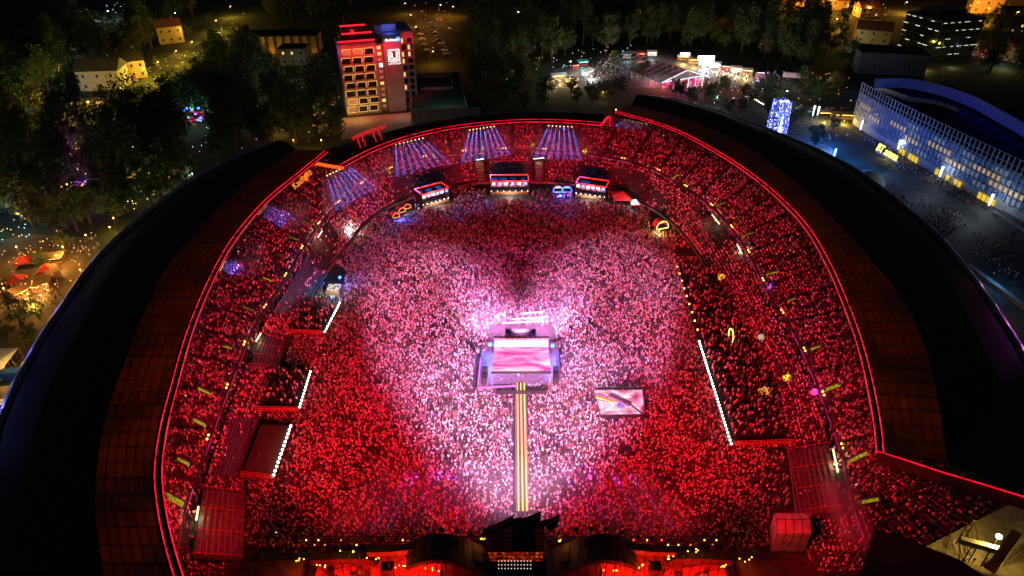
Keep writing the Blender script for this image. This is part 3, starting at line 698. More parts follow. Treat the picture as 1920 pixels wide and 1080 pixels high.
# rows of bare bulbs on the deck edges
def bulbs(name, a, b, n, z, lab, m, r=0.2, grp='rows of bulbs on the deck edges', post=True):
    A, B = at(*a, z), at(*b, z); o = tag(empty(name, A), lab, 'lights', grp)
    mb = MB().bar(A - Vector((0, 0, .25)), B - Vector((0, 0, .25)), .12)
    for k in range(0, n, 4): p = A.lerp(B, k / (n - 1)); mb.bar((p.x, p.y, 0), p - Vector((0, 0, .2)), .08)
    wobj(mb, 'rail', M['dark_metal'], o)
    me = MB().lathe([(r * .3, -r), (r * .8, -r * .6), (r, 0), (r * .8, r * .6), (r * .3, r)], 8).mesh('bulb', m, True)
    for k in range(n):
        q = link('bulb', me, o); q.location = A.lerp(B, k / (n - 1)) - A
    return o
bulbs('bulb_row', (637, 568), (609, 622), 12, 3.2, 'row of white bulbs on the deck edge nearest the blue bar', M['bulb'], .25)
bulbs('bulb_row', (582, 697), (562, 763), 12, 3.2, 'middle one of the three left rows of white bulbs', M['bulb'], .25)
bulbs('bulb_row', (545, 799), (513, 891), 13, 3.2, 'row of white bulbs along the empty brown deck', M['bulb'], .28)
bulbs('bulb_row', (1311, 640), (1371, 832), 34, 3.0, 'long row of white bulbs along the right deck', M['bulb'], .25)
bulbs('bulb_row', (1270, 500), (1308, 618), 9, 3.0, 'sparse row of orange bulbs leading to the long white row', M['bulb_o'], .26)

# ------------------------------------------------------------------ stage in the middle of the field
base = at(977, 712, 0); cs = tag(empty('center_stage', base), 'pink lit square stage with glowing screen roof in the middle of the crowd', 'stage')
def sq(pts, z0, z1): return MB().prism([(p.x, p.y) for p in pts], z0, z1)
deck = [at(894, 728, 1.2), at(1052, 716, 1.2), at(1046, 640, 1.2), at(905, 640, 1.2)]
stage_pink = mat('stage_deck', (0.2, 0.16, 0.19), 0.4, scale=1.5, var=.35)
wobj(sq(deck, 0, 1.2), 'platform', stage_pink, cs)
nl, nr, fl1, fr1 = at(921, 698, 8.2), at(1034, 698, 8.2), at(927, 651, 8.0), at(1028, 651, 8.0)
led = screen('pink_screen', [(0.3, (0.7, 0.01, 0.22)), (0.45, (1, 0.12, 0.55)), (0.56, (1, 0.42, 0.8)), (0.7, (1, 0.9, 0.97))], .95, (0.10, 0.32, 0.3), 1.2)
wobj(sq([nl, nr, fr1, fl1], 7.7, 8.2), 'roof_frame', M['dark_metal'], cs)
wobj(MB().add([p + Vector((0, 0, .3)) for p in (nl, nr, fr1, fl1)], [(0, 1, 2, 3)]), 'led_roof', led, cs)
b1, b2, b3, b4 = at(926, 648, 8.8), at(1028, 648, 8.8), at(1028, 638, 8.8), at(927, 638, 8.8)
wobj(sq([b1, b2, b3, b4], 8.4, 8.8), 'bright_strip', glow('stage_white_panel', (1, 0.72, 0.9), 1.15), cs)
for k in range(12):
    p = at(930 + k * 8.7, 633, 9.2); wobj(MB().box(p.x - .5, p.x + .5, p.y - .6, p.y + .6, 8.2, 9.4), 'light_box', M['steel'], cs)
p = at(976, 621, 8); bx = wobj(MB().box(p.x - 4, p.x + 4, p.y - .8, p.y + .8, 5, 8.2), 'control_cabin', M['dark_metal'], cs)
tr_ = MB(); cnr = [nl, nr, fr1, fl1]
for p in cnr:
    for dx, dy in ((-.25, -.25), (.25, -.25), (.25, .25), (-.25, .25)): tr_.bar((p.x + dx, p.y + dy, 1.2), (p.x + dx, p.y + dy, 7.7), .08)
    for z in np.arange(1.4, 7.4, .8): tr_.bar((p.x - .25, p.y - .25, z), (p.x + .25, p.y + .25, z + .7), .05)
wobj(tr_, 'corner_truss', M['steel'], cs)
pl = glow('stage_side_light', (1, 0.25, 0.75), 0.55, False)
for pts in ([(896, 722), (905, 724), (913, 670), (901, 672)], [(1042, 712), (1050, 712), (1046, 668), (1040, 668)]):
    wobj(sq([at(u, v, 1.7) for u, v in pts], 1.2, 1.6), 'side_walk', stage_pink, cs)
    a0, a1 = at(*pts[0], 1.7), at(*pts[3], 1.7); wobj(MB().bar(a0, a1, .25, .2), 'edge_light', pl, cs)
wobj(MB().bar(at(895, 727, 1.5), at(968, 724, 1.5), .5, .4), 'front_edge_light', pl, cs)
for (u, v) in ((909, 690), (1042, 690), (908, 706), (1042, 704)):
    p = at(u, v, 3.4); wobj(MB().box(p.x - .7, p.x + .7, p.y - .8, p.y + .8, 1.2, 3.4), 'speaker_stack', M['black'], cs)
for (u, v) in ((919, 646), (1036, 648)):
    p = at(u, v, 5); wobj(MB().lathe([(.1, -.5), (.5, -.3), (.5, .3), (.1, .5)], 8, p), 'blue_lamp', M['bluelamp'], cs)
    lamp('POINT', 'blue_stage_lamp', p + Vector((0, -.8, .6)), 9000, (0.06, 0.15, 1), radius=.4)
wobj(MB().box(nl.x + 1, nr.x - 1, nl.y - .1, nl.y + .1, 1.2, 2.4), 'stage_desk', M['dark_metal'], cs)
for (u, v, lab) in ((972, 709, 'performer in pale clothes at the head of the runway'), (985, 711, 'performer standing right of the runway head on the middle stage'), (995, 712, 'technician at the right front edge of the middle stage'), (940, 713, 'performer alone at the left front edge of the middle stage')):
    o = link('person', PM[random.choice((0, 2, 4))]); o.location = at(u, v, 1.22); o.scale = (1.15,) * 3; tag(o, lab, 'person')
# poles and frames of light behind the stage
lr_ = tag(empty('light_rig', at(975, 600, 0)), 'pink and white glowing frame of poles behind the middle stage', 'light rig')
pw_ = glow('rig_white', (1, 0.7, 0.92), 2.2, False)
for k in range(8):
    p = at(935 + k * 11.5, 606 - (k % 3) * 6, 0); wobj(MB().bar((p.x, p.y, 0), (p.x, p.y, 3.2), .16), 'pole', pw_, lr_)
for v, u0, u1, z in ((606, 940, 1020, 3.2), (598, 960, 1028, 2.8), (588, 975, 1020, 2.6)):
    wobj(MB().bar(at(u0, v, z), at(u1, v - 4, z), .2), 'cross_bar', pw_, lr_)

# runway with yellow light strips
rw = tag(empty('runway', at(976, 830, 0)), 'straight runway with yellow light lines from the middle stage toward the main stage', 'runway')
ra, rb = at(976, 716, 1.2), at(976, 958, 1.2)
wobj(MB().box(ra.x - 1.25, ra.x + 1.25, rb.y, ra.y, 0, 1.2), 'deck', mat('runway_deck', (.12, .1, .12), .5), rw)
for dx in (-.8, .05, .9): wobj(MB().box(ra.x + dx - .13, ra.x + dx + .13, rb.y, ra.y - .3, 1.2, 1.27), 'yellow_light_line', M['yellow_led'], rw)
for dx in (-1.27, 1.27): wobj(MB().box(ra.x + dx - .05, ra.x + dx + .05, rb.y, ra.y, 1.1, 1.3), 'edge_strip', pl, rw)

# camera platform with a crane, stage light on its deck painted as glow
sp = [at(1127, 778, 2.4), at(1209, 776, 2.4), at(1204, 731, 2.4), at(1114, 731, 2.4)]
ws = tag(empty('lit_platform', at(1165, 770, 0)), 'white and pink glowing platform among the crowd right of the runway', 'platform')
wobj(sq(sp, 0, 2.35), 'tower', M['dark_metal'], ws)
wobj(MB().add([p + Vector((0, 0, .02)) for p in sp], [(0, 1, 2, 3)]), 'glow_floor', screen('platform_glow', [(0.36, (0.55, 0.01, 0.1)), (0.48, (1, 0.3, 0.55)), (0.62, (1, 0.9, 0.95))], 1.0, (0.15, 0.22, .3), 1.5), ws)
rl = MB()
for i in range(4):
    a_, b_2 = sp[i], sp[(i + 1) % 4]; rl.bar(a_ + Vector((0, 0, 1)), b_2 + Vector((0, 0, 1)), .08)
    for k in range(5): q = a_.lerp(b_2, k / 5); rl.bar(q, q + Vector((0, 0, 1)), .06)
wobj(rl, 'railing', M['steel'], ws)
cr = tag(empty('camera_crane', at(1163, 758, 3.2)), 'dark camera crane with grey boom on the glowing platform', 'crane')
wobj(MB().bar(at(1143, 741, 5.5), at(1182, 758, 5.5), 1.3, .7), 'boom', M['steel'], cr)
wobj(MB().bar(at(1117, 744, 5), at(1150, 753, 5), .5, .3), 'yellow_arm', M['yellowpaint'], cr)
wobj(MB().lathe([(.9, 0), (.7, .3), (.3, .5), (.3, 2.2)], 8, at(1165, 760, 3.25)), 'pedestal', M['dark_metal'], cr)
wobj(MB().box(*(lambda p: (p.x - .7, p.x + .7, p.y - .5, p.y + .5, 3.25, 4.3))(at(1166, 757, 4))), 'control_box', mat('blue_case', (.05, .2, .6), .5), cr)
wobj(MB().bar(at(1182, 758, 5.3), at(1205, 776, 4.6), .25), 'jib', M['dark_metal'], cr)

# ------------------------------------------------------------------ main stage seen from behind
ms = tag(empty('main_stage', (0, 73, 0)), 'huge dark main stage seen from behind, with scaffolds and curved temple roofs', 'stage')
def profile(name, pts, y0, y1, m, floor=None, thick=None):
    """upright outline given in the photograph, extruded from y0 to y1"""
    top = [vert(u, v, y1) + Vector((0, y0 - y1, 0)) for u, v in pts]
    bot = [Vector((p.x, p.y, (p.z - thick) if thick else floor)) for p in top]
    mb = MB(); n = len(top)
    f = top + bot[::-1]; k = len(f); dy = Vector((0, y1 - y0, 0))
    mb.add(f + [p + dy for p in f], [tuple(range(k)), tuple(range(2 * k - 1, k - 1, -1))] + [(i, k + i, k + (i + 1) % k, (i + 1) % k) for i in range(k)])
    return wobj(mb, name, m, ms)
dk = mat('stage_fabric', (0.05, 0.03, 0.028), 0.75, scale=.6, var=.5)
dk2 = mat('roof_scales', (0.07, 0.045, 0.04), 0.7, scale=1.5, var=.5, bump=.4)
for s in (-1, 1):
    def mir(p): return [(u if s < 0 else 1955 - u, v) for u, v in p]
    profile('side_block', mir([(395, 1053), (480, 1052), (572, 1050), (578, 1058)]), 76.5, 80, dk, 0)
    profile('wing_block', mir([(585, 1037), (640, 1034), (690, 1034), (705, 1040)]), 78.4, 80, dk, None, 1.6)
    profile('roof_beam', mir([(690, 1024), (740, 1022), (790, 1016), (830, 1009), (860, 1012)]), 77.6, 79, dk2, None, 1.2)
    profile('curved_roof', mir([(768, 1013), (790, 1006), (812, 1001), (828, 1000), (850, 1003), (872, 1009), (895, 1019), (918, 1027)]), 74.5, 80, dk2, None, 1.0)
    profile('back_wall', mir([(830, 1032), (870, 1030), (905, 1036)]), 76, 78, dk, 0)
    profile('speaker_cluster', mir([(716, 1052), (738, 1052)]), 76, 78, M['black'], 0)
    red_lit_deck = mat('red_lit_stage_deck', (0.5, 0.07, 0.05), 0.7)  # red stage light painted into the floor colour
    c = [vert(u, v, 76) for u, v in mir([(580, 1048), (820, 1040)])]
    x0, x1 = sorted((c[0].x, c[1].x)); wobj(MB().box(x0, x1, 72, 81, 1.6, 2), 'stage_floor', red_lit_deck, ms)
    sc_ = MB()
    for u in list(range(600, 900, 18)):
        p = vert(u if s < 0 else 1955 - u, 1040, 70); hgt = max(2, vert(u, 1040 if u < 780 else 1020, 70).z)
        sc_.bar((p.x, 70, 0), (p.x, 70, hgt), .12)
        if u % 36 == 24: sc_.bar((p.x, 70, 9), (p.x + s * -1.6, 70, 11.5), .1)
    for z in (2, 4, 6, 8):
        a_, b_2 = vert(600 if s < 0 else 1355, 1040, 70), vert(895 if s < 0 else 1060, 1040, 70); sc_.bar((a_.x, 69.9, z), (b_2.x, 69.9, z), .1)
    wobj(sc_, 'scaffold', M['dark_metal'], ms)
    for k in range(22): px_, py_ = random.uniform(x0 + 1, x1 - 1), random.uniform(72.3, 79); w_, h_ = random.uniform(.3, .8), random.uniform(.4, 1.3); wobj(MB().box(px_ - w_, px_ + w_, py_ - .35, py_ + .35, 2.0, 2.0 + h_), 'flight_case', M['black'] if k % 3 else M['steel'], ms)
    for k in range(6): xx = random.uniform(x0 + 2, x1 - 2); wobj(MB().tube([(xx + random.uniform(-1, 1) * j, 72 + j * 1.6, 2.04) for j in range(6)], .07, 4), 'cable', M['black'], ms)
    for (u, v, y, w) in ((650, 1032, 79, 1.6), (700, 1047, 75, 1.2), (555, 1049, 79, 1.8), (812, 1068, 75, 1.4), (905, 1012, 80, .5), (752, 1062, 75, 1.0), (600, 1062, 74, 1.0)):
        p = vert(u if s < 0 else 1955 - u, v, y); fm = MB()
        for k in range(4): fm.lathe([(.03, -.12), (.12, -.04), (.1, .08), (.03, .14)], 6, (p.x + random.uniform(-w, w), y + random.uniform(-.4, .4), p.z + random.uniform(-.15, .2)))
        wobj(fm, 'flood_lamp', M['flood_y'] if 'flood_y' in M else M.setdefault('flood_y', glow('stage_flood', (1, 0.42, 0.03), 7.0, False)), ms)['kind'] = 'stuff'
        lamp('POINT', 'flood_light', (p.x, y - .2, p.z + .8), 120, (1, .28, .02), radius=.3)
    for (u, v, e) in ((640, 1050, 900), (690, 1060, 900), (790, 1060, 1500), (750, 1058, 1200), (560, 1062, 500)):
        p = vert(u if s < 0 else 1955 - u, v, 77); lamp('POINT', 'red_stage_lamp', (p.x, 74.2, 4.2), e * 3.2, (1, 0.012, 0.006), radius=.3)
tw_ = [(908, 1030), (910, 993), (925, 986), (950, 976), (962, 972), (985, 965), (1008, 960), (1012, 968), (1020, 972), (1047, 966), (1040, 982), (1030, 990), (1022, 996), (1022, 1030)]
profile('tower', [(910, 994), (926, 986), (944, 980), (960, 972), (975, 970), (1000, 972), (1020, 982), (1022, 998)], 71, 77, dk, 0)
profile('tower_horn', [(958, 975), (985, 970), (1000, 964), (1014, 958), (1008, 968), (1000, 975)], 71.5, 72.5, dk2, None, .5)
profile('tower_horn', [(1000, 982), (1022, 974), (1036, 970), (1049, 963), (1043, 976), (1028, 986)], 71.8, 72.8, dk2, None, .5)
profile('tower_horn', [(905, 992), (925, 984), (945, 975), (962, 966), (955, 976), (938, 984)], 71.2, 72.2, dk2, None, .5)
sc_ = MB()
for u in range(905, 1030, 9):
    p = vert(u, 1000, 70.6); sc_.bar((p.x, 70.6, 0), (p.x, 70.6, p.z), .1)
for v in range(1000, 1085, 8): a_, b_2 = vert(905, v, 70.5), vert(1026, v, 70.5); sc_.bar(a_, b_2, .1)
wobj(sc_, 'tower_scaffold', M['dark_metal'], ms)
wobj(MB().box(vert(915, 1040, 70.9).x, vert(1018, 1040, 70.9).x, 70.7, 70.95, vert(960, 1050, 70.9).z, vert(960, 1036, 70.9).z), 'red_panel', screen('tower_red_panel', [(.42, (.02, 0, 0)), (.55, (.7, .03, .0)), (.7, (1, .2, .0))], .5, (2, 2, 3), 0, False), ms)
tb = glow('tower_pinlight', (1, .8, .7), 1.5, False)
pin = MB()
for i in range(11):
    for j in range(3):
        p = vert(935 + i * 6, 1052 + j * 7, 70.4); pin.box(p.x - .06, p.x + .06, 70.35, 70.45, p.z - .06, p.z + .06)
wobj(pin, 'pin_lights', tb, ms)['kind'] = 'stuff'
M['truss_lamp'] = glow('truss_lamp', (1, .08, .02), 5, False)
HEADS = [(465, 1042), (490, 1042), (530, 1032), (555, 1032), (582, 1031), (605, 1028), (635, 1017), (660, 1016), (688, 1015), (717, 1013), (743, 1010), (771, 996), (799, 991), (828, 993), (856, 995), (883, 1001),
         (1048, 1002), (1080, 993), (1108, 992), (1135, 991), (1166, 998), (1196, 1008), (1222, 1011), (1251, 1015), (1278, 1015), (1305, 1016), (1336, 1026), (1361, 1026), (1386, 1027), (1416, 1030)]
hm = MB().lathe([(.12, -.42), (.32, -.34), (.42, -.05), (.4, .2), (.25, .38), (.1, .42)], 10).mesh('moving_head', M['black'], True)
for k, (u, v) in enumerate(HEADS):
    p = vert(u, v, 80.5); h = tag(empty('spotlight_pole', (p.x, 80.5, 0)), 'round black moving spotlight on a thin pole along the main stage top', 'spotlight', 'moving spotlights along the main stage')
    MB().tube([(0, 0, 4), (0, 0, p.z - .3)], .07, 5).obj('pole', M['dark_metal'], h)
    q = link('lamp_head', hm, h); q.location = (0, 0, p.z)
    q2 = MB().box(-.25, .25, -.12, .12, -.62, -.4).obj('yoke', M['dark_metal'], h); q2.location = (0, 0, p.z)

    if k in (8, 9, 11, 12, 13, 14, 15, 16, 17, 18, 19, 20, 22, 24): lamp('SPOT', 'violet_beam', (p.x, 81.1, p.z + .3), 90 * KW, (.75, .05, 1) if k % 3 else (.25, .1, 1), (p.x * .6 + (6 if u < 960 else -6) * -1, 104, 0), 4.5, .4, .06)
# long lattice trusses with small lamps along the stage front
for z, y, n_ in ((3.4, 81.6, 40), (5.6, 81.0, 34)):
    a_, b_2 = Vector((-40, y, z)), Vector((41, y, z)); mb = MB(); lattice(mb, a_, b_2, .9, .9, .06); lattice(mb, a_ + Vector((0, .7, 0)), b_2 + Vector((0, .7, 0)), .9, .9, .06); wobj(mb, 'front_truss', M['dark_metal'], ms)
    for k in range(n_):
        if random.random() < .45: p = a_.lerp(b_2, (k + random.uniform(.2, .8)) / n_); wobj(MB().lathe([(.04, -.15), (.14, -.05), (.12, .1), (.04, .15)], 6, (p.x, y - .2, z + 1.1)), 'truss_lamp', M['truss_lamp'] if random.random() < .6 else M['flood_y'], ms)
# ------------------------------------------------------------------ bars and kiosks on the field
def barbox(a, b, depth, h, lab, n=6):
    A, B = at(*a, 0), at(*b, 0); L = (B - A).length; rz = math.atan2(B.y - A.y, B.x - A.x)
    o = tag(empty('bar_kiosk', A, rz), lab, 'bar', 'bar kiosks at the far end of the field')
    MB().box(0, L, depth - .2, depth, 0, h).box(0, .2, 0, depth, 0, h).box(L - .2, L, 0, depth, 0, h).obj('walls', M['dark_metal'], o)
    rf_ = MB().box(.3, L - .3, .3, depth - .3, h - .3, h - .15).obj('roof', M['black'], o)
    for bx in ((0, L, -.15, .15), (0, L, depth - .15, depth + .15), (-.1, .2, .15, depth - .15), (L - .2, L + .1, .15, depth - .15)): MB().box(*bx, h, h + .45).obj('neon_frame', M['led_bar'], o)
    MB().box(.2, L - .2, .2, .8, 0, 1.1).obj('counter', M['wood'], o)
    MB().box(.3, L - .3, depth - .35, depth - .22, 1.0, h - .6).obj('back_shelf', screen('bar_shelf', [(.35, (.05, .0, .02)), (.5, (.8, .15, .4)), (.62, (1, .5, .2)), (.72, (1, .9, .8))], .8, (1.2, 1, 1.5), 0, False), o)
    for k in range(n):
        x = L * (k + .5) / n
        MB().box(x - .5, x + .5, .1, .35, h - 1.3, h - .5).obj('menu_screen', M['bluelamp'] if k % 2 else M['bar_white'], o)
    for k in range(n + 1):
        x = .3 + (L - .6) * k / n; MB().lathe([(.05, -.2), (.22, 0), (.05, .2)], 6, (x, .3, 1.5)).obj('counter_lamp', M['bar_white'], o)
    lamp('POINT', 'bar_light', A + Vector((math.cos(rz) * L / 2 + math.sin(rz) * 2, math.sin(rz) * L / 2 - math.cos(rz) * 2, 3.2)), 2600, (1, .75, .6), radius=.6)
    return o
M['led_bar'] = glow('bar_red_neon', (1, .03, .015), 1.1); M['bar_white'] = glow('bar_white', (1, .85, .75), 5, False)
barbox((920, 366), (991, 365), 6, 5.6, 'wide bar with red frame between the two far stairways')
barbox((793, 392), (843, 378), 6, 5.6, 'bar with red frame and white counter lights left of the far stairways')
barbox((1078, 369), (1134, 377), 6, 5.6, 'bar with red frame right of the twin blue domes')
def domekiosk(c, w, rz, lab, rim, inside, cover):
    o = tag(empty('dome_kiosk', at(*c, 0), rz), lab, 'kiosk'); arch = []
    n = 10
    for y in (-1.6, 1.6): arch.append([(w * math.cos(math.pi * k / n), y, .9 + w * 1.15 * math.sin(math.pi * k / n)) for k in range(n + 1)])
    MB().grid(arch).obj('vault', cover, o); MB().add(arch[1], [tuple(range(n + 1))]).obj('back', inside, o)
    MB().tube([(p[0] * 1.04, -1.6, p[2] + .05) for p in arch[0]], .11, 6).obj('arch_light', rim, o)
    MB().box(-w, w, -1.9, -1.3, 0, 1.0).obj('counter', M['dark_metal'], o); MB().box(-w, w, -2.0, -1.9, .75, 1.0).obj('counter_light', rim, o)
    return o
bl_in = glow('blue_interior', (.25, .45, 1), 1.6); wm_in = glow('warm_interior', (1, .6, .15), 1.4)
domekiosk((1046, 360), 1.9, 0, 'left half of the twin blue dome kiosks, warm inside', M['bluelamp'], wm_in, M['redcanvas'])
domekiosk((1062, 360), 1.9, 0, 'right half of the twin blue dome kiosks, pale blue inside', M['bluelamp'], bl_in, M['redcanvas'])
domekiosk((1237, 428), 2.3, .35, 'dome kiosk with yellow arch light and red cover by the right stand', glow('yellow_arch', (1, .75, .15), 3), wm_in, M['redcanvas'])
lamp('POINT', 'kiosk_light', at(1236, 436, 2.6), 1600, (1, .75, .3)); lamp('POINT', 'kiosk_light', at(1053, 366, 2), 3500, (.03, .1, 1))
for k, (u, v) in enumerate(((740, 408), (751, 398), (761, 391))):
    domekiosk((u, v), 1.3, .6, ('leftmost', 'middle', 'rightmost')[k] + ' of three small orange roofed kiosks before the left far stand', M.setdefault('kiosk_rim', glow('kiosk_rim', (1, .3, .05), 1.5, False)), wm_in if k != 1 else bl_in, M['redcanvas'])
lamp('POINT', 'kiosk_light', at(752, 412, 2), 2600, (.05, .1, 1)); lamp('POINT', 'kiosk_light', at(770, 388, 3), 900, (.5, .7, 1))
def tent(c, w, h, lab, m, rz=0, group=None, d=None):
    d = d or w; o = tag(empty('tent', at(*c, 0), rz), lab, 'tent', group); z = h * .55
    MB().add([(-w / 2, -d / 2, z), (w / 2, -d / 2, z), (w / 2, d / 2, z), (-w / 2, d / 2, z), (0, 0, h)], [(0, 1, 4), (1, 2, 4), (2, 3, 4), (3, 0, 4)]).obj('canopy', m, o)
    MB().add([(-w / 2, -d / 2, z), (w / 2, -d / 2, z), (w / 2, d / 2, z), (-w / 2, d / 2, z), (-w / 2, -d / 2, z - .4), (w / 2, -d / 2, z - .4), (w / 2, d / 2, z - .4), (-w / 2, d / 2, z - .4)], [(0, 1, 5, 4), (1, 2, 6, 5), (2, 3, 7, 6), (3, 0, 4, 7)]).obj('valance', m, o)
    for sx in (-1, 1):
        for sy in (-1, 1): MB().bar((sx * w * .48, sy * d * .48, 0), (sx * w * .48, sy * d * .48, z), .1).obj('leg', M['steel'], o)
    return o
tent((1165, 378), 7, 4.5, 'red peaked tent right of the bars at the far end', M['redcanvas'])
tent((1190, 388), 3.4, 3.4, 'small pale tent with a white lamp beside the red peaked tent', M['canvas'])
lamp('POINT', 'tent_lamp', at(1186, 378, 3), 900, (.8, .9, 1)); 
# blue lit bar at the end of the left bulb row, small work lights
bb = tag(empty('blue_bar', at(627, 552, 0)), 'small bar with cold white shelves and a blue lamp by the left deck', 'bar')
p = at(627, 552, 0)
wobj(MB().box(p.x - 2.2, p.x + 2.0, p.y - 1.5, p.y + 2.6, 0, 2.2), 'body', M['wood'], bb)
wobj(MB().box(p.x - 1.8, p.x + 1.6, p.y - 1.2, p.y + 2.2, 2.2, 2.35), 'top', screen('bar_top', [(.4, (.1, .05, .0)), (.5, (1, .6, .2)), (.6, (.6, .85, 1))], 1.0, (1.5, 1.5, 1), 0), bb)
wobj(MB().lathe([(.1, -.5), (.5, 0), (.1, .5)], 8, at(637, 520, 4)), 'blue_lamp', M['bluelamp'], bb); wobj(MB().bar(at(637, 524, 0), at(637, 524, 3.6), .12), 'lamp_post', M['dark_metal'], bb)
lamp('POINT', 'blue_bar_lamp', at(640, 524, 4.5), 3500, (.08, .2, 1)); lamp('POINT', 'bar_lamp', at(622, 548, 4), 1800, (.8, .95, 1))
wl = tag(empty('work_lights', at(655, 432, 0)), 'pair of white work lights on stands before the left stand', 'lights')
for u, v in ((650, 428), (658, 421)):
    q = at(u, v, 3.5); wobj(MB().bar((q.x, q.y, 0), q, .1), 'stand', M['dark_metal'], wl); wobj(MB().lathe([(.1, -.35), (.4, 0), (.1, .35)], 8, q), 'lamp', M['bulb'], wl)
lamp('POINT', 'work_light', at(657, 432, 3.6), 2600, (1, .93, .8))
# white marquee lit red near the right of the main stage
mq = tag(empty('marquee', at(1485, 1010, 0)), 'white box marquee with gabled roof turned red beside the main stage', 'tent')
q = [at(1457, 1000, 5.5), at(1521, 1000, 5.5), at(1512, 962, 5.5), at(1452, 962, 5.5)]
zt = Vector((0, 0, 1.1)); r0, r1 = (q[0] + q[3]) / 2 + zt, (q[1] + q[2]) / 2 + zt
mqm = mat('marquee_canvas', (.34, .3, .28), .8, var=.25, scale=.5, bump=.2)
wobj(MB().add(q + [r0, r1], [(0, 1, 5, 4), (2, 3, 4, 5), (1, 2, 5), (3, 0, 4)]), 'roof', mqm, mq)
wobj(MB().add(q + [Vector((p.x, p.y, 0)) for p in q], [(0, 1, 5, 4), (1, 2, 6, 5), (2, 3, 7, 6), (3, 0, 4, 7)]), 'walls', mqm, mq)
for t_ in (0, .25, .5, .75, 1):
    s0, s1, s2 = q[0].lerp(q[1], t_), r0.lerp(r1, t_), q[3].lerp(q[2], t_); wobj(MB().tube([s0 + Vector((0, -.04, -4)), s0 + Vector((0, -.04, .03)), s1 + Vector((0, 0, .05)), s2 + Vector((0, 0, .03))], .06, 4), 'seam', M['dark_metal'], mq)
wobj(MB().tube([r0 + Vector((0, 0, .05)), r1 + Vector((0, 0, .05))], .07, 4), 'ridge', M['dark_metal'], mq)
lamp('POINT', 'red_marquee_lamp', at(1488, 1015, 9), 700, (1, .02, .01), radius=.4)
lamp('SPOT', 'red_patch', at(1290, 470, 14), 26000, (1, .01, .01), at(1285, 478, 0), 34, .8)

# lit stairs between the tiers and the greenish strip lamps over them
M['stair'] = mat('stair_concrete', (.11, .105, .095), .85, scale=1.2, var=.4)
strip_y = glow('strip_lamp', (.85, .9, .5), 1.6)
def stairs(quad, z0, z1, lab, n=8, rails=True):
    """quad: near-low, far-low, far-high, near-high outline in the photograph"""
    a, b, c, d = [at(u, v, z) for (u, v), z in zip(quad, (z0, z0, z1, z1))]
    o = tag(empty('stair_block', (a.x, a.y, 0)), lab, 'stairs', 'concrete stairs between the tiers'); mb = MB()
    for k in range(n):
        p0, p1 = a.lerp(d, k / n), b.lerp(c, k / n); p2, p3 = b.lerp(c, (k + 1) / n), a.lerp(d, (k + 1) / n); z = z0 + (z1 - z0) * (k + 1) / n + .45
        mb.prism([(p0.x, p0.y), (p1.x, p1.y), (p2.x, p2.y), (p3.x, p3.y)], z - 1.2, z)
    wobj(mb, 'steps', M['stair'], o)
    if rails:
        for k in range(4):
            t = k / 3; p, q = a.lerp(b, t), d.lerp(c, t); r_ = MB().tube([p + Vector((0, 0, 1.5)), q + Vector((0, 0, 1.5))], .06, 5)
            for w in (0, .33, .66, 1): s_ = p.lerp(q, w); r_.bar(s_ + Vector((0, 0, .4)), s_ + Vector((0, 0, 1.5)), .06)
            wobj(r_, 'handrail', M['redpaint'], o)
    return o
stairs([(605, 500), (628, 470), (600, 432), (580, 462)], 1.2, 6.6, 'warm lit stair block at the far left, beside the work lights')
stairs([(1322, 465), (1350, 455), (1345, 400), (1312, 412)], 1.2, 6.6, 'warm lit stair block at the far right, beyond the yellow dome kiosk')
stairs([(522, 692), (533, 645), (492, 632), (468, 690)], 1.2, 6.6, 'warm lit stair block on the left between two decks')
stairs([(1500, 965), (1478, 850), (1552, 838), (1578, 955)], 1.2, 6.6, 'stair block with red handrails near the white marquee')
stairs([(455, 1050), (460, 930), (382, 920), (364, 1045)], 1.2, 6.6, 'stair block with red handrails at the near left corner')
stairs([(912, 345), (895, 346), (890, 304), (905, 303)], 1.0, 6.4, 'left one of two pale stairways at the far end', 8, False)
stairs([(1018, 345), (1004, 345), (1003, 304), (1018, 303)], 1.0, 6.4, 'right one of two pale stairways at the far end', 8, False)
for (a_, b_2, e) in (((596, 445), (604, 433), 260), ((1335, 402), (1349, 420), 260), ((1382, 458), (1391, 476), 200), ((480, 640), (489, 625), 200), ((1562, 842), (1571, 885), 220), ((372, 950), (368, 975), 160), ((893, 300), (907, 298), 300), ((1000, 298), (1020, 296), 300)):
    A, B = at(*a_, 9), at(*b_2, 9); sl = tag(empty('strip_lamp', A), None, None)
    sl.parent = stadium; sl.location = A - stadium.location; MB().bar((0, 0, 0), B - A, .3, .3).obj('tube', strip_y, sl)
    lamp('POINT', 'strip_light', (A + B) / 2 + Vector((0, 0, -.8)), e, (1, .85, .45), radius=.4)
# decorations on the right deck
gold = glow('gold_ring', (1, .75, .12), 4)
def hoop(pts, z, lab):
    o = tag(empty('light_hoop', at(*pts[0], z)), lab, 'decoration'); c = spline([at(u, v, zz) for (u, v), zz in zip(pts, z_list(pts, z))], 24); wobj(MB().tube([tuple(p) for p in c], .13, 6), 'tube_light', gold, o); return o
def z_list(pts, z): n = len(pts); return [z + 3.2 * math.sin(math.pi * k / (n - 1)) for k in range(n)]
hoop([(1447, 600), (1450, 592), (1456, 588), (1466, 596), (1471, 612), (1472, 628), (1470, 643)], 2.3, 'tall golden light hoop on the right deck')
hoop([(1366, 630), (1367, 620), (1370, 616), (1374, 621), (1375, 632), (1373, 643)], 2.3, 'small golden light hoop in the crowd of the right deck')
gb = tag(empty('golden_sculpture', at(1462, 618, 2.2)), 'bright golden light sculpture inside the tall hoop', 'decoration')
wobj(MB().tube([at(1456, 604, 4.6), at(1461, 612, 4.2), at(1466, 622, 3.4), at(1470, 630, 3)], [.1, .5, .45, .1], 7), 'body', glow('gold_blaze', (1, .8, .15), 9), gb)
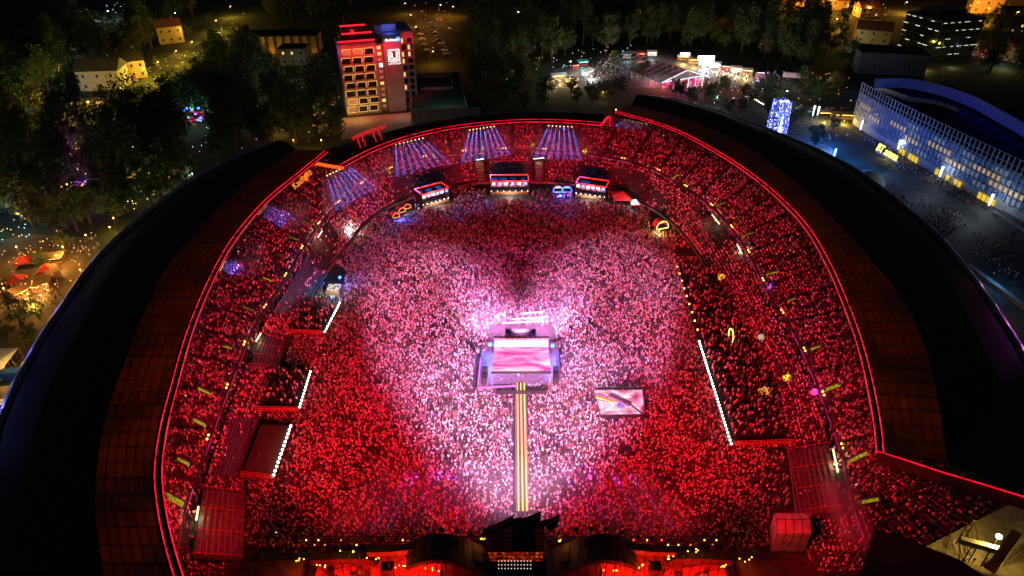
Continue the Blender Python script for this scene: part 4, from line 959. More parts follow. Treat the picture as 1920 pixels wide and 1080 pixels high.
lamp('POINT', 'gold_light', at(1464, 622, 5.5), 1800, (1, .7, .1))
def glitter(c, z, h, r, lab, col, n=60):
    o = tag(empty('glitter_tree', at(*c, z)), lab, 'decoration'); MB().tube([(0, 0, 0), (.1, 0, h * .6)], .1, 5).obj('trunk', M['bark'], o); mb = MB()
    for k in range(n):
        th = random.uniform(0, 6.3); ph = random.uniform(-.4, 1.5); rr_ = r * random.uniform(.5, 1)
        x, y, zz = rr_ * math.cos(th) * math.cos(ph), rr_ * math.sin(th) * math.cos(ph), h * .6 + rr_ * math.sin(ph); s_ = .12
        mb.add([(x - s_, y, zz - s_), (x + s_, y, zz - s_), (x + s_, y + .05, zz + s_), (x - s_, y, zz + s_)], [(0, 1, 2, 3)])
    MB.obj(mb, 'crown', col, o); return o
glitter((1474, 722), 2.2, 3, 1.4, 'yellow glittering tree on the right deck', glow('glitter_y', (1, .75, .05), 2.2, False))
glitter((1430, 745), 2.2, 3, 1.5, 'dimmer yellow glittering tree nearer the long bulb row', glow('glitter_d', (.9, .6, .05), .8, False), 45)
glitter((1395, 505), 2.2, 3, 1.2, 'orange glittering tree at the far end of the right deck', glow('glitter_o', (1, .5, .05), 1.5, False), 45)
glitter((1350, 530), 2.2, 3, 1.2, 'yellow letter garland tree near the sparse orange bulbs', glow('glitter_l', (1, .65, .05), 1.0, False), 40)
for c, r, col, lab in (((1527, 735), .8, (1, .03, .25), 'glowing pink ball on the right walkway'), ((1441, 543), .7, (.35, .1, 1), 'glowing violet ball lamp on the right walkway'), ((1427, 632), .9, (.45, .75, .5), 'pale green shining ball on the right deck')):
    p = at(*c, 8 if c[0] != 1427 else 4); o = tag(empty('ball_lamp', (p.x, p.y, p.z - 1)), lab, 'ball lamp')
    MB().lathe([(r * .2, -r), (r * .75, -r * .66), (r, 0), (r * .75, r * .66), (r * .2, r)], 10, (0, 0, 1)).obj('ball', glow('ball_' + str(c[0]), col, 2.2 if c[0] != 1427 else .5), o, True); MB().bar((0, 0, -1.5), (0, 0, .2), .12).obj('stand', M['dark_metal'], o)
    if c[0] != 1427: lamp('POINT', 'ball_light', p + Vector((0, 0, .2 + r)), 500, col)
# illuminated lettering at the left end of the far stand
kb = at(553, 356, 15.5); kd = at(590, 322, 15.5) - kb
ks = tag(empty('letter_sign', kb, math.atan2(kd.y, kd.x)), 'slanted glowing orange KAUFLAND lettering on the left end of the far stand', 'sign')
me = text_mesh('Kaufland', 3.3, .02); me.materials.append(glow('orange_letters', (1, .25, .02), 1.3, False)); o = link('lettering', me, ks); o.rotation_euler = (R(60), 0, 0); o.scale = (kd.length / 13.0, 1, 1)
ks['label'] = 'slanted glowing orange lettering on the left end of the far stand'
MB().bar((0, .3, -.2), (kd.length, .3, -.2), .2).obj('rail', M['dark_metal'], ks)
# blue beams: rows of small spotlights under the roof edge
BEAMS = [((613, 328), (652, 309), 17, (672, 375), 8), ((742, 270), (792, 258), 17, (795, 320), 8), ((881, 243), (926, 236), 17, (912, 300), 8), ((1029, 235), (1072, 237), 17, (1045, 300), 7), ((1172, 224), (1212, 231), 18, (1168, 262), 6),
         ((497, 386), (484, 400), 18, (575, 430), 5), ((419, 490), (411, 506), 18, (500, 512), 5)]
def smoke(poly, z0, z1, dens, lab):
    if sum(poly[i][0] * poly[(i + 1) % len(poly)][1] - poly[(i + 1) % len(poly)][0] * poly[i][1] for i in range(len(poly))) < 0: poly = poly[::-1]
    o = MB().prism(poly, z0, z1).obj('smoke', smat(dens)); return tag(o, lab, 'smoke', 'smoke in the stadium', 'stuff')
SMATS = {}
def smat(dens):
    if dens in SMATS: return SMATS[dens]
    mt = bpy.data.materials.new('smoke'); mt.use_nodes = True; t = mt.node_tree; t.nodes.remove(t.nodes['Principled BSDF']); pv = t.nodes.new('ShaderNodeVolumePrincipled')
    pv.inputs['Color'].default_value = (.9, .9, .92, 1); pv.inputs['Density'].default_value = dens; pv.inputs['Anisotropy'].default_value = .1
    t.links.new(pv.outputs[0], t.nodes['Material Output'].inputs['Volume']); SMATS[dens] = mt; return mt
hm2 = MB().lathe([(.08, -.3), (.3, -.2), (.28, .25), (.1, .32)], 8).mesh('beam_head', M['dark_metal'])
lens = MB().lathe([(.05, -.34), (.24, -.31), (.24, -.27)], 8).mesh('lens', glow('beam_lens', (1, .75, .3), 4, False))
for i, (a_, b_2, z, t_, n) in enumerate(BEAMS):
    A, B = at(*a_, z - 1.4), at(*b_2, z - 1.4); T_ = at(*t_, 9); ctr = (A + B) / 2
    o = empty('beam_light_row', A); o.parent = stadium; o.location = A - stadium.location
    MB().bar((0, 0, .45), B - A + Vector((0, 0, .45)), .15).obj('bar', M['dark_metal'], o)
    for k in range(n):
        p = A.lerp(B, k / max(1, n - 1)); q = link('beam_head', hm2, o); q.location = p - A; q3 = link('lens', lens, q)
        tgt = T_ + (p - ctr) * 1.9; dv = (Vector(p) - tgt); q.rotation_euler = dv.to_track_quat('Z', 'Y').to_euler()
        lamp('SPOT', 'blue_beam', p - dv.normalized() * .45, (360 if i < 5 else 200) * KW, (.03, .17, 1) if i < 5 else (.1, .1, 1), tgt, 7, .8, .08)
    q4 = [A + (A - B) * .25, B + (B - A) * .25, T_ + (B - A) * 1.6, T_ - (B - A) * 1.6]
    smoke([(q.x, q.y) for q in q4], 9.0, z - .6, .022, 'smoke with blue beams under the roof edge, %s group' % ('first', 'second', 'third', 'fourth', 'fifth', 'left side upper', 'left side lower')[i])

# ================================================================== outside the stadium
# ------------------------------------------------------------------ roads and paved places
def ribbon(name, pts, w, z, m):
    c = spline([at(u, v, 0) for u, v in pts], 40); n = normals2d(c); l = c.copy(); r = c.copy(); l[:, :2] += n * w / 2; r[:, :2] -= n * w / 2; l[:, 2] = r[:, 2] = z
    return tag(MB().grid([[tuple(p) for p in l], [tuple(p) for p in r]]).obj(name, m), kind='structure')
ribbon('street', [(60, 225), (150, 205), (240, 160), (330, 105), (370, 75), (420, 35), (470, -15)], 9, .02, M['asphalt'])
ribbon('street', [(836, 112), (815, 60), (795, 15), (785, -40)], 22, .02, M['asphalt'])
ribbon('street', [(1300, 262), (1400, 222), (1470, 212), (1560, 222), (1610, 200), (1680, 175)], 16, .03, M['asphalt'])
ribbon('street', [(1900, 115), (1800, 125), (1700, 145), (1600, 140)], 8, .02, M['asphalt'])
ribbon('street', [(1920, 60), (1800, 40), (1650, 25), (1450, 10), (1200, 0)], 12, .02, M['asphalt'])
sheet('plaza', [(1390, 262), (1500, 225), (1600, 232), (1700, 290), (1950, 430), (2100, 700), (1900, 760), (1820, 540), (1700, 400), (1560, 305)], .045, M['paving'])
sheet('lawn', [(1520, 262), (1580, 236), (1640, 268), (1690, 300), (1650, 330), (1600, 320), (1540, 296)], .06, M['grass'])
sheet('market_square', [(-60, 470), (40, 440), (180, 445), (190, 490), (130, 560), (40, 690), (-90, 760)], .05, mat('packed_earth', (.10, .07, .04), .9, scale=.3))
sheet('food_court_paving', [(1015, 165), (1040, 130), (1170, 92), (1300, 92), (1500, 128), (1480, 165), (1300, 165), (1160, 165)], .05, M['paving'])
sheet('hotel_forecourt', [(640, 222), (900, 200), (905, 225), (640, 262)], .05, M['concrete'])

# ------------------------------------------------------------------ lamps along streets and paths
def make_lamp(kind):
    h = 8 if kind[:5] != 'globe' else 5
    o = empty('street_lamp'); MB().tube([(0, 0, 0), (0, 0, h * .6), (0, 0, h)], [.12, .09, .07], 6).obj('pole', M['dark_metal'], o)
    mm = {'sodium': M['sodium'], 'cold': M['coldlamp'], 'globe': glow('globe_amber', (1, .5, .1), 7, False), 'globe_teal': glow('globe_teal', (.4, .9, 1), 5, False), 'globe_violet': glow('globe_violet', (.5, .1, 1), 6, False), 'globe_lime': glow('globe_lime', (.8, 1, .3), 4, False)}[kind]
    if kind[:5] == 'globe': MB().lathe([(.08, -.24), (.24, -.1), (.24, .1), (.08, .24)], 8, (0, 0, h + .3)).obj('globe', mm, o, True)
    else:
        MB().tube([(0, 0, h), (.5, 0, h + .3), (1.3, 0, h + .35)], .06, 5).obj('arm', M['dark_metal'], o)
        MB().box(.9, 1.7, -.2, .2, h + .28, h + .42).obj('housing', M['dark_metal'], o); MB().lathe([(.12, -.12), (.36, 0), (.3, .22)], 8, (1.3, 0, h + .05)).obj('lamp', mm, o)
    return remember(o)
LK = {k: make_lamp(k) for k in ('sodium', 'cold', 'globe', 'globe_teal', 'globe_violet', 'globe_lime')}; used = set()
LAMPS = []
LCOL = {'sodium': (1, .42, .06), 'cold': (.6, .85, 1), 'globe': (1, .68, .25)}
def street_lamp(u, v, kind, e, lab, grp='street lamps', col=None):
    # (u, v) is where the shining head shows
    h = 8.2 if kind[:5] != 'globe' else 5.4; p = at(u, v, h)
    o = LK[kind] if kind not in used else copy_tree(LK[kind]); used.add(kind)
    o.location = (p.x - (1.3 if kind[:5] != 'globe' else 0), p.y, 0); tag(o, lab, 'street lamp', grp)
    LAMPS.append((p.x, p.y)); lamp('POINT', 'street_light', p + Vector((0, -.6, -.7)), e, col or LCOL[kind], radius=.35)
for k, (u, v) in enumerate(((432, 12), (405, 38), (360, 78), (330, 95), (296, 116), (268, 128), (302, 143), (225, 165), (165, 190), (190, 196), (112, 190))):
    street_lamp(u, v, 'sodium', 11000, 'yellow street lamp along the tree lined street at the upper left', 'lamps of the upper left street', (1, .62, .06))
for (u, v, e, lab) in ((202, 20, 5200, 'brilliant cold lamp over the parked cars at the upper left'), (138, 81, 1200, 'lone cold lamp on the dark slope at the upper left'), (116, 157, 1500, 'cold lamp left of the white house'),
                       (276, 40, 250, 'small cold lamp beyond the parked cars'), (328, 24, 200, 'small cold lamp near the street top'), (972, 22, 500, 'single white lamp in the dark woods right of the hotel'), (248, 275, 200, 'faint lamp in the woods above the left roof'),
                       (1476, 170, 2500, 'cold lamp behind the blue light tower'), (1070, 115, 3500, 'tall white lamp mast at the food court'), (1540, 322, 1, 'unlit')):
    if lab != 'unlit': street_lamp(u, v, 'cold', e, lab)
for (u, v) in ((770, 28), (780, 50), (826, 9), (760, 6), (850, 12), (812, 96)): street_lamp(u, v, 'sodium', 6000, 'orange street lamp along the parking street behind the hotel', 'lamps of the parking street', (1, .34, .04))
for (u, v) in ((1500, 6), (1545, 3), (1590, 10), (1630, 12), (1570, 35), (1700, 4), (1820, 10), (1855, 15), (1910, 22), (1300, 2), (1190, 1), (1410, 2)): street_lamp(u, v, 'sodium', 20000, 'orange street lamp in the far street at the top right', 'lamps of the far street', (1, .4, .04))
for (u, v, lab) in ((117, 462, 'lamp over the tables beside the bare lit trunk'), (6, 540, 'lamp at the left edge of the orange square'), (104, 478, 'lamp over the lit stall of the orange square'), (92, 655, 'lamp before the yellow tent roof'), (30, 462, 'lamp at the upper left of the orange square'), (212, 408, 'lamp among trees close above the left roof'), (62, 570, 'lamp at the lower end of the orange square'), (150, 505, 'lamp right of the red parasols')):
    street_lamp(u, v, 'globe', 2400, lab, 'lamps of the orange square', (1, .5, .08))
def lampspot(u, v):
    if u > 1000: return 'behind the far stadium roof'
    if u > 480: return 'among trees left of the hotel'
    if u > 210: return 'close above the left roof edge'
    return 'around the small park stages'
for (u, v, c) in ((500, 205, (1, .5, .12)), (520, 230, (1, .45, .08)), (590, 215, (1, .45, .08)), (602, 262, (1, .45, .06)), (550, 262, (1, .5, .1)), (545, 160, (1, .9, .6)), (570, 182, (1, .95, .8)), (500, 195, (.7, .9, 1)), (522, 205, (.8, .9, 1)), (360, 325, (.6, .9, 1)), (403, 309, (1, .8, .4)), (316, 332, (1, .8, .4)), (220, 338, (1, .7, .3)), (270, 325, (.5, .9, 1)), (125, 345, (1, .6, .4)), (160, 340, (1, .6, .3)), (190, 305, (.6, .2, 1)), (175, 318, (.6, .2, 1)), (105, 262, (1, .75, .15)), (160, 440, (1, .8, .3)), (205, 425, (1, .85, .4)), (1300, 195, (.8, 1, .3)), (1345, 182, (.6, .9, 1)), (1130, 172, (1, .5, .08)), (1155, 205, (1, .85, .3)), (1310, 205, (.8, 1, .2))):
    kd = 'globe_violet' if c[2] > .9 and c[1] < .3 else ('globe_teal' if c[0] < .85 and c[2] > .9 else ('globe_lime' if c[1] > .95 else 'globe')); street_lamp(u, v, kd, 1600 if (kd == 'globe' and 480 < u < 620) else 700, {'globe': 'small amber', 'globe_teal': 'small bluish', 'globe_violet': 'small violet', 'globe_lime': 'small lime green'}[kd] + ' path lamp ' + lampspot(u, v), 'path lamps in the park', c)

# ------------------------------------------------------------------ hotel
H0 = at(652, 217, 0); H1 = at(760, 206, 0); hz = math.atan2(H1.y - H0.y, H1.x - H0.x); HL = (H1 - H0).length
ho = tag(empty('hotel', H0, hz), 'tall hotel tower floodlit red, with gold framed windows and a lit logo', 'hotel')
wb = HL * .60; HT = 35.0                       # front block
red_wall = mat('hotel_render', (.40, .30, .26), .8, var=.08)
MB().box(0, wb, 0, 15, 0, HT - 1).obj('wall', red_wall, ho)
MB().box(-.3, wb + .3, -.3, 15.3, HT - 1, HT - .4).obj('cornice', red_wall, ho)
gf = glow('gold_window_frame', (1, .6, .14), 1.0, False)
rows = 8; rh = (HT - 3) / rows; cwid = (wb - 1.5) / 3
for r_ in range(rows):
    for c_ in range(3):
        off = .5 if r_ % 2 else -.2
        x0 = .9 + c_ * cwid + off; x1 = x0 + cwid * .76; z0 = 1.4 + r_ * rh; z1 = z0 + rh * .68
        lit = random.random() < .25
        wn = MB().box(x0, x1, -.06, .1, z0, z1).obj('window', M['win_dim'] if (lit and r_ in (7, 1, 0)) else M['glass'], ho)
        full = random.random() < .8
        fr = MB().box(x0 - .16, x1 + .16, -.2, -.05, z1, z1 + .2)
        if full: fr.box(x1, x1 + .2, -.2, -.05, z0, z1)
        fr.box(x0 - .2, x0, -.2, -.05, z0 if r_ < 3 else z0 + (z1 - z0) * .5, z1)
        if r_ < 2: fr.box(x0 - .16, x1 + .16, -.2, -.05, z0 - .2, z0)
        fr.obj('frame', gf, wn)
MB().box(wb, wb + 3.6, 1.2, 14, 0, HT - 1.5).obj('stair_shaft', M['concrete'], ho)
for r_ in range(11): MB().box(wb + .6, wb + 2.4, 1.1, 1.25, 2 + r_ * 2.9, 3.5 + r_ * 2.9).obj('window', M['win_warm'] if r_ in (1, 4, 9, 10) else M['win_dim'], ho)
tx0, tx1, TH = wb + 3.6, HL + .6, 37.5
MB().box(tx0, tx1, -1.0, 12, 0, TH).obj('sign_tower', mat('tower_render', (.32, .27, .26), .8, var=.15, scale=.3), ho)
# emblem: square meander with a U in it, name below, hotel name above
sw = tx1 - tx0; ex, ez, es = tx0 + sw * .2, 25.2, sw * .66
em = MB().box(ex, ex + es, -1.2, -1.05, ez, ez + es).obj('emblem', glow('emblem_red', (.5, .01, .02), .25, False), ho)
ew = glow('emblem_white', (1, .92, .85), 1.6, False); mb = MB()
def bx(a, b_, c_, d_): mb.box(ex + es * a, ex + es * b_, -1.32, -1.2, ez + es * c_, ez + es * d_)
for q in ((0, 1, .94, 1), (0, 1, 0, .06), (0, .06, .06, .94), (.94, 1, .06, .94), (.14, .2, .14, .86), (.8, .86, .14, .86), (.06, .14, .4, .46), (.86, .94, .6, .66), (.2, .34, .8, .86), (.66, .8, .8, .86), (.2, .8, .12, .18), (.1, .14, .7, .74), (.26, .33, .3, .74), (.67, .74, .3, .74), (.06, .14, .2, .25), (.45, .55, .86, .94)): bx(*q)
mb.obj('meander', ew, em)
me = text_mesh('U', es * .72, .05); me.materials.append(ew); o = link('letter', me, ho); o.rotation_euler = (R(90), 0, 0); o.location = (ex + es * .28, -1.4, ez + es * .22)
me = text_mesh('UNTOLD', es * .26, .05); me.materials.append(ew); o = link('lettering', me, ho); o.rotation_euler = (R(90), 0, 0); o.location = (ex - .1, -1.2, ez - es * .26)
me = text_mesh('Radisson', es * .30, .05, .3); me.materials.append(glow('sign_blue_white', (.55, .7, 1), 3, False)); o = link('lettering', me, ho); o.rotation_euler = (R(90), 0, 0); o.location = (tx0 + sw * .1, -1.2, TH - 2.6)
MB().box(tx0 + sw * .76, tx0 + sw * .94, -1.3, -1.02, TH - 2.9, TH - 1.0).obj('blue_plate', glow('sign_blue', (.05, .15, 1), 4, False), ho)
me = text_mesh('BLU', es * .13, .05); me.materials.append(ew); o = link('lettering', me, ho); o.rotation_euler = (R(90), 0, 0); o.location = (tx0 + sw * .77, -1.4, TH - 2.2)
sd = MB().box(wb + .9, wb + 2.7, 1.0, 1.1, 22.3, 24.3).obj('round_sign', glow('round_sign', (.8, .95, 1), 1.2, False), ho)
# roof storeys with red tubes
MB().box(1.5, wb + 1, 4, 14.5, HT - .4, HT + 2.4).obj('penthouse', M['dark_metal'], ho); MB().box(3, wb - 2, 7, 14.5, HT + 2.4, HT + 5).obj('penthouse', M['dark_metal'], ho)
rt = glow('roof_red_tube', (1, .015, .03), 1.5)
for (x0, x1, y, z) in ((0, wb, 2.2, HT), (2.5, wb - .5, 5.0, HT + 3.0), (2.5, wb - 3, 9, HT + 5.8)): MB().box(x0, x1, y, y + .5, z, z + .7).obj('red_tube', rt, ho)
MB().box(wb + 1.5, wb + 4.5, 6, 11, HT, HT + 6).obj('lift_housing', M['greyplaster'], ho); MB().box(tx0 + .5, tx1 - .5, 8, 12, TH, TH + 3.4).obj('plant_room', M['white'], ho)
for x in (5, wb + 2.5): MB().tube([(x, 12, HT + 4), (x, 12, HT + 11)], .12, 5).obj('mast', M['redpaint'], ho)
# rear wing with balconies
MB().box(tx1, tx1 + 7, 3, 26, 0, 38).obj('rear_wing', M['greyplaster'], ho)
for r_ in range(10):
    for c_ in range(2):
        z = 3 + r_ * 3.3; lit = (r_, c_) in ((9, 0), (7, 0), (7, 1), (6, 0), (4, 0), (2, 0), (8, 1))
        MB().box(tx1 + .6 + c_ * 3.2, tx1 + 1.6 + c_ * 3.2 + (0 if lit else 1), 2.85, 3.05, z, z + 2.1).obj('window', M['win_warm'] if lit else M['glass'], ho)
        MB().box(tx1 + .3 + c_ * 3.2, tx1 + 3.2 + c_ * 3.2, 1.7, 3.0, z - .5, z - .3).obj('balcony', M['redpaint'] if r_ > 6 else M['concrete'], ho)
def hp(x, y, z): return H0 + Vector((math.cos(hz) * x - math.sin(hz) * y, math.sin(hz) * x + math.cos(hz) * y, z))
for x in (3, 9, 15, 20): lamp('SPOT', 'hotel_red_flood', hp(x, -5.5, HT + 3), 8000, (1, .02, .03), hp(x, 0, 20), 95, .9)
for x in (tx0 + 2, tx0 + 6): lamp('SPOT', 'hotel_pink_flood', hp(x, -6, HT + 4), 6500, (1, .03, .1), hp(x, -1, 26), 80, .9)
lamp('SPOT', 'hotel_rear_flood', hp(tx1 + 4, -4, 42), 7000, (1, .02, .03), hp(tx1 + 4, 4, 28), 70, .9)
lamp('POINT', 'hotel_violet', hp(-2.5, 3, 30), 900, (.5, .05, 1)); lamp('POINT', 'hotel_base', hp(5, -9, 5), 1500, (1, .55, .12)); lamp('POINT', 'hotel_base', hp(-4, -4, 4), 900, (1, .45, .08)); lamp('POINT', 'roof_red', hp(8, 6, HT + 4), 900, (1, .02, .03)); lamp('POINT', 'roof_blue', hp(tx0 + 4, 3, TH + 2), 500, (.1, .15, 1)); lamp('POINT', 'hotel_tower_base', hp(tx0 + 4, -12, 6), 500, (.9, .8, .6))
# sunken green court beside the hotel
ct = tag(empty('sports_court', at(820, 200, 0)), 'dark green roofed hall with pale rim beside the hotel', 'building')
q = [at(770, 208, 6), at(876, 203, 6), at(860, 138, 6), at(775, 141, 6)]
wobj(sq(q, 0, 6), 'hall', M['concrete'], ct); wobj(MB().prism([(p.x, p.y) for p in q], 6.02, 6.1), 'green_roof', mat('green_membrane', (.03, .09, .06), .8), ct)
mb = MB()
for i in range(4): mb.bar(q[i] + Vector((0, 0, .4)), q[(i + 1) % 4] + Vector((0, 0, .4)), .5, .6)
wobj(mb, 'rim', M['plaster'], ct)
q2 = [at(788, 167, 7), at(850, 165, 7), at(846, 142, 7), at(785, 144, 7)]; mb = MB()
for i in range(4): mb.bar(q2[i], q2[(i + 1) % 4], .5, 1.6)
wobj(mb, 'parapet', M['plaster'], ct)
lamp('POINT', 'court_lamp', at(835, 172, 14), 700, (.8, .95, .7))

# ------------------------------------------------------------------ arena building with lattice facade
BTb = [(1598, 232), (1645, 263), (1700, 296), (1780, 342), (1860, 386), (1940, 428), (2050, 484)]
K = 64; fb = pix(BTb, 0, K); nf = normals2d(fb)          # travels away to the right: left side is behind
ar = tag(empty('arena_hall', (fb[20][0], fb[20][1], 0)), 'long curved arena hall with lattice facade in blue light', 'arena')
AH = 21.0
bk = pix([(1640, 206), (1700, 205), (1790, 225), (1880, 265), (2000, 330), (2150, 420)], 0, K)
wobj(MB().grid([[(p[0], p[1], 0) for p in fb], [(p[0], p[1], AH - 5.5) for p in fb]]), 'wall', M['greyplaster'], ar)
roofg = [[(*(fb[i, :2] + nf[i] * .6), AH - 5.6) for i in range(K)], [(*(fb[i, :2] + nf[i] * 16), AH - 4.5) for i in range(K)], [(*(fb[i, :2] + nf[i] * 44), AH - 3) for i in range(K)]]
wobj(MB().grid(roofg), 'roof', M['black'], ar)
lat = mat('facade_lattice', (.26, .3, .37), .5, .1)
nr_, zrow = 7, AH / 7.6
mull = MB()
def fpt(k, off=-.5):
    k = min(max(k, 0), K - 1.001); i = int(k); f = k - i
    return np.r_[fb[i, :2] * (1 - f) + fb[i + 1, :2] * f + (nf[i] * (1 - f) + nf[i + 1] * f) * off, 0]
NC = 58
for j in range(1, nr_ + 1):
    z = j * zrow + .8; mull.tube([tuple(fpt(k * (K - 1) / 60) + np.array([0, 0, z])) for k in range(61)], .2, 4)
for c_ in range(NC + 1):
    p = fpt(c_ * (K - 1) / NC); mull.bar(p + [0, 0, zrow + .5], p + [0, 0, nr_ * zrow + .8], .35)
wobj(mull, 'lattice', lat, ar)
warm2 = glow('arena_window_warm', (1, .6, .3), .42, False); cool2 = glow('arena_window_cool', (.5, .7, 1), .14, False); blue2 = glow('arena_window_blue', (.1, .3, 1), .07, False)
for j in range(1, 5):
    for c_ in range(NC):
        if c_ > 50: continue
        a_, b_2 = fpt((c_ + .22) * (K - 1) / NC, -.12), fpt((c_ + .78) * (K - 1) / NC, -.12); z = j * zrow + 1.35
        u_ = proj((a_ + b_2)[None] / 2 + [0, 0, z])[0][0]; pwm = .75 if (u_ > 1800 and j in (2, 3)) else (.4 if u_ > 1700 else .25)
        mm_ = warm2 if (j in (2, 3) and (math.sin(c_ * .55 + j * 2.1) + .9 * pwm + random.uniform(-.35, .35)) > .55) else (cool2 if u_ > 1690 and math.sin(c_ * .9 + j) > .2 else blue2)
        wobj(MB().bar(a_ + [0, 0, z + zrow * .3], b_2 + [0, 0, z + zrow * .3], .1, zrow * .66), 'window', mm_, ar)
yl = glow('yellow_entrance', (1, .66, .05), .75, False)
for u0, u1 in ((1692, 1722), (1757, 1805), (1838, 1866)):
    for t in np.arange(0, 1, .24):
        a_ = at(u0 + (u1 - u0) * t, 0, 0); uu = u0 + (u1 - u0) * t
        kk = np.argmin(np.abs(proj(np.c_[fb[:, :2], np.full(K, 1.8)])[:, 0] - uu)); p0, p1 = fpt(kk - .45, -.7), fpt(kk + .3, -.7)
        wobj(MB().bar(p0 + [0, 0, 1.6], p1 + [0, 0, 1.6], .15, 2.4), 'entrance', yl, ar)
# blue parapets on the roof
pb = pix([(1640, 148), (1700, 147), (1760, 158), (1820, 178), (1880, 208), (1950, 248), (2040, 310)], AH + 1.0, 40); nb = normals2d(pb)
plo = pb.copy(); plo[:, 2] = AH - 3.2; plo[:, :2] -= nb * 1.5
parm = mat('blue_parapet', (.55, .58, .62), .6)
wobj(MB().grid([[tuple(p) for p in plo], [tuple(p) for p in pb]]), 'rear_parapet', parm, ar)
pc = pix([(1643, 158), (1690, 176), (1710, 182), (1760, 190), (1800, 205)], AH - 2.5, 24); pd = pc.copy(); pd[:, 2] -= 2.5
wobj(MB().grid([[tuple(p) for p in pd], [tuple(p) for p in pc]]), 'inner_parapet', parm, ar)
for k, en in zip(range(2, 38, 3), (120, 160, 220, 300, 400, 450, 450, 420, 380, 320, 260, 200)): lamp('POINT', 'roof_blue_lamp', (pb[k, 0] - nb[k, 0] * 6, pb[k, 1] - nb[k, 1] * 6, AH - 2.2), en * .32, (.01, .04, 1), radius=1.0)
for (u, v, e, c) in ((1560, 250, 15000, (.01, .13, 1)), (1608, 280, 6000, (.01, .13, 1)), (1660, 300, 1600, (.1, .35, 1)), (1740, 345, 800, (.55, .72, 1)), (1820, 390, 700, (.75, .85, 1))): lamp('POINT', 'facade_flood', at(u, v, 6), e, c, radius=.5)
# letters before the arena
lb = at(1637, 279, 0); ld = at(1676, 301, 0) - lb
bs = tag(empty('arena_sign', lb + Vector((-1, -4, 0)), math.atan2(ld.y, ld.x)), 'row of bright yellow arena letters on a low wall before the hall', 'sign')
me = text_mesh('BT arena', 4.2, .15); me.materials.append(glow('yellow_letters', (1, .8, .1), 3, False)); o = link('lettering', me, bs); o.rotation_euler = (R(72), 0, 0); o.location = (0, 0, 1.2); o.scale = (ld.length / 16.0, 1.1, 1)
MB().box(-.5, ld.length + .5, .3, 1.2, 0, 1.1).obj('plinth', M['concrete'], bs)
lamp('POINT', 'sign_light', lb + ld * .5 + Vector((-1, -6, 2.5)), 700, (1, .75, .1))
# light columns on the plaza
def column_lamp(u, v, h, lab, e, c=(.75, .9, 1)):
    p = at(u, v, 0); o = tag(empty('light_column', p), lab, 'lamp', 'white light columns of the plaza'); MB().tube([(0, 0, 0), (0, 0, h * .3)], .25, 8).obj('post', M['steel'], o)
    MB().tube([(0, 0, h * .3), (0, 0, h)], [.25, .42], 8).obj('light_tube', glow('column_light', c, 3.2, False), o); lamp('POINT', 'column_lamp', p + Vector((0, -1.2, h * .9)), e, c, radius=.4)
column_lamp(1681, 287, 6, 'white light column right of the yellow letters', 700); column_lamp(1759, 338, 6, 'white light column in the middle of the plaza', 800); column_lamp(1850, 394, 6.5, 'white light column by the ramp at the right', 900)
column_lamp(1611, 250, 6, 'white light column at the near corner of the arena hall', 250); column_lamp(1561, 304, 6, 'bluish light column close behind the right roof', 900, (.3, .7, 1)); column_lamp(1531, 222, 6, 'slim light column left of the arena hall', 600); column_lamp(1522, 224, 7, 'slim green tinted light column left of the arena hall', 600, (.5, 1, .8))
lamp('POINT', 'plaza_blue', at(1470, 262, 9), 3000, (.05, .3, 1)); lamp('POINT', 'plaza_blue', at(1880, 510, 6), 900, (.15, .45, 1)); lamp('POINT', 'plaza_blue', at(1520, 245, 6), 1500, (.05, .3, 1))
# blue light tower
tp = at(1453, 256, 0); tl = tag(empty('light_tower', tp), 'square tower wrapped in blue and white light garlands', 'tower'); tm = MB(); TWH = 17; tw2 = 3.7
for sx in (-1, 1):
    for sy in (-1, 1): tm.bar((sx * tw2, sy * tw2, 0), (sx * tw2 * .82, sy * tw2 * .82, TWH), .3)
for z in range(1, 17, 2):
    f = 1 - .18 * z / TWH; w = tw2 * f
    for (a_, b_2) in (((-w, -w, z), (w, -w, z)), ((w, -w, z), (w, w, z)), ((w, w, z), (-w, w, z)), ((-w, w, z), (-w, -w, z)), ((-w, -w, z), (w, -w, z + 2)), ((w, -w, z), (-w, -w, z + 2))): tm.bar(a_, b_2, .14)
tm.obj('frame', M['steel'], tl); gb_, gw_ = MB(), MB()
for k in range(620):
    z = random.uniform(.3, TWH); w = tw2 * (1 - .18 * z / TWH) + .15; s_ = random.choice(((1, 0), (0, 1), (0, -1), (0, -1), (-1, 0))); t = random.uniform(-w, w)
    x, y = (s_[0] * w, t) if s_[0] else (t, s_[1] * w); (gw_ if random.random() < .28 else gb_).bar((x, y, z), (x + random.uniform(-.1, .1), y, z + random.uniform(.25, .9)), .12)
gb_.obj('blue_garland', glow('garland_blue', (.05, .06, 1), 3.0, False), tl)['kind'] = 'stuff'; gw_.obj('white_garland', glow('garland_white', (.75, .8, 1), 3, False), tl)['kind'] = 'stuff'
MB().box(-1.2, 1.2, -4.2, -3.9, .5, 2.6).box(-.7, .7, -4.2, -3.9, 3.5, 6).box(-.25, .25, -4.1, -3.9, 6, 11).obj('light_figure', glow('figure_white', (.8, .85, 1), 6, False), tl)
for x in (-1.3, 1.3): MB().lathe([(.2, -.6), (.9, 0), (.2, .6)], 8, (x, -2, TWH + .3)).obj('top_lamp', glow('tower_top', (.35, .45, 1), 12, False), tl)
lamp('POINT', 'tower_light', tp + Vector((0, -7, 9)), 5000, (.04, .12, 1), radius=1)
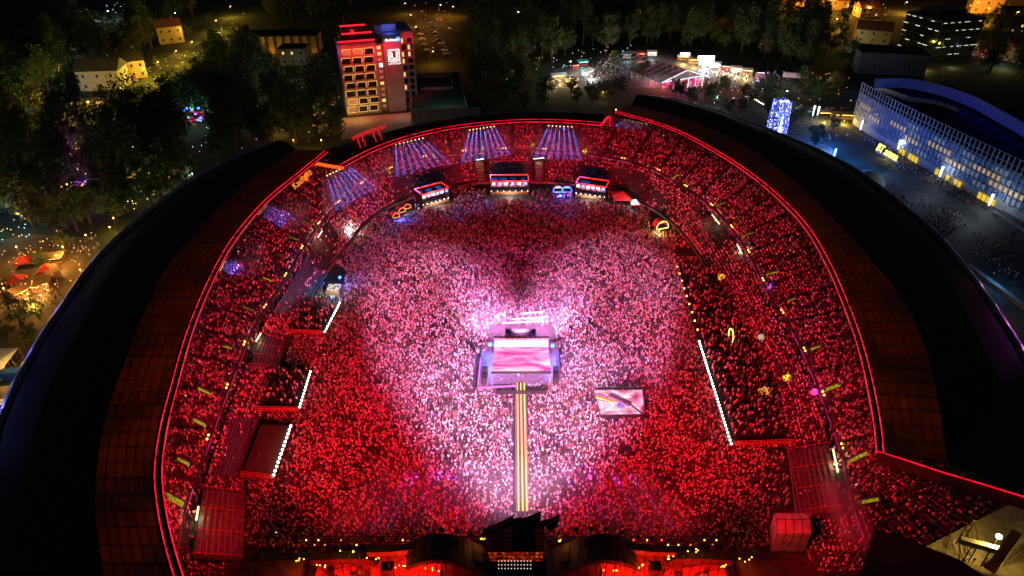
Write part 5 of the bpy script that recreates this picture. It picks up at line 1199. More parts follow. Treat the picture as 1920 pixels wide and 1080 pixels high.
# pale domes on the plaza behind the right roof
def dome(u, v, r, lab, m):
    o = tag(empty('dome_tent', at(u, v, 0)), lab, 'dome tent'); n = 7
    MB().lathe([(r * math.cos(math.pi / 2 * k / n), r * .85 * math.sin(math.pi / 2 * k / n)) for k in range(n)] + [(.05, r * .85)], 14).obj('shell', m, o, True); MB().tube([(r * 1.01 * math.cos(math.pi * k / 16), 0, r * .86 * math.sin(math.pi * k / 16)) for k in range(17)], .09, 5).obj('rib', M['steel'], o)
dome(1541, 292, 5.5, 'small pale blue dome tent beside the bluish light column', M['canvas']); dome(1626, 345, 6.5, 'large pale dome tent with a yellow rib behind the right roof', M['canvas'])
lamp('POINT', 'dome_lamp', at(1545, 300, 3), 1500, (.2, .6, 1))
# planters / retaining wall at the right edge
wl_ = tag(empty('retaining_wall', at(1860, 530, 0)), 'pale segmented wall curving past the right roof edge', 'wall'); c = pix([(1815, 494), (1840, 512), (1870, 534), (1900, 556), (1940, 585)], 1.5, 13)
for i in range(12): a_, b_2 = Vector(c[i]), Vector(c[i + 1]); d_ = (b_2 - a_) * .02; wobj(MB().bar(a_ + d_ - Vector((0, 0, .75)), b_2 - d_ - Vector((0, 0, .75)), 1.5, 1.5), 'segment', M['concrete'], wl_)
lamp('POINT', 'wall_lamp', at(1885, 560, 8), 500, (1, .85, .7))
kr = tag(empty('ramp', at(1880, 440, 0)), 'grey ramp with low walls beside the right light column', 'ramp'); c = [at(1862, 402, 0), at(1900, 388, 0), at(1925, 420, 0), at(1895, 440, 0)]
wobj(sq(c, .05, .35), 'floor', M['paving'], kr); wobj(MB().bar(c[0] + Vector((0, 0, .6)), c[3] + Vector((8, -12, .6)), .6, 1.2), 'low_wall', M['concrete'], kr)

# ------------------------------------------------------------------ office block and houses at the top right
def house(u, v, w, d, h, rz, lab, wall, roof='gable', lit=.2, name='house', cat='house', rows=2, cols=3, rm=None, grp=None, winm=None):
    o = tag(empty(name, at(u, v, 0), rz), lab, cat, grp)
    MB().box(-w / 2, w / 2, -d / 2, d / 2, 0, h).obj('wall', wall, o)
    if roof == 'gable':
        e = .6; rf_ = MB().add([(-w / 2 - e, -d / 2 - e, h - .15), (w / 2 + e, -d / 2 - e, h - .15), (w / 2 + e, d / 2 + e, h - .15), (-w / 2 - e, d / 2 + e, h - .15), (-w / 2 - e, 0, h + d * .36), (w / 2 + e, 0, h + d * .36)], [(0, 1, 5, 4), (2, 3, 4, 5), (0, 4, 3), (1, 2, 5), (3, 2, 1, 0)]).obj('roof', rm or M['tile'], o)
        MB().box(w * .2, w * .2 + .8, d * .1, d * .1 + .8, h, h + d * .36 + 1).obj('chimney', M['plaster'], rf_)
    else: MB().box(-w / 2 - .2, w / 2 + .2, -d / 2 - .2, d / 2 + .2, h, h + .5).obj('roof', rm or M['black'], o)
    for r_ in range(rows):
        z = h * (r_ + .35) / rows
        for c_ in range(cols):
            x = -w / 2 + w * (c_ + .5) / cols; mm_ = (winm or M['win_warm']) if random.random() < lit else M['glass']
            wn = MB().box(x - .6, x + .6, -d / 2 - .06, -d / 2 + .02, z, z + 1.5).obj('window', mm_, o); MB().box(x - .75, x + .75, -d / 2 - .2, -d / 2 - .02, z - .15, z).obj('sill', M['plaster'], wn)
        for c_ in range(2):
            y = -d / 2 + d * (c_ + .5) / 2
            for sx in (-1, 1): MB().box(min(sx * w / 2, sx * (w / 2 + .05)), max(sx * w / 2, sx * (w / 2 + .05)), y - .6, y + .6, z, z + 1.5).obj('window', M['glass'], o)
    MB().box(-.6, .6, -d / 2 - .08, -d / 2 + .02, 0, 2.2).obj('door', M['wood'], o)
    return o
ofc = at(1745, 118, 0); oo = tag(empty('office_block', ofc, .28), 'dark five storey office block with rows of pale ceiling lights', 'office'); OW, OD, OH = 32, 30, 24
lt = glow('ceiling_light', (.95, 1, .7), 1.3, False)
MB().box(0, OW, .8, OD, 0, OH).obj('core', M['glass'], oo); MB().box(-.3, OW + .3, .3, OD + .3, OH, OH + 1.2).obj('roof', M['dark_metal'], oo)
for f in range(5):
    z = f * OH / 5 + OH / 5 - .6; MB().box(-.2, OW + .2, .2, OD, z + .25, z + .7).obj('floor_slab', M['concrete_dark'], oo)
    for k in range(6):
        if random.random() < .6: MB().box(1 + k * OW / 6, 1 + k * OW / 6 + random.uniform(2, 4), .55, .75, z - .1, z + .15).obj('light_strip', lt, oo)
        if random.random() < .6: MB().box(-.15, .05, 2 + k * OD / 6, 2 + k * OD / 6 + random.uniform(2, 4), z - .1, z + .15).obj('light_strip', lt, oo)
for k in range(9): MB().box(k * OW / 8.5, k * OW / 8.5 + .4, .4, .79, 0, OH).obj('mullion', M['dark_metal'], oo)
MB().box(4, 24, 8, 24, OH + 1.2, OH + 5).obj('roof_plant', M['dark_metal'], oo)
lamp('POINT', 'office_door', at(1735, 122, 3), 1400, (1, .75, .1)); lamp('POINT', 'office_door', at(1790, 118, 3), 700, (1, .8, .3))
house(1660, 132, 38, 20, 12, -.2, 'blank grey block with flat roof before the office block', mat('block_plaster', (.1, .11, .13), .9), 'flat', 0, 'blank_block', 'building', 1, 2, M['concrete_dark'])
lamp('POINT', 'block_blue', at(1628, 150, 8), 900, (.1, .35, 1))
house(1632, 78, 22, 14, 9, -.35, 'pale house lit yellow left of the office block', M['ochre'], 'gable', .1); lamp('POINT', 'house_lamp', at(1622, 88, 5), 2600, (1, .8, .12)); lamp('POINT', 'house_lamp', at(1604, 72, 5), 1500, (1, .95, .7))
house(1895, 108, 14, 12, 8, .3, 'small yellow house at the right edge beside parked cars', M['ochre']); lamp('POINT', 'house_lamp', at(1885, 118, 4), 1500, (1, .8, .15))
house(1842, 22, 22, 16, 11, -.3, 'house with brightly lit orange wall at the top right', M['ochre'], 'gable', .2); lamp('POINT', 'house_lamp', at(1848, 30, 5), 5500, (1, .42, .04))
for k, (u, v, w, rz, lab) in enumerate(((1480, 18, 18, .2, 'low house left of the orange lit street at the top'), (1560, 16, 22, -.1, 'long house in the orange lit street at the top'), (1622, 30, 16, .1, 'house at the bend of the orange lit street'), (1905, 60, 16, -.2, 'house above the parked cars at the right edge'), (1900, 8, 18, .1, 'house in the top right corner'), (1395, 8, 18, .15, 'house at the top behind the woods'))):
    house(u, v, w, 12, 7, rz, lab, random.choice((M['ochre'], M['plaster'])), 'gable', .3)
# ---- houses at the upper left
house(200, 163, 22, 15, 11, .12, 'pale two storey house with dark windows at the upper left', M['plaster'], 'gable', 0, rm=M['concrete_dark']); lamp('POINT', 'house_lamp', at(205, 182, 5), 700, (1, .75, .6))
house(252, 142, 14, 14, 10, .5, 'ochre house next to the pale two storey house', M['ochre'], 'gable', .2, rm=M['concrete_dark'])
house(322, 78, 16, 12, 11, .5, 'orange lit house at the upper end of the tree lined street', M['ochre'], 'gable', 0); lamp('POINT', 'house_lamp', at(328, 88, 5), 2600, (1, .5, .06))
house(55, 148, 22, 16, 14, .1, 'dim apartment house in the dark at the far left', M['plaster'], 'flat', .08, 'apartment_house', 'house', 4, 4); 
bn = tag(empty('pilastered_hall', at(470, 102, 0), .08), 'long hall with tall orange lit bays behind the hotel', 'building'); MB().box(0, 44, 0, 16, 0, 11).obj('wall', M['ochre'], bn); MB().box(-.5, 44.5, -.8, 16.5, 11, 11.8).obj('roof', M['black'], bn)
for k in range(9): MB().box(k * 5.4, k * 5.4 + 1.5, -.7, -.01, 0, 11).obj('pilaster', M['concrete_dark'], bn)
for k in range(8):
    q_ = at(470, 102, 0) + Vector((k * 5.4 + 3.4, -1.3 + k * .4, 0)); lamp('POINT', 'bay_lamp', q_ + Vector((0, -1.2, 1.2)), 260 if k < 5 else 120, (1, .4, .04), radius=.2)
house(555, 118, 16, 12, 10, .05, 'pale house half hidden in trees left of the hotel', M['plaster'], 'flat', .15); lamp('POINT', 'house_lamp', at(555, 132, 7), 1500, (.9, 1, .7)); lamp('POINT', 'house_lamp', at(560, 175, 4), 1800, (.95, 1, .85))
cp = tag(empty('lit_canopy', at(160, 200, 0), .1), 'low yellow lit canopy below the pale two storey house', 'canopy'); MB().box(-8, 8, -3, 3, 3.4, 3.8).obj('roof', M['concrete_dark'], cp); MB().box(-8, 8, 2.8, 3, 0, 3.4).obj('back_wall', M['ochre'], cp)
for x in (-7.5, 0, 7.5): MB().bar((x, -2.7, 0), (x, -2.7, 3.4), .25).obj('post', M['steel'], cp)
lamp('POINT', 'canopy_light', at(160, 200, 2.6) + Vector((0, -.5, 0)), 900, (1, .72, .05))
for k, (u, v, l_) in enumerate(((38, 362, 30), (52, 374, 26))):
    o = tag(empty('long_shed', at(u, v, 0), R(38)), ('upper' if k == 0 else 'lower') + ' one of two long brown roofed sheds at the left', 'shed', 'brown sheds'); MB().box(-l_ / 2, l_ / 2, -3, 3, 0, 3).obj('wall', M['wood'], o)
    MB().add([(-l_ / 2, -3.5, 2.9), (l_ / 2, -3.5, 2.9), (l_ / 2, 3.5, 2.9), (-l_ / 2, 3.5, 2.9), (-l_ / 2, 0, 4.6), (l_ / 2, 0, 4.6)], [(0, 1, 5, 4), (2, 3, 4, 5), (0, 4, 3), (1, 2, 5)]).obj('roof', mat('brown_sheet', (.3, .2, .14), .8), o)
lamp('POINT', 'shed_lamp', at(40, 352, 9), 1500, (1, .7, .45)); lamp('POINT', 'shed_lamp', at(12, 330, 8), 900, (.3, 1, .9))
# small stages in the park
def park_stage(u, v, lab, c1, c2, w):
    o = tag(empty('park_stage', at(u, v, 0), .3), lab, 'stage'); MB().box(-w, w, -w * .7, w * .7, 0, 1).obj('deck', M['dark_metal'], o)
    MB().grid([[(-w, -w * .7, 4.4), (-w * .5, -w * .7, 5.4), (w * .5, -w * .7, 5.4), (w, -w * .7, 4.4)], [(-w, w * .7, 3.6), (-w * .5, w * .7, 4.6), (w * .5, w * .7, 4.6), (w, w * .7, 3.6)]]).obj('roof', M['black'], o)
    for sx in (-1, 1):
        for sy in (-1, 1): MB().bar((sx * w * .95, sy * w * .65, 1), (sx * w * .95, sy * w * .65, 4.2), .15).obj('post', M['steel'], o)
    for k in range(5): MB().box(-w + (k + .3) * w * .4, -w + (k + .7) * w * .4, -w * .7 - .15, -w * .7, 3.2 - (k % 2) * 1.2, 3.9 - (k % 2) * 1.2).obj('lamp', glow('park_lamp', c1 if k % 2 else c2, 5, False), o)
    MB().box(-w * .8, w * .8, w * .55, w * .6, 1, 3.4).obj('back_screen', screen('park_screen', [(.35, tuple(x * .2 for x in c1)), (.5, c1), (.65, c2)], 2, (.8, .8, .8), 0, False), o)
    lamp('POINT', 'park_stage_lamp', at(u, v, 3) + Vector((0, -w * 1.3, 0)), 1800, c1)
park_stage(62, 358, 'small stage with blue and white lamps beside the brown sheds', (.05, .15, 1), (.5, .8, 1), 5); park_stage(143, 358, 'small stage glowing violet and orange in the park', (.6, .05, 1), (1, .3, .05), 4.5); park_stage(190, 312, 'tiny violet lit stage among trees', (.4, .1, 1), (1, .6, .2), 3)
# tree hung with red and blue lamps
o = glitter((376, 245), 0, 9, 5, 'tree hung with red and blue lamps in the dark park', glow('tree_red', (1, .02, .1), 3, False), 46)
mb = MB()
for k in range(12): x, z = random.uniform(-4, 4), random.uniform(5, 12); mb.box(x - .3, x + .3, -3, -2.6, z - .3, z + .3)
mb.obj('blue_lamps', M['bluelamp'], o)
# ------------------------------------------------------------------ orange square at the left
for k, (u, v, lab) in enumerate(((35, 535, 'red parasol tent at the front of the orange square'), (92, 516, 'red parasol tent on the right of the orange square'), (48, 500, 'red parasol tent at the back of the orange square'))): tent((u, v), 4.6, 4.2, lab, M['redcanvas'], .3, 'red parasol tents')
def stall(u, v, w, rz, lab, m=None, roofm=None, e=600, c=(1, .6, .2), grp=None):
    o = tag(empty('stall', at(u, v, 0), rz), lab, 'stall', grp); d = 3.0
    MB().box(-w / 2, w / 2, d / 2 - .15, d / 2, 0, 2.4).box(-w / 2, -w / 2 + .15, -d / 2, d / 2 - .15, 0, 2.4).box(w / 2 - .15, w / 2, -d / 2, d / 2 - .15, 0, 2.4).obj('walls', m or M['wood'], o)
    MB().add([(-w / 2 - .3, -d / 2 - .6, 2.4), (w / 2 + .3, -d / 2 - .6, 2.4), (w / 2 + .3, d / 2 + .2, 3.0), (-w / 2 - .3, d / 2 + .2, 3.0), (-w / 2 - .3, -d / 2 - .6, 2.55), (w / 2 + .3, -d / 2 - .6, 2.55), (w / 2 + .3, d / 2 + .2, 3.15), (-w / 2 - .3, d / 2 + .2, 3.15)], [(3, 2, 1, 0), (4, 5, 6, 7), (0, 1, 5, 4), (1, 2, 6, 5), (2, 3, 7, 6), (3, 0, 4, 7)]).obj('roof', roofm or M['wood'], o)
    MB().box(-w / 2 + .2, w / 2 - .2, -d / 2, -d / 2 + .5, 0, 1).obj('counter', m or M['wood'], o); MB().box(-w * .4, w * .4, -d / 2 - .1, -d / 2, 2.0, 2.3).obj('light_bar', glow('stall_light', c, 4, False), o)
    lamp('POINT', 'stall_lamp', at(u, v, 2.2) + Vector((math.sin(rz) * 2.4, -math.cos(rz) * 2.4, 0)), e * 4.5, c, radius=.3)
for (u, v, w, rz, lab) in ((62, 545, 7, .1, 'wooden stall below the red parasols'), (80, 540, 5, .3, 'wooden stall right of the long counter'), (104, 492, 6, .2, 'wooden stall with brightly lit front at the back of the square'), (40, 556, 4, 1.1, 'wooden bar running down from the front red parasol'), (100, 520, 5, -.5, 'wooden stall beside the right parasol')): stall(u, v, w, rz, lab, e=500, grp='wooden stalls on the orange square', c=(1, .5, .12))
yt = tag(empty('yellow_tent', at(5, 680, 0)), 'large tent roof glowing yellow at the left edge', 'tent'); q = [at(-45, 722, 4), at(6, 690, 4), at(35, 652, 4), at(-30, 655, 4)]
wobj(MB().add(q + [(q[0] + q[2]) / 2 + Vector((0, 0, 1))], [(0, 1, 4), (1, 2, 4), (2, 3, 4), (3, 0, 4)]), 'roof', M['canvas'], yt)
for p in q: wobj(MB().bar((p.x, p.y, 0), p, .15), 'post', M['steel'], yt)
lamp('POINT', 'yellow_tent_lamp', at(10, 668, 8), 1500, (1, .6, .05))
for k, (u, v, m_, lab) in enumerate(((33, 708, mat('blue_box', (.03, .1, .6), .5), 'blue container at the left roof edge'), (10, 745, M['ochre'], 'low ochre container below the blue one'), (5, 770, M['canvas'], 'pale container nearest the left roof edge'))):
    p = at(u, v, 0); o = tag(empty('container', p, .2), lab, 'container'); MB().box(-3, 3, -1.3, 1.3, 0, 2.5).obj('body', m_, o); MB().box(-2.9, 2.9, -1.2, 1.2, 2.5, 2.6).obj('lid', m_, o)
    for x in np.arange(-2.8, 2.9, .5): MB().box(x, x + .15, -1.38, -1.3, .1, 2.4).obj('rib', m_, o)
lamp('POINT', 'container_lamp', at(20, 735, 5), 900, (1, .65, .3))
def spread(poly, n, z=0.06):
    c = [at(u, v, 0) for u, v in poly]; xs = [p.x for p in c]; ys = [p.y for p in c]; q = np.c_[np.random.uniform(min(xs), max(xs), n * 3), np.random.uniform(min(ys), max(ys), n * 3), np.full(n * 3, z)]
    return q[inpoly(q, [(p.x, p.y) for p in c])][:n]
crowd('crowd', np.vstack([spread([(0, 520), (110, 525), (120, 565), (10, 580)], 190), spread([(20, 470), (185, 445), (190, 480), (60, 500)], 120), spread([(0, 700), (40, 665), (45, 690), (5, 730)], 40)]), 'people gathered between stalls and parasols on the orange square', None, 2)
crowd('crowd', np.vstack([spread([(1080, 150), (1130, 112), (1190, 125), (1190, 158), (1130, 170)], 260), spread([(1290, 122), (1440, 135), (1440, 160), (1320, 155)], 230), spread([(1430, 135), (1490, 150), (1470, 175), (1420, 165)], 70), spread([(1020, 150), (1080, 145), (1090, 165), (1030, 165)], 60)]), 'people in the lit food court between the stalls and the glass tent', None, 2)
crowd('crowd', np.vstack([spread([(1620, 255), (1700, 290), (1690, 302), (1610, 262)], 60), spread([(1755, 330), (1830, 370), (1815, 382), (1745, 345)], 110), spread([(1690, 300), (1760, 335), (1740, 352), (1680, 315)], 70), spread([(1600, 320), (1760, 380), (1800, 460), (1700, 400)], 60), spread([(1820, 440), (1900, 440), (1900, 500), (1830, 500)], 60), spread([(1730, 402), (1790, 392), (1810, 425), (1770, 445), (1735, 425)], 130), spread([(1860, 490), (1910, 480), (1905, 530), (1860, 520)], 40), spread([(1480, 230), (1590, 230), (1590, 262), (1490, 270)], 60), spread([(1330, 175), (1480, 185), (1470, 215), (1340, 210)], 60)]), 'people strolling and gathering on the dark plaza by the arena hall', None, 2)
# ------------------------------------------------------------------ food court
for (u, v, w, rz, lab, m_, rm_, e, c) in ((1048, 148, 9, .25, 'white food stall with yellow front at the left of the food court', M['white'], M['canvas'], 800, (1, .75, .3)), (1030, 158, 5, .3, 'small dim stall at the left tip of the food court', M['white'], M['canvas'], 400, (1, .7, .3)),
        (1072, 152, 7, .2, 'white awning stall with orange glow under the lamp mast', M['white'], M['canvas'], 900, (1, .6, .2)), (1102, 140, 9, .9, 'large white stall beside the seating of the food court', M['white'], M['canvas'], 1500, (1, .95, .9)), (1092, 122, 7, .3, 'teal roofed stall behind the white stalls', M['redpaint'], mat('teal', (.05, .4, .38), .6), 500, (.3, 1, .9)), (1078, 128, 5, .3, 'red walled stall behind the lamp mast', M['redpaint'], M['dark_metal'], 300, (1, .3, .2)),
        (1175, 108, 5, 0, 'pale blue stall at the back of the food court', M['white'], M['canvas'], 900, (.6, .85, 1)), (1200, 106, 6, 0, 'stall with red sign at the back of the food court', M['redpaint'], M['redcanvas'], 900, (1, .2, .08)), (1222, 104, 6, 0, 'white lit stall behind the glass tent ridge', M['white'], M['canvas'], 900, (.9, .95, 1)),
        (1282, 112, 8, -.2, 'first stall of the bright row behind the glass tent, orange with white sign', M['wood'], M['canvas'], 1400, (1, .6, .2)), (1302, 118, 7, -.2, 'orange stall second in the bright row', M['wood'], M['wood'], 1400, (1, .5, .12)), (1322, 122, 7, -.2, 'stall under the brightest white sign of the row', M['white'], M['canvas'], 3000, (.85, .95, 1)), (1342, 126, 6, -.2, 'warm white stall right of the brightest sign', M['white'], M['canvas'], 1500, (1, .85, .6)),
        (1360, 130, 6, -.2, 'stall with red and green sign in the bright row', M['redpaint'], M['dark_metal'], 1200, (1, .8, .5)), (1380, 134, 6, -.2, 'pale stall near the end of the bright row', M['white'], M['canvas'], 1200, (1, .85, .6)), (1400, 138, 6, -.2, 'yellow lit last stall of the bright row', M['wood'], M['canvas'], 1200, (1, .7, .2)), (1425, 142, 5, -.2, 'violet tinged stall beyond the bright row', M['wood'], M['dark_metal'], 700, (.7, .5, 1)),
        (1580, 222, 12, -.1, 'long yellow lit bar beside the arena hall corner', M['wood'], M['wood'], 900, (1, .6, .08)), (1545, 218, 7, 0, 'dark stall with a row of lamps left of the arena hall', M['dark_metal'], M['wood'], 700, (1, .6, .12))): stall(u, v, w, rz, lab, m_, rm_, e, c)
sg = tag(empty('sign_box', at(1322, 124, 0)), 'brilliant white sign box above the bright stall row', 'sign'); MB().box(-5, 5, -.2, .2, 3.6, 6.2).obj('panel', glow('white_sign', (.8, .92, 1), 7, False), sg); MB().bar((-4, .5, 0), (-4, .5, 6), .2).obj('post', M['steel'], sg); MB().bar((4, .5, 0), (4, .5, 6), .2).obj('post', M['steel'], sg)
sg = tag(empty('sign_box', at(1283, 114, 0)), 'bluish white sign box above the first stall of the row', 'sign'); MB().box(-3, 3, -.2, .2, 3.6, 5).obj('panel', glow('blue_sign', (.7, .8, 1), 4, False), sg); MB().bar((-2.4, .5, 0), (-2.4, .5, 5), .2).obj('post', M['steel'], sg)
# long clear tent with lit gable
ga, gb2 = at(1238, 170, 0), at(1328, 160, 0); gx = gb2 - ga; gw = gx.length; grz = math.atan2(gx.y, gx.x)
gt = tag(empty('clear_tent', ga, grz), 'long clear roofed event tent with lit gable of pink and orange', 'tent'); GD = 50; eh, rh2 = 4.5, 10.0
clear = bpy.data.materials.new('clear_foil'); t_, b_ = nodes(clear); b_.inputs['Base Color'].default_value = (.10, .10, .11, 1); b_.inputs['Roughness'].default_value = .2; b_.inputs['Alpha'].default_value = .7; b_.inputs['Specular IOR Level'].default_value = .8
shr = Vector((-.22, 1, 0)).normalized() * GD
def gp(x, t, z): return (x * gw + shr.x * t, shr.y * t, z)
for k in range(10):
    t0_, t1_ = k / 10 + .004, (k + 1) / 10 - .004
    for (x0, z0, x1, z1) in ((0, eh, .5, rh2), (.5, rh2, 1, eh)): MB().add([gp(x0, t0_, z0), gp(x1, t0_, z1), gp(x1, t1_, z1), gp(x0, t1_, z0)], [(0, 1, 2, 3)]).obj('roof_foil', clear, gt)
fr = MB()
for k in range(11):
    t0_ = k / 10
    for (x0, z0, x1, z1) in ((0, 0, 0, eh), (0, eh, .5, rh2), (.5, rh2, 1, eh), (1, eh, 1, 0)): fr.bar(gp(x0, t0_, z0), gp(x1, t0_, z1), .3)
for x0, z0 in ((0, eh), (.5, rh2), (1, eh)): fr.bar(gp(x0, 0, z0), gp(x0, 1, z0), .3)
fr.obj('frame', M['greyplaster'], gt)
gl = glow('gable_white', (.8, .75, 1), 1.6, False); mb = MB()
for (x0, z0, x1, z1) in ((0, eh, .5, rh2), (.5, rh2, 1, eh), (.05, eh + .3, .95, eh + 1.6)): mb.bar(gp(x0, -.01, z0), gp(x1, -.01, z1), .35)
for x in (.25, .4, .55, .7, .85): mb.bar(gp(x, -.01, 0), gp(x, -.01, eh + .8), .25)
mb.obj('gable_lights', gl, gt)
def gwp(x, t, z): v_ = Vector(gp(x, t, z)); return ga + Vector((math.cos(grz) * v_.x - math.sin(grz) * v_.y, math.sin(grz) * v_.x + math.cos(grz) * v_.y, v_.z))
for (x, t, z, e, c) in ((.08, .02, 4, 1500, (1, .12, .02)), (.45, .05, 5, 1600, (1, .05, .5)), (.7, .05, 6, 1500, (.5, .1, 1)), (.88, .03, 4, 2400, (1, .4, .05)), (.2, .3, 4, 1500, (1, .05, .08)), (.5, .5, 6, 1500, (.9, .9, 1)), (.75, .4, 5, 1200, (1, .9, .7))): lamp('POINT', 'tent_glow', gwp(x, t, z), e * 3, c, radius=.4)
MB().box(gw * .06, gw * .94, 2.5, 2.7, .2, 4).obj('back_drop', screen('tent_back', [(.35, (.5, .02, .05)), (.5, (.9, .05, .4)), (.62, (1, .45, .1))], .8, (.35, 1, .5), 0, False), gt)
# truck
def truck(u, v, rz, lab):
    o = tag(empty('truck', at(u, v, 0), rz), lab, 'truck'); MB().box(-5, 3.2, -1.25, 1.25, 1.0, 3.7).obj('cargo_box', M['white'], o); MB().add([(3.4, -1.2, .7), (5.4, -1.2, .7), (5.4, -1.2, 1.8), (4.9, -1.2, 3), (3.4, -1.2, 3), (3.4, 1.2, .7), (5.4, 1.2, .7), (5.4, 1.2, 1.8), (4.9, 1.2, 3), (3.4, 1.2, 3)], [(4, 3, 2, 1, 0), (5, 6, 7, 8, 9), (0, 1, 6, 5), (1, 2, 7, 6), (2, 3, 8, 7), (3, 4, 9, 8), (4, 0, 5, 9)]).obj('cab', M['white'], o)
    MB().add([(5.42, -1, 1.9), (5.42, 1, 1.9), (4.97, 1, 2.9), (4.97, -1, 2.9)], [(0, 1, 2, 3)]).obj('windscreen', M['glass'], o); MB().box(-5, 5.2, -.9, .9, .55, 1.0).obj('chassis', M['dark_metal'], o)
    for x in (-4, -2.8, 4.2):
        for y in (-1.1, 1.1): MB().tube([(x, y - .15, .5), (x, y + .15, .5)], .5, 10).obj('wheel', M['black'], o)
truck(1484, 148, -.25, 'white box truck parked beyond the blue light tower'); lamp('POINT', 'truck_lamp', at(1492, 146, 5), 1200, (.9, .9, 1))

# ------------------------------------------------------------------ cars
def car_meshes():
    pr = [(-2.1, .35), (-2.15, .75), (-1.9, .95), (-1.35, 1.0), (-.9, 1.42), (.35, 1.45), (1.0, 1.0), (1.95, .85), (2.15, .6), (2.1, .35)]; b = MB(); n = len(pr)
    ws_ = [.82 if z < 1.1 else .66 for x, z in pr]; vs = [(x, -w, z) for (x, z), w in zip(pr, ws_)] + [(x, w, z) for (x, z), w in zip(pr, ws_)]
    b.add(vs, [tuple(range(n)), tuple(range(2 * n - 1, n - 1, -1))] + [(i, n + i, n + (i + 1) % n, (i + 1) % n) for i in range(n)])
    g = MB().add([(-1.3, -.72, 1.03), (-.92, -.67, 1.37), (.34, -.67, 1.4), (.9, -.72, 1.03)], [(0, 1, 2, 3)]).add([(-1.3, .72, 1.03), (-.92, .67, 1.37), (.34, .67, 1.4), (.9, .72, 1.03)], [(3, 2, 1, 0)])
    g.v = [(x, y * 1.09, z) for x, y, z in g.v]; g.add([(1.0, -.62, 1.03), (.4, -.58, 1.44), (.4, .58, 1.44), (1.0, .62, 1.03)], [(0, 1, 2, 3)]).add([(-1.36, -.62, 1.03), (-.94, -.58, 1.42), (-.94, .58, 1.42), (-1.36, .62, 1.03)], [(0, 1, 2, 3)])
    g.v = [(x + (.03 if x > .38 and abs(y) < .65 else 0) - (.03 if x < -.93 and abs(y) < .65 else 0), y, z + .02) for x, y, z in g.v]
    w = MB().tube([(0, -.1, 0), (0, .1, 0)], .32, 10); l = MB().box(-.05, .05, -.18, .18, -.08, .08)
    return b, g, w, l
cb, cg, cw, cl = car_meshes(); CM = [cb.mesh('car_body', mat('car_paint_%d' % i, c, .3, .2, .05)) for i, c in enumerate(((.6, .6, .6), (.03, .03, .035), (.3, .05, .05), (.08, .1, .2), (.35, .36, .38), (.75, .74, .72)))]
cgm, cwm = cg.mesh('car_windows', M['glass']), cw.mesh('wheel', M['black']); chm, ctm = cl.mesh('headlight', glow('headlight', (1, .95, .8), 1.5, False)), cl.mesh('tail_light', glow('tail_light', (1, .02, .02), 1.0, False))
CN = ['silver grey', 'black', 'dark red', 'dark blue', 'mid grey', 'white']
def car(u, v, rz, where, grp):
    i = random.randrange(6); o = tag(empty('parked_car', at(u, v, 0), rz), CN[i] + ' car ' + where, 'car', grp); link('body', CM[i], o); link('windows', cgm, o)
    for x in (-1.35, 1.35):
        for y in (-.78, .78): link('wheel', cwm, o).location = (x, y, .32)
    for y in (-.55, .55): link('headlight', chm, o).location = (2.1, y, .65); link('tail_light', ctm, o).location = (-2.13, y, .7)
for k in range(11): car(803 + k * 3.4, 38 + k * 6.4, .15, 'parked along the orange lit street behind the hotel', 'cars in the parking street')
for k in range(5): car(784 + k * 4, 55 + k * 10, .2, 'parked on the hotel side of the orange lit street', 'cars in the parking street')
for k in range(10): car(168 + (k % 5) * 7, 38 + (k // 5) * 12 + (k % 5) * 2, .6, 'under the cold lamp at the upper left', 'cars under the cold lamp')
for k in range(9): car(1805 + (k % 5) * 12, 86 + (k // 5) * 12 + (k % 5) * 4, -.2, 'standing right of the office block', 'cars right of the office block')
for k in range(4): car(1870 + k * 12, 112 + k * 2, 0, 'by the small yellow house at the right edge', 'cars by the yellow house')
for (u, v, e, c) in ((1848, 92, 900, (1, .1, .08)), (1880, 110, 900, (.7, .8, 1)), (1830, 84, 900, (1, .6, .3))): lamp('POINT', 'traffic_light', at(u, v, 4), e, c)
for k in range(7): car(1500 + k * 14, 205 + (k % 2) * 6, .1, 'on the street left of the arena hall', 'cars on the street by the arena')
for k in range(8): car(1490 + k * 20, 14 + (k % 2) * 6, .05, 'in the far orange lit street at the top', 'cars in the far street')

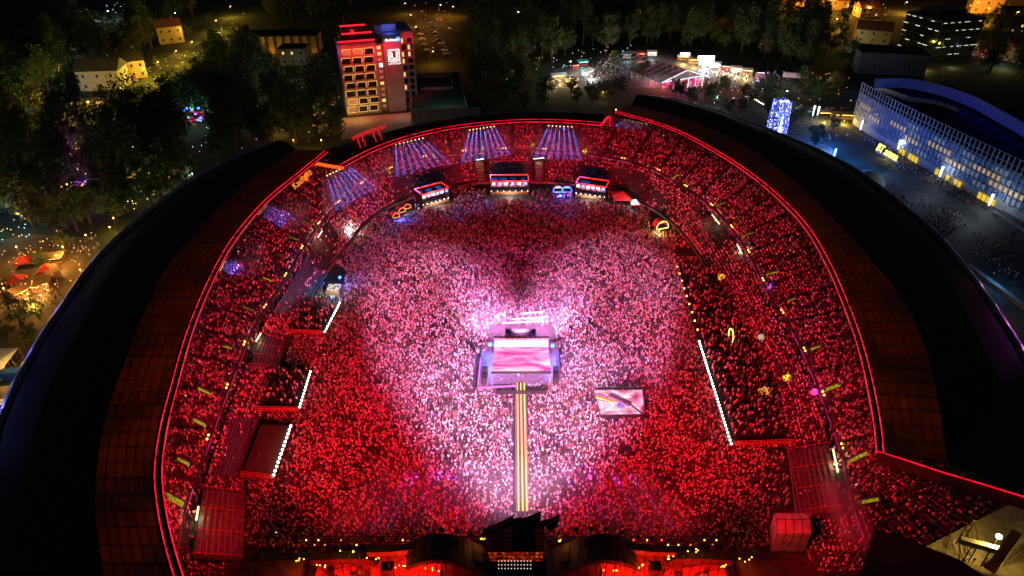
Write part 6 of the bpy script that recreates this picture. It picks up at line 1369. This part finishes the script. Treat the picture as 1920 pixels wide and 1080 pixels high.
# ------------------------------------------------------------------ trees
def tree_mesh(seed, h, r, clumps, leaves, squash=1.0):
    rnd = random.Random(seed); t = MB(); b = (0, 0, h * .38)
    t.tube([(0, 0, -.2), (rnd.uniform(-.2, .2), rnd.uniform(-.2, .2), h * .2), b, (rnd.uniform(-.4, .4), rnd.uniform(-.4, .4), h * .75)], [h * .028, h * .022, h * .018, h * .006], 7)
    l = MB(); cs_ = []
    for k in range(clumps):
        th = rnd.uniform(0, 6.283); q = rnd.random() ** .5 * r * .8; z = h * (.30 + .62 * rnd.random()); q *= math.sqrt(max(.15, 1 - ((z / h - .58) / .46) ** 2))
        c = (math.cos(th) * q, math.sin(th) * q, z); cs_.append(c)
        if k < 7: t.tube([(0, 0, h * rnd.uniform(.25, .5)), (c[0] * .5, c[1] * .5, (h * .4 + z) / 2), c], [h * .012, h * .008, h * .003], 5)
        cr_ = r * rnd.uniform(.26, .44)
        for m_ in range(leaves):
            a_ = rnd.uniform(0, 6.283); cz = rnd.uniform(-1, 1); rr_ = cr_ * rnd.random() ** .4; s_ = math.sqrt(1 - cz * cz)
            p = Vector((c[0] + rr_ * s_ * math.cos(a_), c[1] + rr_ * s_ * math.sin(a_), c[2] + rr_ * cz * squash)); n = Vector((rnd.gauss(0, 1), rnd.gauss(0, 1), rnd.gauss(.3, 1))).normalized(); e1 = n.orthogonal().normalized() * rnd.uniform(.18, .42); e2 = n.cross(e1.normalized()) * rnd.uniform(.15, .3)
            l.add([p - e1, p - e2, p + e1, p + e2 * 1.2], [(0, 1, 2, 3)])
    return t.mesh('trunk', M['bark']), l
TREES = []
for k, (h, r, cl_, lv, mm_) in enumerate(((13, 5.2, 26, 52, 'leaf'), (15, 4.6, 26, 50, 'leaf2'), (11, 4.8, 22, 55, 'leaf'), (17, 5.6, 30, 50, 'leaf'), (9, 3.6, 16, 60, 'leaf2'), (20, 4.8, 30, 46, 'leaf'))):
    t_, l_ = tree_mesh(40 + k, h, r, cl_, lv); TREES.append((t_, l_.mesh('crown', M[mm_])))
def tree(p, k, s, lab, grp):
    o = tag(empty('tree', p, random.uniform(0, 6.3)), lab, 'tree', grp); o.scale = (s, s, s * random.uniform(.9, 1.15)); link('trunk', TREES[k][0], o); link('crown', TREES[k][1], o)
BLOCK = [[(60, 270), (180, 265), (280, 232), (370, 178), (455, 108), (505, -10), (420, -10), (305, 80), (215, 135), (110, 185)], [(130, 115), (285, 105), (285, 235), (125, 240)], [(345, 238), (410, 238), (410, 300), (345, 300)], [(440, 55), (612, 55), (612, 150), (440, 140)], [(150, 0), (255, 0), (255, 100), (150, 100)], [(520, 120), (600, 120), (600, 185), (520, 185)], [(290, 55), (345, 55), (345, 92), (300, 92)], [(620, 60), (770, 20), (775, 262), (620, 240)], [(760, 0), (850, 0), (850, 120), (800, 130)], [(760, 130), (890, 125), (890, 225), (760, 225)],
         [(1015, 170), (1040, 125), (1170, 92), (1310, 92), (1520, 125), (1500, 172), (1340, 165), (1330, 178), (1230, 178), (1160, 172)], [(1590, 60), (1830, 20), (1830, 140), (1590, 140)], [(1580, 140), (1920, 140), (1920, 600), (1700, 420), (1560, 320), (1390, 265), (1420, 225), (1560, 215)], [(0, 440), (190, 440), (190, 500), (110, 600), (0, 800)], [(455, 60), (600, 60), (600, 108), (455, 108)], [(10, 330), (75, 330), (85, 385), (10, 395)], [(150, 5), (230, 5), (230, 60), (150, 60)], [(30, 110), (90, 110), (90, 155), (30, 155)]]
ZONES = [([(0, 70), (200, 60), (330, 100), (500, 110), (620, 130), (640, 262), (520, 272), (400, 310), (280, 400), (200, 450), (0, 450)], 150, 5.4, 'dark park tree in the woods left of the hotel and above the left roof', 'trees of the left park', None),
         ([(870, 30), (1250, 20), (1500, 30), (1600, 80), (1590, 135), (1480, 125), (1300, 92), (1170, 92), (1040, 125), (1010, 165), (890, 190)], 78, 7.0, 'dark tree of the woods behind the food court', 'trees of the back woods', (3, 5, 1, 0)),
         ([(900, 180), (1010, 168), (1160, 172), (1230, 180), (1330, 180), (1420, 200), (1360, 225), (1250, 190), (1180, 190), (1080, 205), (960, 205)], 22, 6.5, 'tree between the far stadium roof and the food court', 'trees behind the far roof', (0, 2, 4)),
         ([(1340, 172), (1500, 175), (1590, 160), (1590, 195), (1480, 205), (1380, 205)], 20, 5.0, 'tree on the plaza side of the food court', 'trees near the plaza', (2, 4, 0)),
         ([(240, 60), (420, 0), (700, 0), (620, 55), (450, 60), (330, 110)], 20, 8.5, 'dark tree beyond the tree lined street', 'trees beyond the street', None),
         ([(1830, 60), (1920, 30), (1920, 140), (1830, 140)], 9, 6, 'small tree among the houses at the right edge', 'trees among the houses', (4, 2)), ([(850, 0), (1600, 0), (1580, 40), (1000, 30)], 14, 11, 'far tree along the top edge woods', 'trees at the top edge', (2, 0, 3)), ([(0, 0), (140, 0), (140, 100), (0, 70)], 8, 10, 'tree on the dark slope at the top left', 'trees on the dark slope', None)]
MARKS = [((62, 358), 'the blue lit park stage'), ((143, 358), 'the violet park stage'), ((190, 312), 'the tiny violet stage'), ((376, 230), 'the tree hung with red lamps'), ((200, 163), 'the pale two storey house'), ((116, 190), 'the low yellow canopy'), ((252, 142), 'the ochre house'), ((55, 148), 'the dim apartment house'), ((520, 105), 'the hall with orange bays'), ((555, 140), 'the pale house half hidden in trees'), ((640, 200), 'the hotel base'), ((600, 265), 'the end of the left roof wing'), ((450, 295), 'the far part of the left roof edge'), ((330, 365), 'the middle of the left roof edge'), ((230, 440), 'the left roof edge by the orange square'), ((80, 440), 'the back of the orange square'), ((20, 250), 'the dark left edge'), ((300, 250), 'the dark middle of the left park'),
         ((900, 60), 'the parking street'), ((972, 22), 'the single white lamp'), ((880, 190), 'the green hall'), ((1030, 110), 'the left tip of the food court'), ((1100, 85), 'the teal roofed stall'), ((1190, 70), 'the pale blue stall'), ((1260, 60), 'the ridge of the clear tent'), ((1330, 80), 'the brilliant white sign'), ((1420, 100), 'the last stalls of the bright row'), ((1480, 120), 'the white truck'), ((1550, 100), 'the blank grey block'), ((1000, 190), 'the middle of the far roof'), ((1090, 190), 'the right end of the far roof'), ((1250, 185), 'the lit tent gable'), ((1350, 200), 'the string of white lamps'), ((1460, 190), 'the blue light tower'), ((1560, 180), 'the arena hall corner'), ((1500, 60), 'the low house at the top')]
def where(q, kk):
    w = min(MARKS, key=lambda m_: (q[0] - m_[0][0]) ** 2 + 2 * (q[1] - m_[0][1]) ** 2)[1]
    return ('broad', 'slim', 'low round', 'large', 'small olive', 'very tall')[kk] + ' dark tree near ' + w, 'trees near ' + w
for poly, n, mind, lab, grp, kinds in ZONES:
    c = [at(u, v, 0) for u, v in poly]; xs = [p.x for p in c]; ys = [p.y for p in c]; got = []; tries = 0
    while len(got) < n and tries < n * 60:
        tries += 1; p = np.array([[random.uniform(min(xs), max(xs)), random.uniform(min(ys), max(ys)), 0]])
        if not inpoly(p, [(q.x, q.y) for q in c])[0]: continue
        pu_ = proj(p)
        if any(inpoly(pu_, b)[0] for b in BLOCK) or any((p[0, 0] - g[0]) ** 2 + (p[0, 1] - g[1]) ** 2 < mind ** 2 for g in got): continue
        if any((p[0, 0] - x_ * (1 - f_)) ** 2 + (p[0, 1] - y_ * (1 - f_)) ** 2 < 3.2 ** 2 for x_, y_ in LAMPS for f_ in (0, .02)): continue
        got.append((p[0, 0], p[0, 1])); kk_ = random.choice(kinds) if kinds else random.randrange(6); tree((p[0, 0], p[0, 1], 0), kk_, random.uniform(1.2, 1.75) * (.62 if 'plaza' in grp or 'far roof' in grp else 1), *where(pu_[0], kk_))
for (u, v, k, s, lab) in ((127, 472, 4, .9, 'bare lit trunk tree over the tables of the orange square'), (40, 610, 0, .7, 'dark tree below the orange square'), (75, 600, 2, .7, 'green tree close to the left roof edge below the square'), (15, 640, 4, .8, 'bushy tree above the yellow tent'), (1525, 278, 4, 1.1, 'round green tree lit blue on the plaza lawn'), (85, 500, 2, .6, 'dark tree among the red parasols'), (1150, 125, 2, .8, 'pale lit tree in the food court'), (1205, 150, 0, .9, 'dark tree at the left side of the glass tent'), (1275, 182, 4, 1.0, 'dark tree before the tent gable'), (1392, 185, 4, .8, 'tree with a string of lamps by the plaza'), (60, 640, 4, .7, 'bush beside the left roof edge'), (268, 140, 4, .9, 'yellow lit tree by the street corner'), (300, 130, 4, .9, 'yellow lit tree further up the street'), (355, 70, 4, .9, 'yellow lit tree near the street top'), (395, 45, 4, .8, 'small yellow lit tree at the street top'), (537, 158, 2, .8, 'pale lit tree before the half hidden house'), (572, 156, 0, .7, 'second pale lit tree before the half hidden house'), (1482, 238, 4, .9, 'small plaza tree right of the light tower'), (1562, 246, 4, .9, 'small plaza tree before the long yellow bar'), (1440, 214, 4, .9, 'small plaza tree left behind the light tower'), (1500, 226, 2, .7, 'low plaza tree near the slim light columns'), (552, 172, 4, 1, 'small pale lit tree below the half hidden house')): tree(at(u, v, 0), k, s, lab, None)
gl_ = tag(empty('string_lights', at(1400, 180, 0)), 'short string of white lamps by the plaza', 'lights')
for k in range(5): wobj(MB().lathe([(.1, -.3), (.35, 0), (.1, .3)], 6, at(1415 + k * 4, 186 + k * 2.3, 4)), 'lamp', M['bulb'], gl_)

# the rest of the woods, too many to tell apart, and small lights strung among them
tcoll = bpy.data.collections.new('tree_kinds')
for i, (t_, l_) in enumerate(TREES):
    mb_ = bmesh.new(); mb_.from_mesh(t_); n0 = len(mb_.faces); mb_.from_mesh(l_); mj = bpy.data.meshes.new('tree_kind'); mb_.faces.ensure_lookup_table()
    for f_ in mb_.faces[n0:]: f_.material_index = 1
    mb_.to_mesh(mj); mb_.free(); mj.materials.append(t_.materials[0]); mj.materials.append(l_.materials[0]); tcoll.objects.link(bpy.data.objects.new('tree_kind_%02d' % i, mj))
def wood(poly, n, lab):
    c = [at(u, v, 0) for u, v in poly]; xs = [p.x for p in c]; ys = [p.y for p in c]; q = np.c_[np.random.uniform(min(xs), max(xs), n * 4), np.random.uniform(min(ys), max(ys), n * 4), np.zeros(n * 4)]
    k = inpoly(q, [(p.x, p.y) for p in c]); pq = proj(q)
    for b in BLOCK: k &= ~inpoly(pq, b)
    for x_, y_ in LAMPS: k &= (q[:, 0] - x_) ** 2 + (q[:, 1] - y_) ** 2 > 9
    q = q[k][:n]; tag(scatter('woods', tcoll, q, np.random.uniform(0, 6.3, len(q)), np.random.uniform(.8, 1.5, len(q)), None, len(TREES)), lab, 'woods', kind='stuff')
wood(ZONES[0][0], 210, 'dense dark woods of the park left of the hotel'); wood(ZONES[1][0], 170, 'dense dark woods behind the food court'); wood([(0, 0), (420, 0), (330, 90), (200, 130), (0, 120)], 120, 'dark wooded slope at the upper left'); wood([(850, -20), (1480, -20), (1500, 40), (880, 40)], 90, 'far woods along the top edge'); wood([(1830, 130), (1990, 120), (2100, 260), (1980, 240), (1840, 160)], 60, 'dark woods behind the arena hall')
def fairy(poly, n, cols, lab, z0=1.5, z1=6, r=.16):
    c = [at(u, v, 0) for u, v in poly]; o = tag(empty('fairy_lights', ((c[0].x + c[2].x) / 2, (c[0].y + c[2].y) / 2, 0)), lab, 'lights', 'small lights in the park')
    for i, col in enumerate(cols):
        q = spread(poly, n // len(cols)); mb = MB()
        for p in q: mb.lathe([(.03, -r), (r * random.uniform(.5, 1.3), 0), (.03, r)], 5, (p[0], p[1], random.uniform(z0, z1)))
        x = wobj(mb, 'bulbs', glow('fairy', col, 4, False), o); x['kind'] = 'stuff'
    g = (c[0] + c[2]) / 2
    for k, col in enumerate(cols[:2]): lamp('POINT', 'fairy_glow', (g.x + (k * 8 - 4), g.y, 9), 2000, col, radius=.6)
WA, PU, TE, OR = (1, .55, .15), (.6, .1, 1), (.35, .9, 1), (1, .3, .04)
for poly, n, cols, lab in (([(0, 70), (140, 60), (140, 130), (0, 150)], 26, ((.3, 1, .6), WA), 'green and warm small lights on the dark upper left slope'), ([(230, 150), (330, 120), (460, 30), (440, 80), (300, 190)], 60, ((1, .6, .08), (1, .8, .2)), 'yellow small lights along the upper left street'), ([(280, 200), (480, 190), (500, 280), (300, 330)], 34, (TE, (.5, .9, .5), PU), 'green and violet small lights in the dark middle of the left park'), ([(150, 15), (240, 10), (240, 60), (160, 70)], 26, (TE, (.8, .9, 1)), 'cold small lights over the parked cars at the upper left'), ([(770, 10), (850, 5), (850, 90), (800, 100)], 24, (OR, WA), 'orange small lights along the parking street'), ([(900, 100), (1020, 60), (1020, 160), (900, 180)], 20, ((.7, .9, .3), WA), 'yellow green small lights in the woods right of the green hall'), ([(90, 275), (165, 270), (175, 350), (110, 350)], 60, (WA, PU, (1, .35, .5)), 'warm and violet small lights around the violet park stage'), ([(0, 180), (40, 180), (40, 235), (0, 235)], 24, (WA, TE), 'yellow and bluish small lights at the left edge woods'), ([(85, 130), (130, 130), (130, 190), (85, 180)], 14, (TE, WA), 'bluish small lights left of the pale two storey house'),
        ([(500, 165), (600, 160), (600, 215), (500, 215)], 50, ((.9, 1, .9), TE, WA), 'white and bluish small lights in the trees left of the hotel'), ([(520, 205), (640, 200), (640, 265), (520, 265)], 60, (OR, WA), 'orange small lights left of the hotel base'), ([(230, 390), (300, 345), (330, 350), (240, 430)], 26, (WA, (.8, 1, .4)), 'yellow green small lights above the middle of the left roof edge'), ([(0, 430), (60, 420), (60, 460), (0, 470)], 16, (TE, WA), 'bluish small lights behind the orange square'),
        ([(1330, 140), (1480, 145), (1480, 205), (1330, 205)], 80, ((1, .05, .1), (.9, .95, 1), WA, (.1, .3, 1)), 'red white and blue small lights between the clear tent and the light tower'), ([(1030, 105), (1200, 95), (1200, 160), (1040, 165)], 60, ((1, .95, .85), WA, TE), 'white and warm small lights over the left food court'), ([(1480, 150), (1595, 150), (1595, 215), (1500, 215)], 30, (WA, OR), 'amber small lights on the street left of the arena hall'), ([(1450, 0), (1680, 0), (1660, 40), (1480, 30)], 50, (OR, WA), 'orange small lights of the far street at the top'), ([(1800, 0), (1920, 0), (1920, 120), (1820, 110)], 40, (OR, WA, (1, .05, .05)), 'orange and red small lights among the houses at the right edge'), ([(0, 470), (185, 445), (150, 560), (0, 570)], 50, (WA, OR), 'amber small lights over the orange square')): fairy(poly, n, cols, lab)

def bench(u, v, rz, lab):
    o = tag(empty('bench', at(u, v, 0), rz), lab, 'bench', 'benches on the plaza'); MB().box(-2.2, 2.2, -.25, .25, .4, .48).obj('seat', M['wood'], o)
    for x in (-1.8, 1.8): MB().box(x - .08, x + .08, -.22, .22, 0, .4).obj('leg', M['dark_metal'], o)
for k in range(10): bench(1652 + (k % 5) * 9, 300 + (k // 5) * 8 + (k % 5) * 5, -.5, ('front' if k > 4 else 'back') + ' row bench, ' + ('first', 'second', 'third', 'fourth', 'fifth')[k % 5] + ' from the left, below the yellow arena letters')
def fence(a_, b_, lab):
    A, B = at(*a_, 0), at(*b_, 0); o = tag(empty('crowd_barrier', A, math.atan2((B - A).y, (B - A).x)), lab, 'barrier', 'metal barriers on the plaza'); n = int((B - A).length / 2.4)
    for k in range(n):
        m_ = MB().tube([(k * 2.4 + .1, 0, .1), (k * 2.4 + .1, 0, 1.1), (k * 2.4 + 2.2, 0, 1.1), (k * 2.4 + 2.2, 0, .1)], .05, 4)
        for j in range(1, 6): m_.bar((k * 2.4 + .1 + j * .35, 0, .2), (k * 2.4 + .1 + j * .35, 0, 1.1), .04)
        m_.obj('panel', M['steel'], o)
fence((1700, 315), (1850, 400), 'long metal barrier line parallel to the arena hall'); fence((1735, 440), (1800, 450), 'short barrier line below the gathered people on the plaza'); fence((1850, 470), (1910, 450), 'barrier line near the blue lit corner at the right')

# ------------------------------------------------------------------ near right corner: service yard under the stand end
yd = tag(sheet('service_yard', [(1690, 1030), (1830, 960), (2000, 925), (2050, 1150), (1700, 1150)], .08, mat('yard_concrete', (.34, .3, .22), .85, scale=.5)), None)
sy = tag(empty('portal_frame', at(1880, 1060, 0)), 'orange and grey concrete beams over the lit yard at the near right corner', 'beam')
wobj(MB().bar(at(1800, 1012, 7), at(1872, 1032, 7), 1.0, 1.2), 'grey_beam', M['concrete'], sy); wobj(MB().bar(at(1905, 1000, 9), at(1858, 1066, 9), 1.6, 1.4), 'orange_beam', mat('orange_paint', (.55, .22, .08), .7), sy)
wobj(MB().bar(at(1880, 1046, 8.6), at(1848, 1062, 8.6), .9, .9), 'cross_beam', M['concrete'], sy)
sf = tag(empty('scaffold', at(1800, 1070, 0)), 'black scaffold tower at the left of the lit yard', 'scaffold'); mb = MB()
for u, v in ((1792, 1020), (1808, 1012), (1800, 1062), (1815, 1055)): p = at(u, v, 0); mb.bar((p.x, p.y, 0), (p.x, p.y, 6), .12)
for z in (1.5, 3.5, 5.5):
    c = [at(u, v, 0) for u, v in ((1792, 1020), (1808, 1012), (1815, 1055), (1800, 1062))]
    for i in range(4): a_, b_2 = c[i], c[(i + 1) % 4]; mb.bar((a_.x, a_.y, z), (b_2.x, b_2.y, z), .1); mb.bar((a_.x, a_.y, z - 1.5), (b_2.x, b_2.y, z), .07)
wobj(mb, 'frame', M['dark_metal'], sf)
sf = tag(empty('scaffold', at(1900, 1050, 0)), 'black scaffold behind the orange beam of the lit yard', 'scaffold'); mb = MB()
for k in range(6): p = at(1880 + k * 9, 1062 - k * 6, 0); mb.bar((p.x, p.y, 0), (p.x, p.y, 5), .1); q = at(1889 + k * 9, 1056 - k * 6, 0); mb.bar((p.x, p.y, 0), (q.x, q.y, 5), .08); mb.bar((p.x, p.y, 4.8), (q.x, q.y, 4.8), .1)
wobj(mb, 'frame', M['dark_metal'], sf)
o = link('person', PM[0]); o.location = at(1823, 1056, .1); tag(o, 'lone worker standing in the lit yard at the near right corner', 'person')
fl_p = at(1873, 1006, 9); fo = tag(empty('yard_lamp', (fl_p.x, fl_p.y, 0)), 'white floodlight over the lit yard', 'lamp'); wobj(MB().bar((fl_p.x, fl_p.y, 0), fl_p, .15), 'post', M['dark_metal'], fo); wobj(MB().lathe([(.1, -.5), (.5, -.2), (.5, .2), (.1, .5)], 8, fl_p), 'lamp', M['bulb'], fo)
lamp('POINT', 'yard_light', fl_p + Vector((-.8, -.8, -.6)), 4500, (1, .6, .1), radius=.3)
# dark screen roof at the bottom right
q = [at(1640, 994, 13), at(1700, 1010, 13), at(1795, 1055, 12), at(1840, 1095, 11), at(1600, 1110, 13)]
dr = tag(empty('stage_side_roof', (q[0].x, q[0].y, 0)), 'dark slanted roof beside the main stage at the lower right', 'roof'); wobj(MB().prism([(p.x, p.y) for p in q], 12.2, 12.9), 'sheet', M['seam'], dr)
mb = MB()
for i in range(4): mb.bar(q[i], q[i + 1], .3)
for p in q[:3]: mb.bar((p.x, p.y, 0), (p.x, p.y, 12), .3)
wobj(mb, 'frame', M['dark_metal'], dr)
# unseen lamps added outside the rim to tint the outer gutters
for (u, v, e, c) in ((60, 640, 700, (.25, .2, 1)), (110, 560, 600, (.25, .2, 1)), (10, 740, 800, (.25, .25, 1)), (-20, 820, 800, (.25, .3, 1)), (180, 470, 350, (.3, .2, 1)), (1885, 590, 700, (1, .15, .75)), (1915, 640, 900, (.9, .15, .9)), (1835, 520, 350, (1, .3, .4))):
    lamp('POINT', 'gutter_tint_lamp', at(u, v, 18.6) + Vector((-3.4 if u < 900 else 3.4, 1, 0)), e * .55, c, radius=.4)

# ------------------------------------------------------------------ smoke over the middle stage and before the main stage
p = at(975, 610, 0); smoke([(p.x - 13, p.y - 9), (p.x + 13, p.y - 9), (p.x + 16, p.y + 18), (p.x - 16, p.y + 18)], 2.2, 8, .008, 'pink lit smoke behind the middle stage')
p = at(976, 800, 0); smoke([(p.x - 30, p.y - 14), (p.x + 30, p.y - 14), (p.x + 42, p.y + 21), (p.x - 42, p.y + 21)], 2.2, 9, .003, 'faint pink haze over the crowd along the runway')
smoke([(-36, 82.5), (36, 82.5), (28, 99), (-28, 99)], 2.2, 10, .014, 'red smoke before the main stage')
p = at(1580, 1000, 6); smoke([(p.x - 3, p.y - 5), (p.x + 3, p.y - 7), (p.x + 4, p.y + 8), (p.x - 2, p.y + 9)], 7.5, 12, .06, 'red smoke plume drifting beside the white marquee')
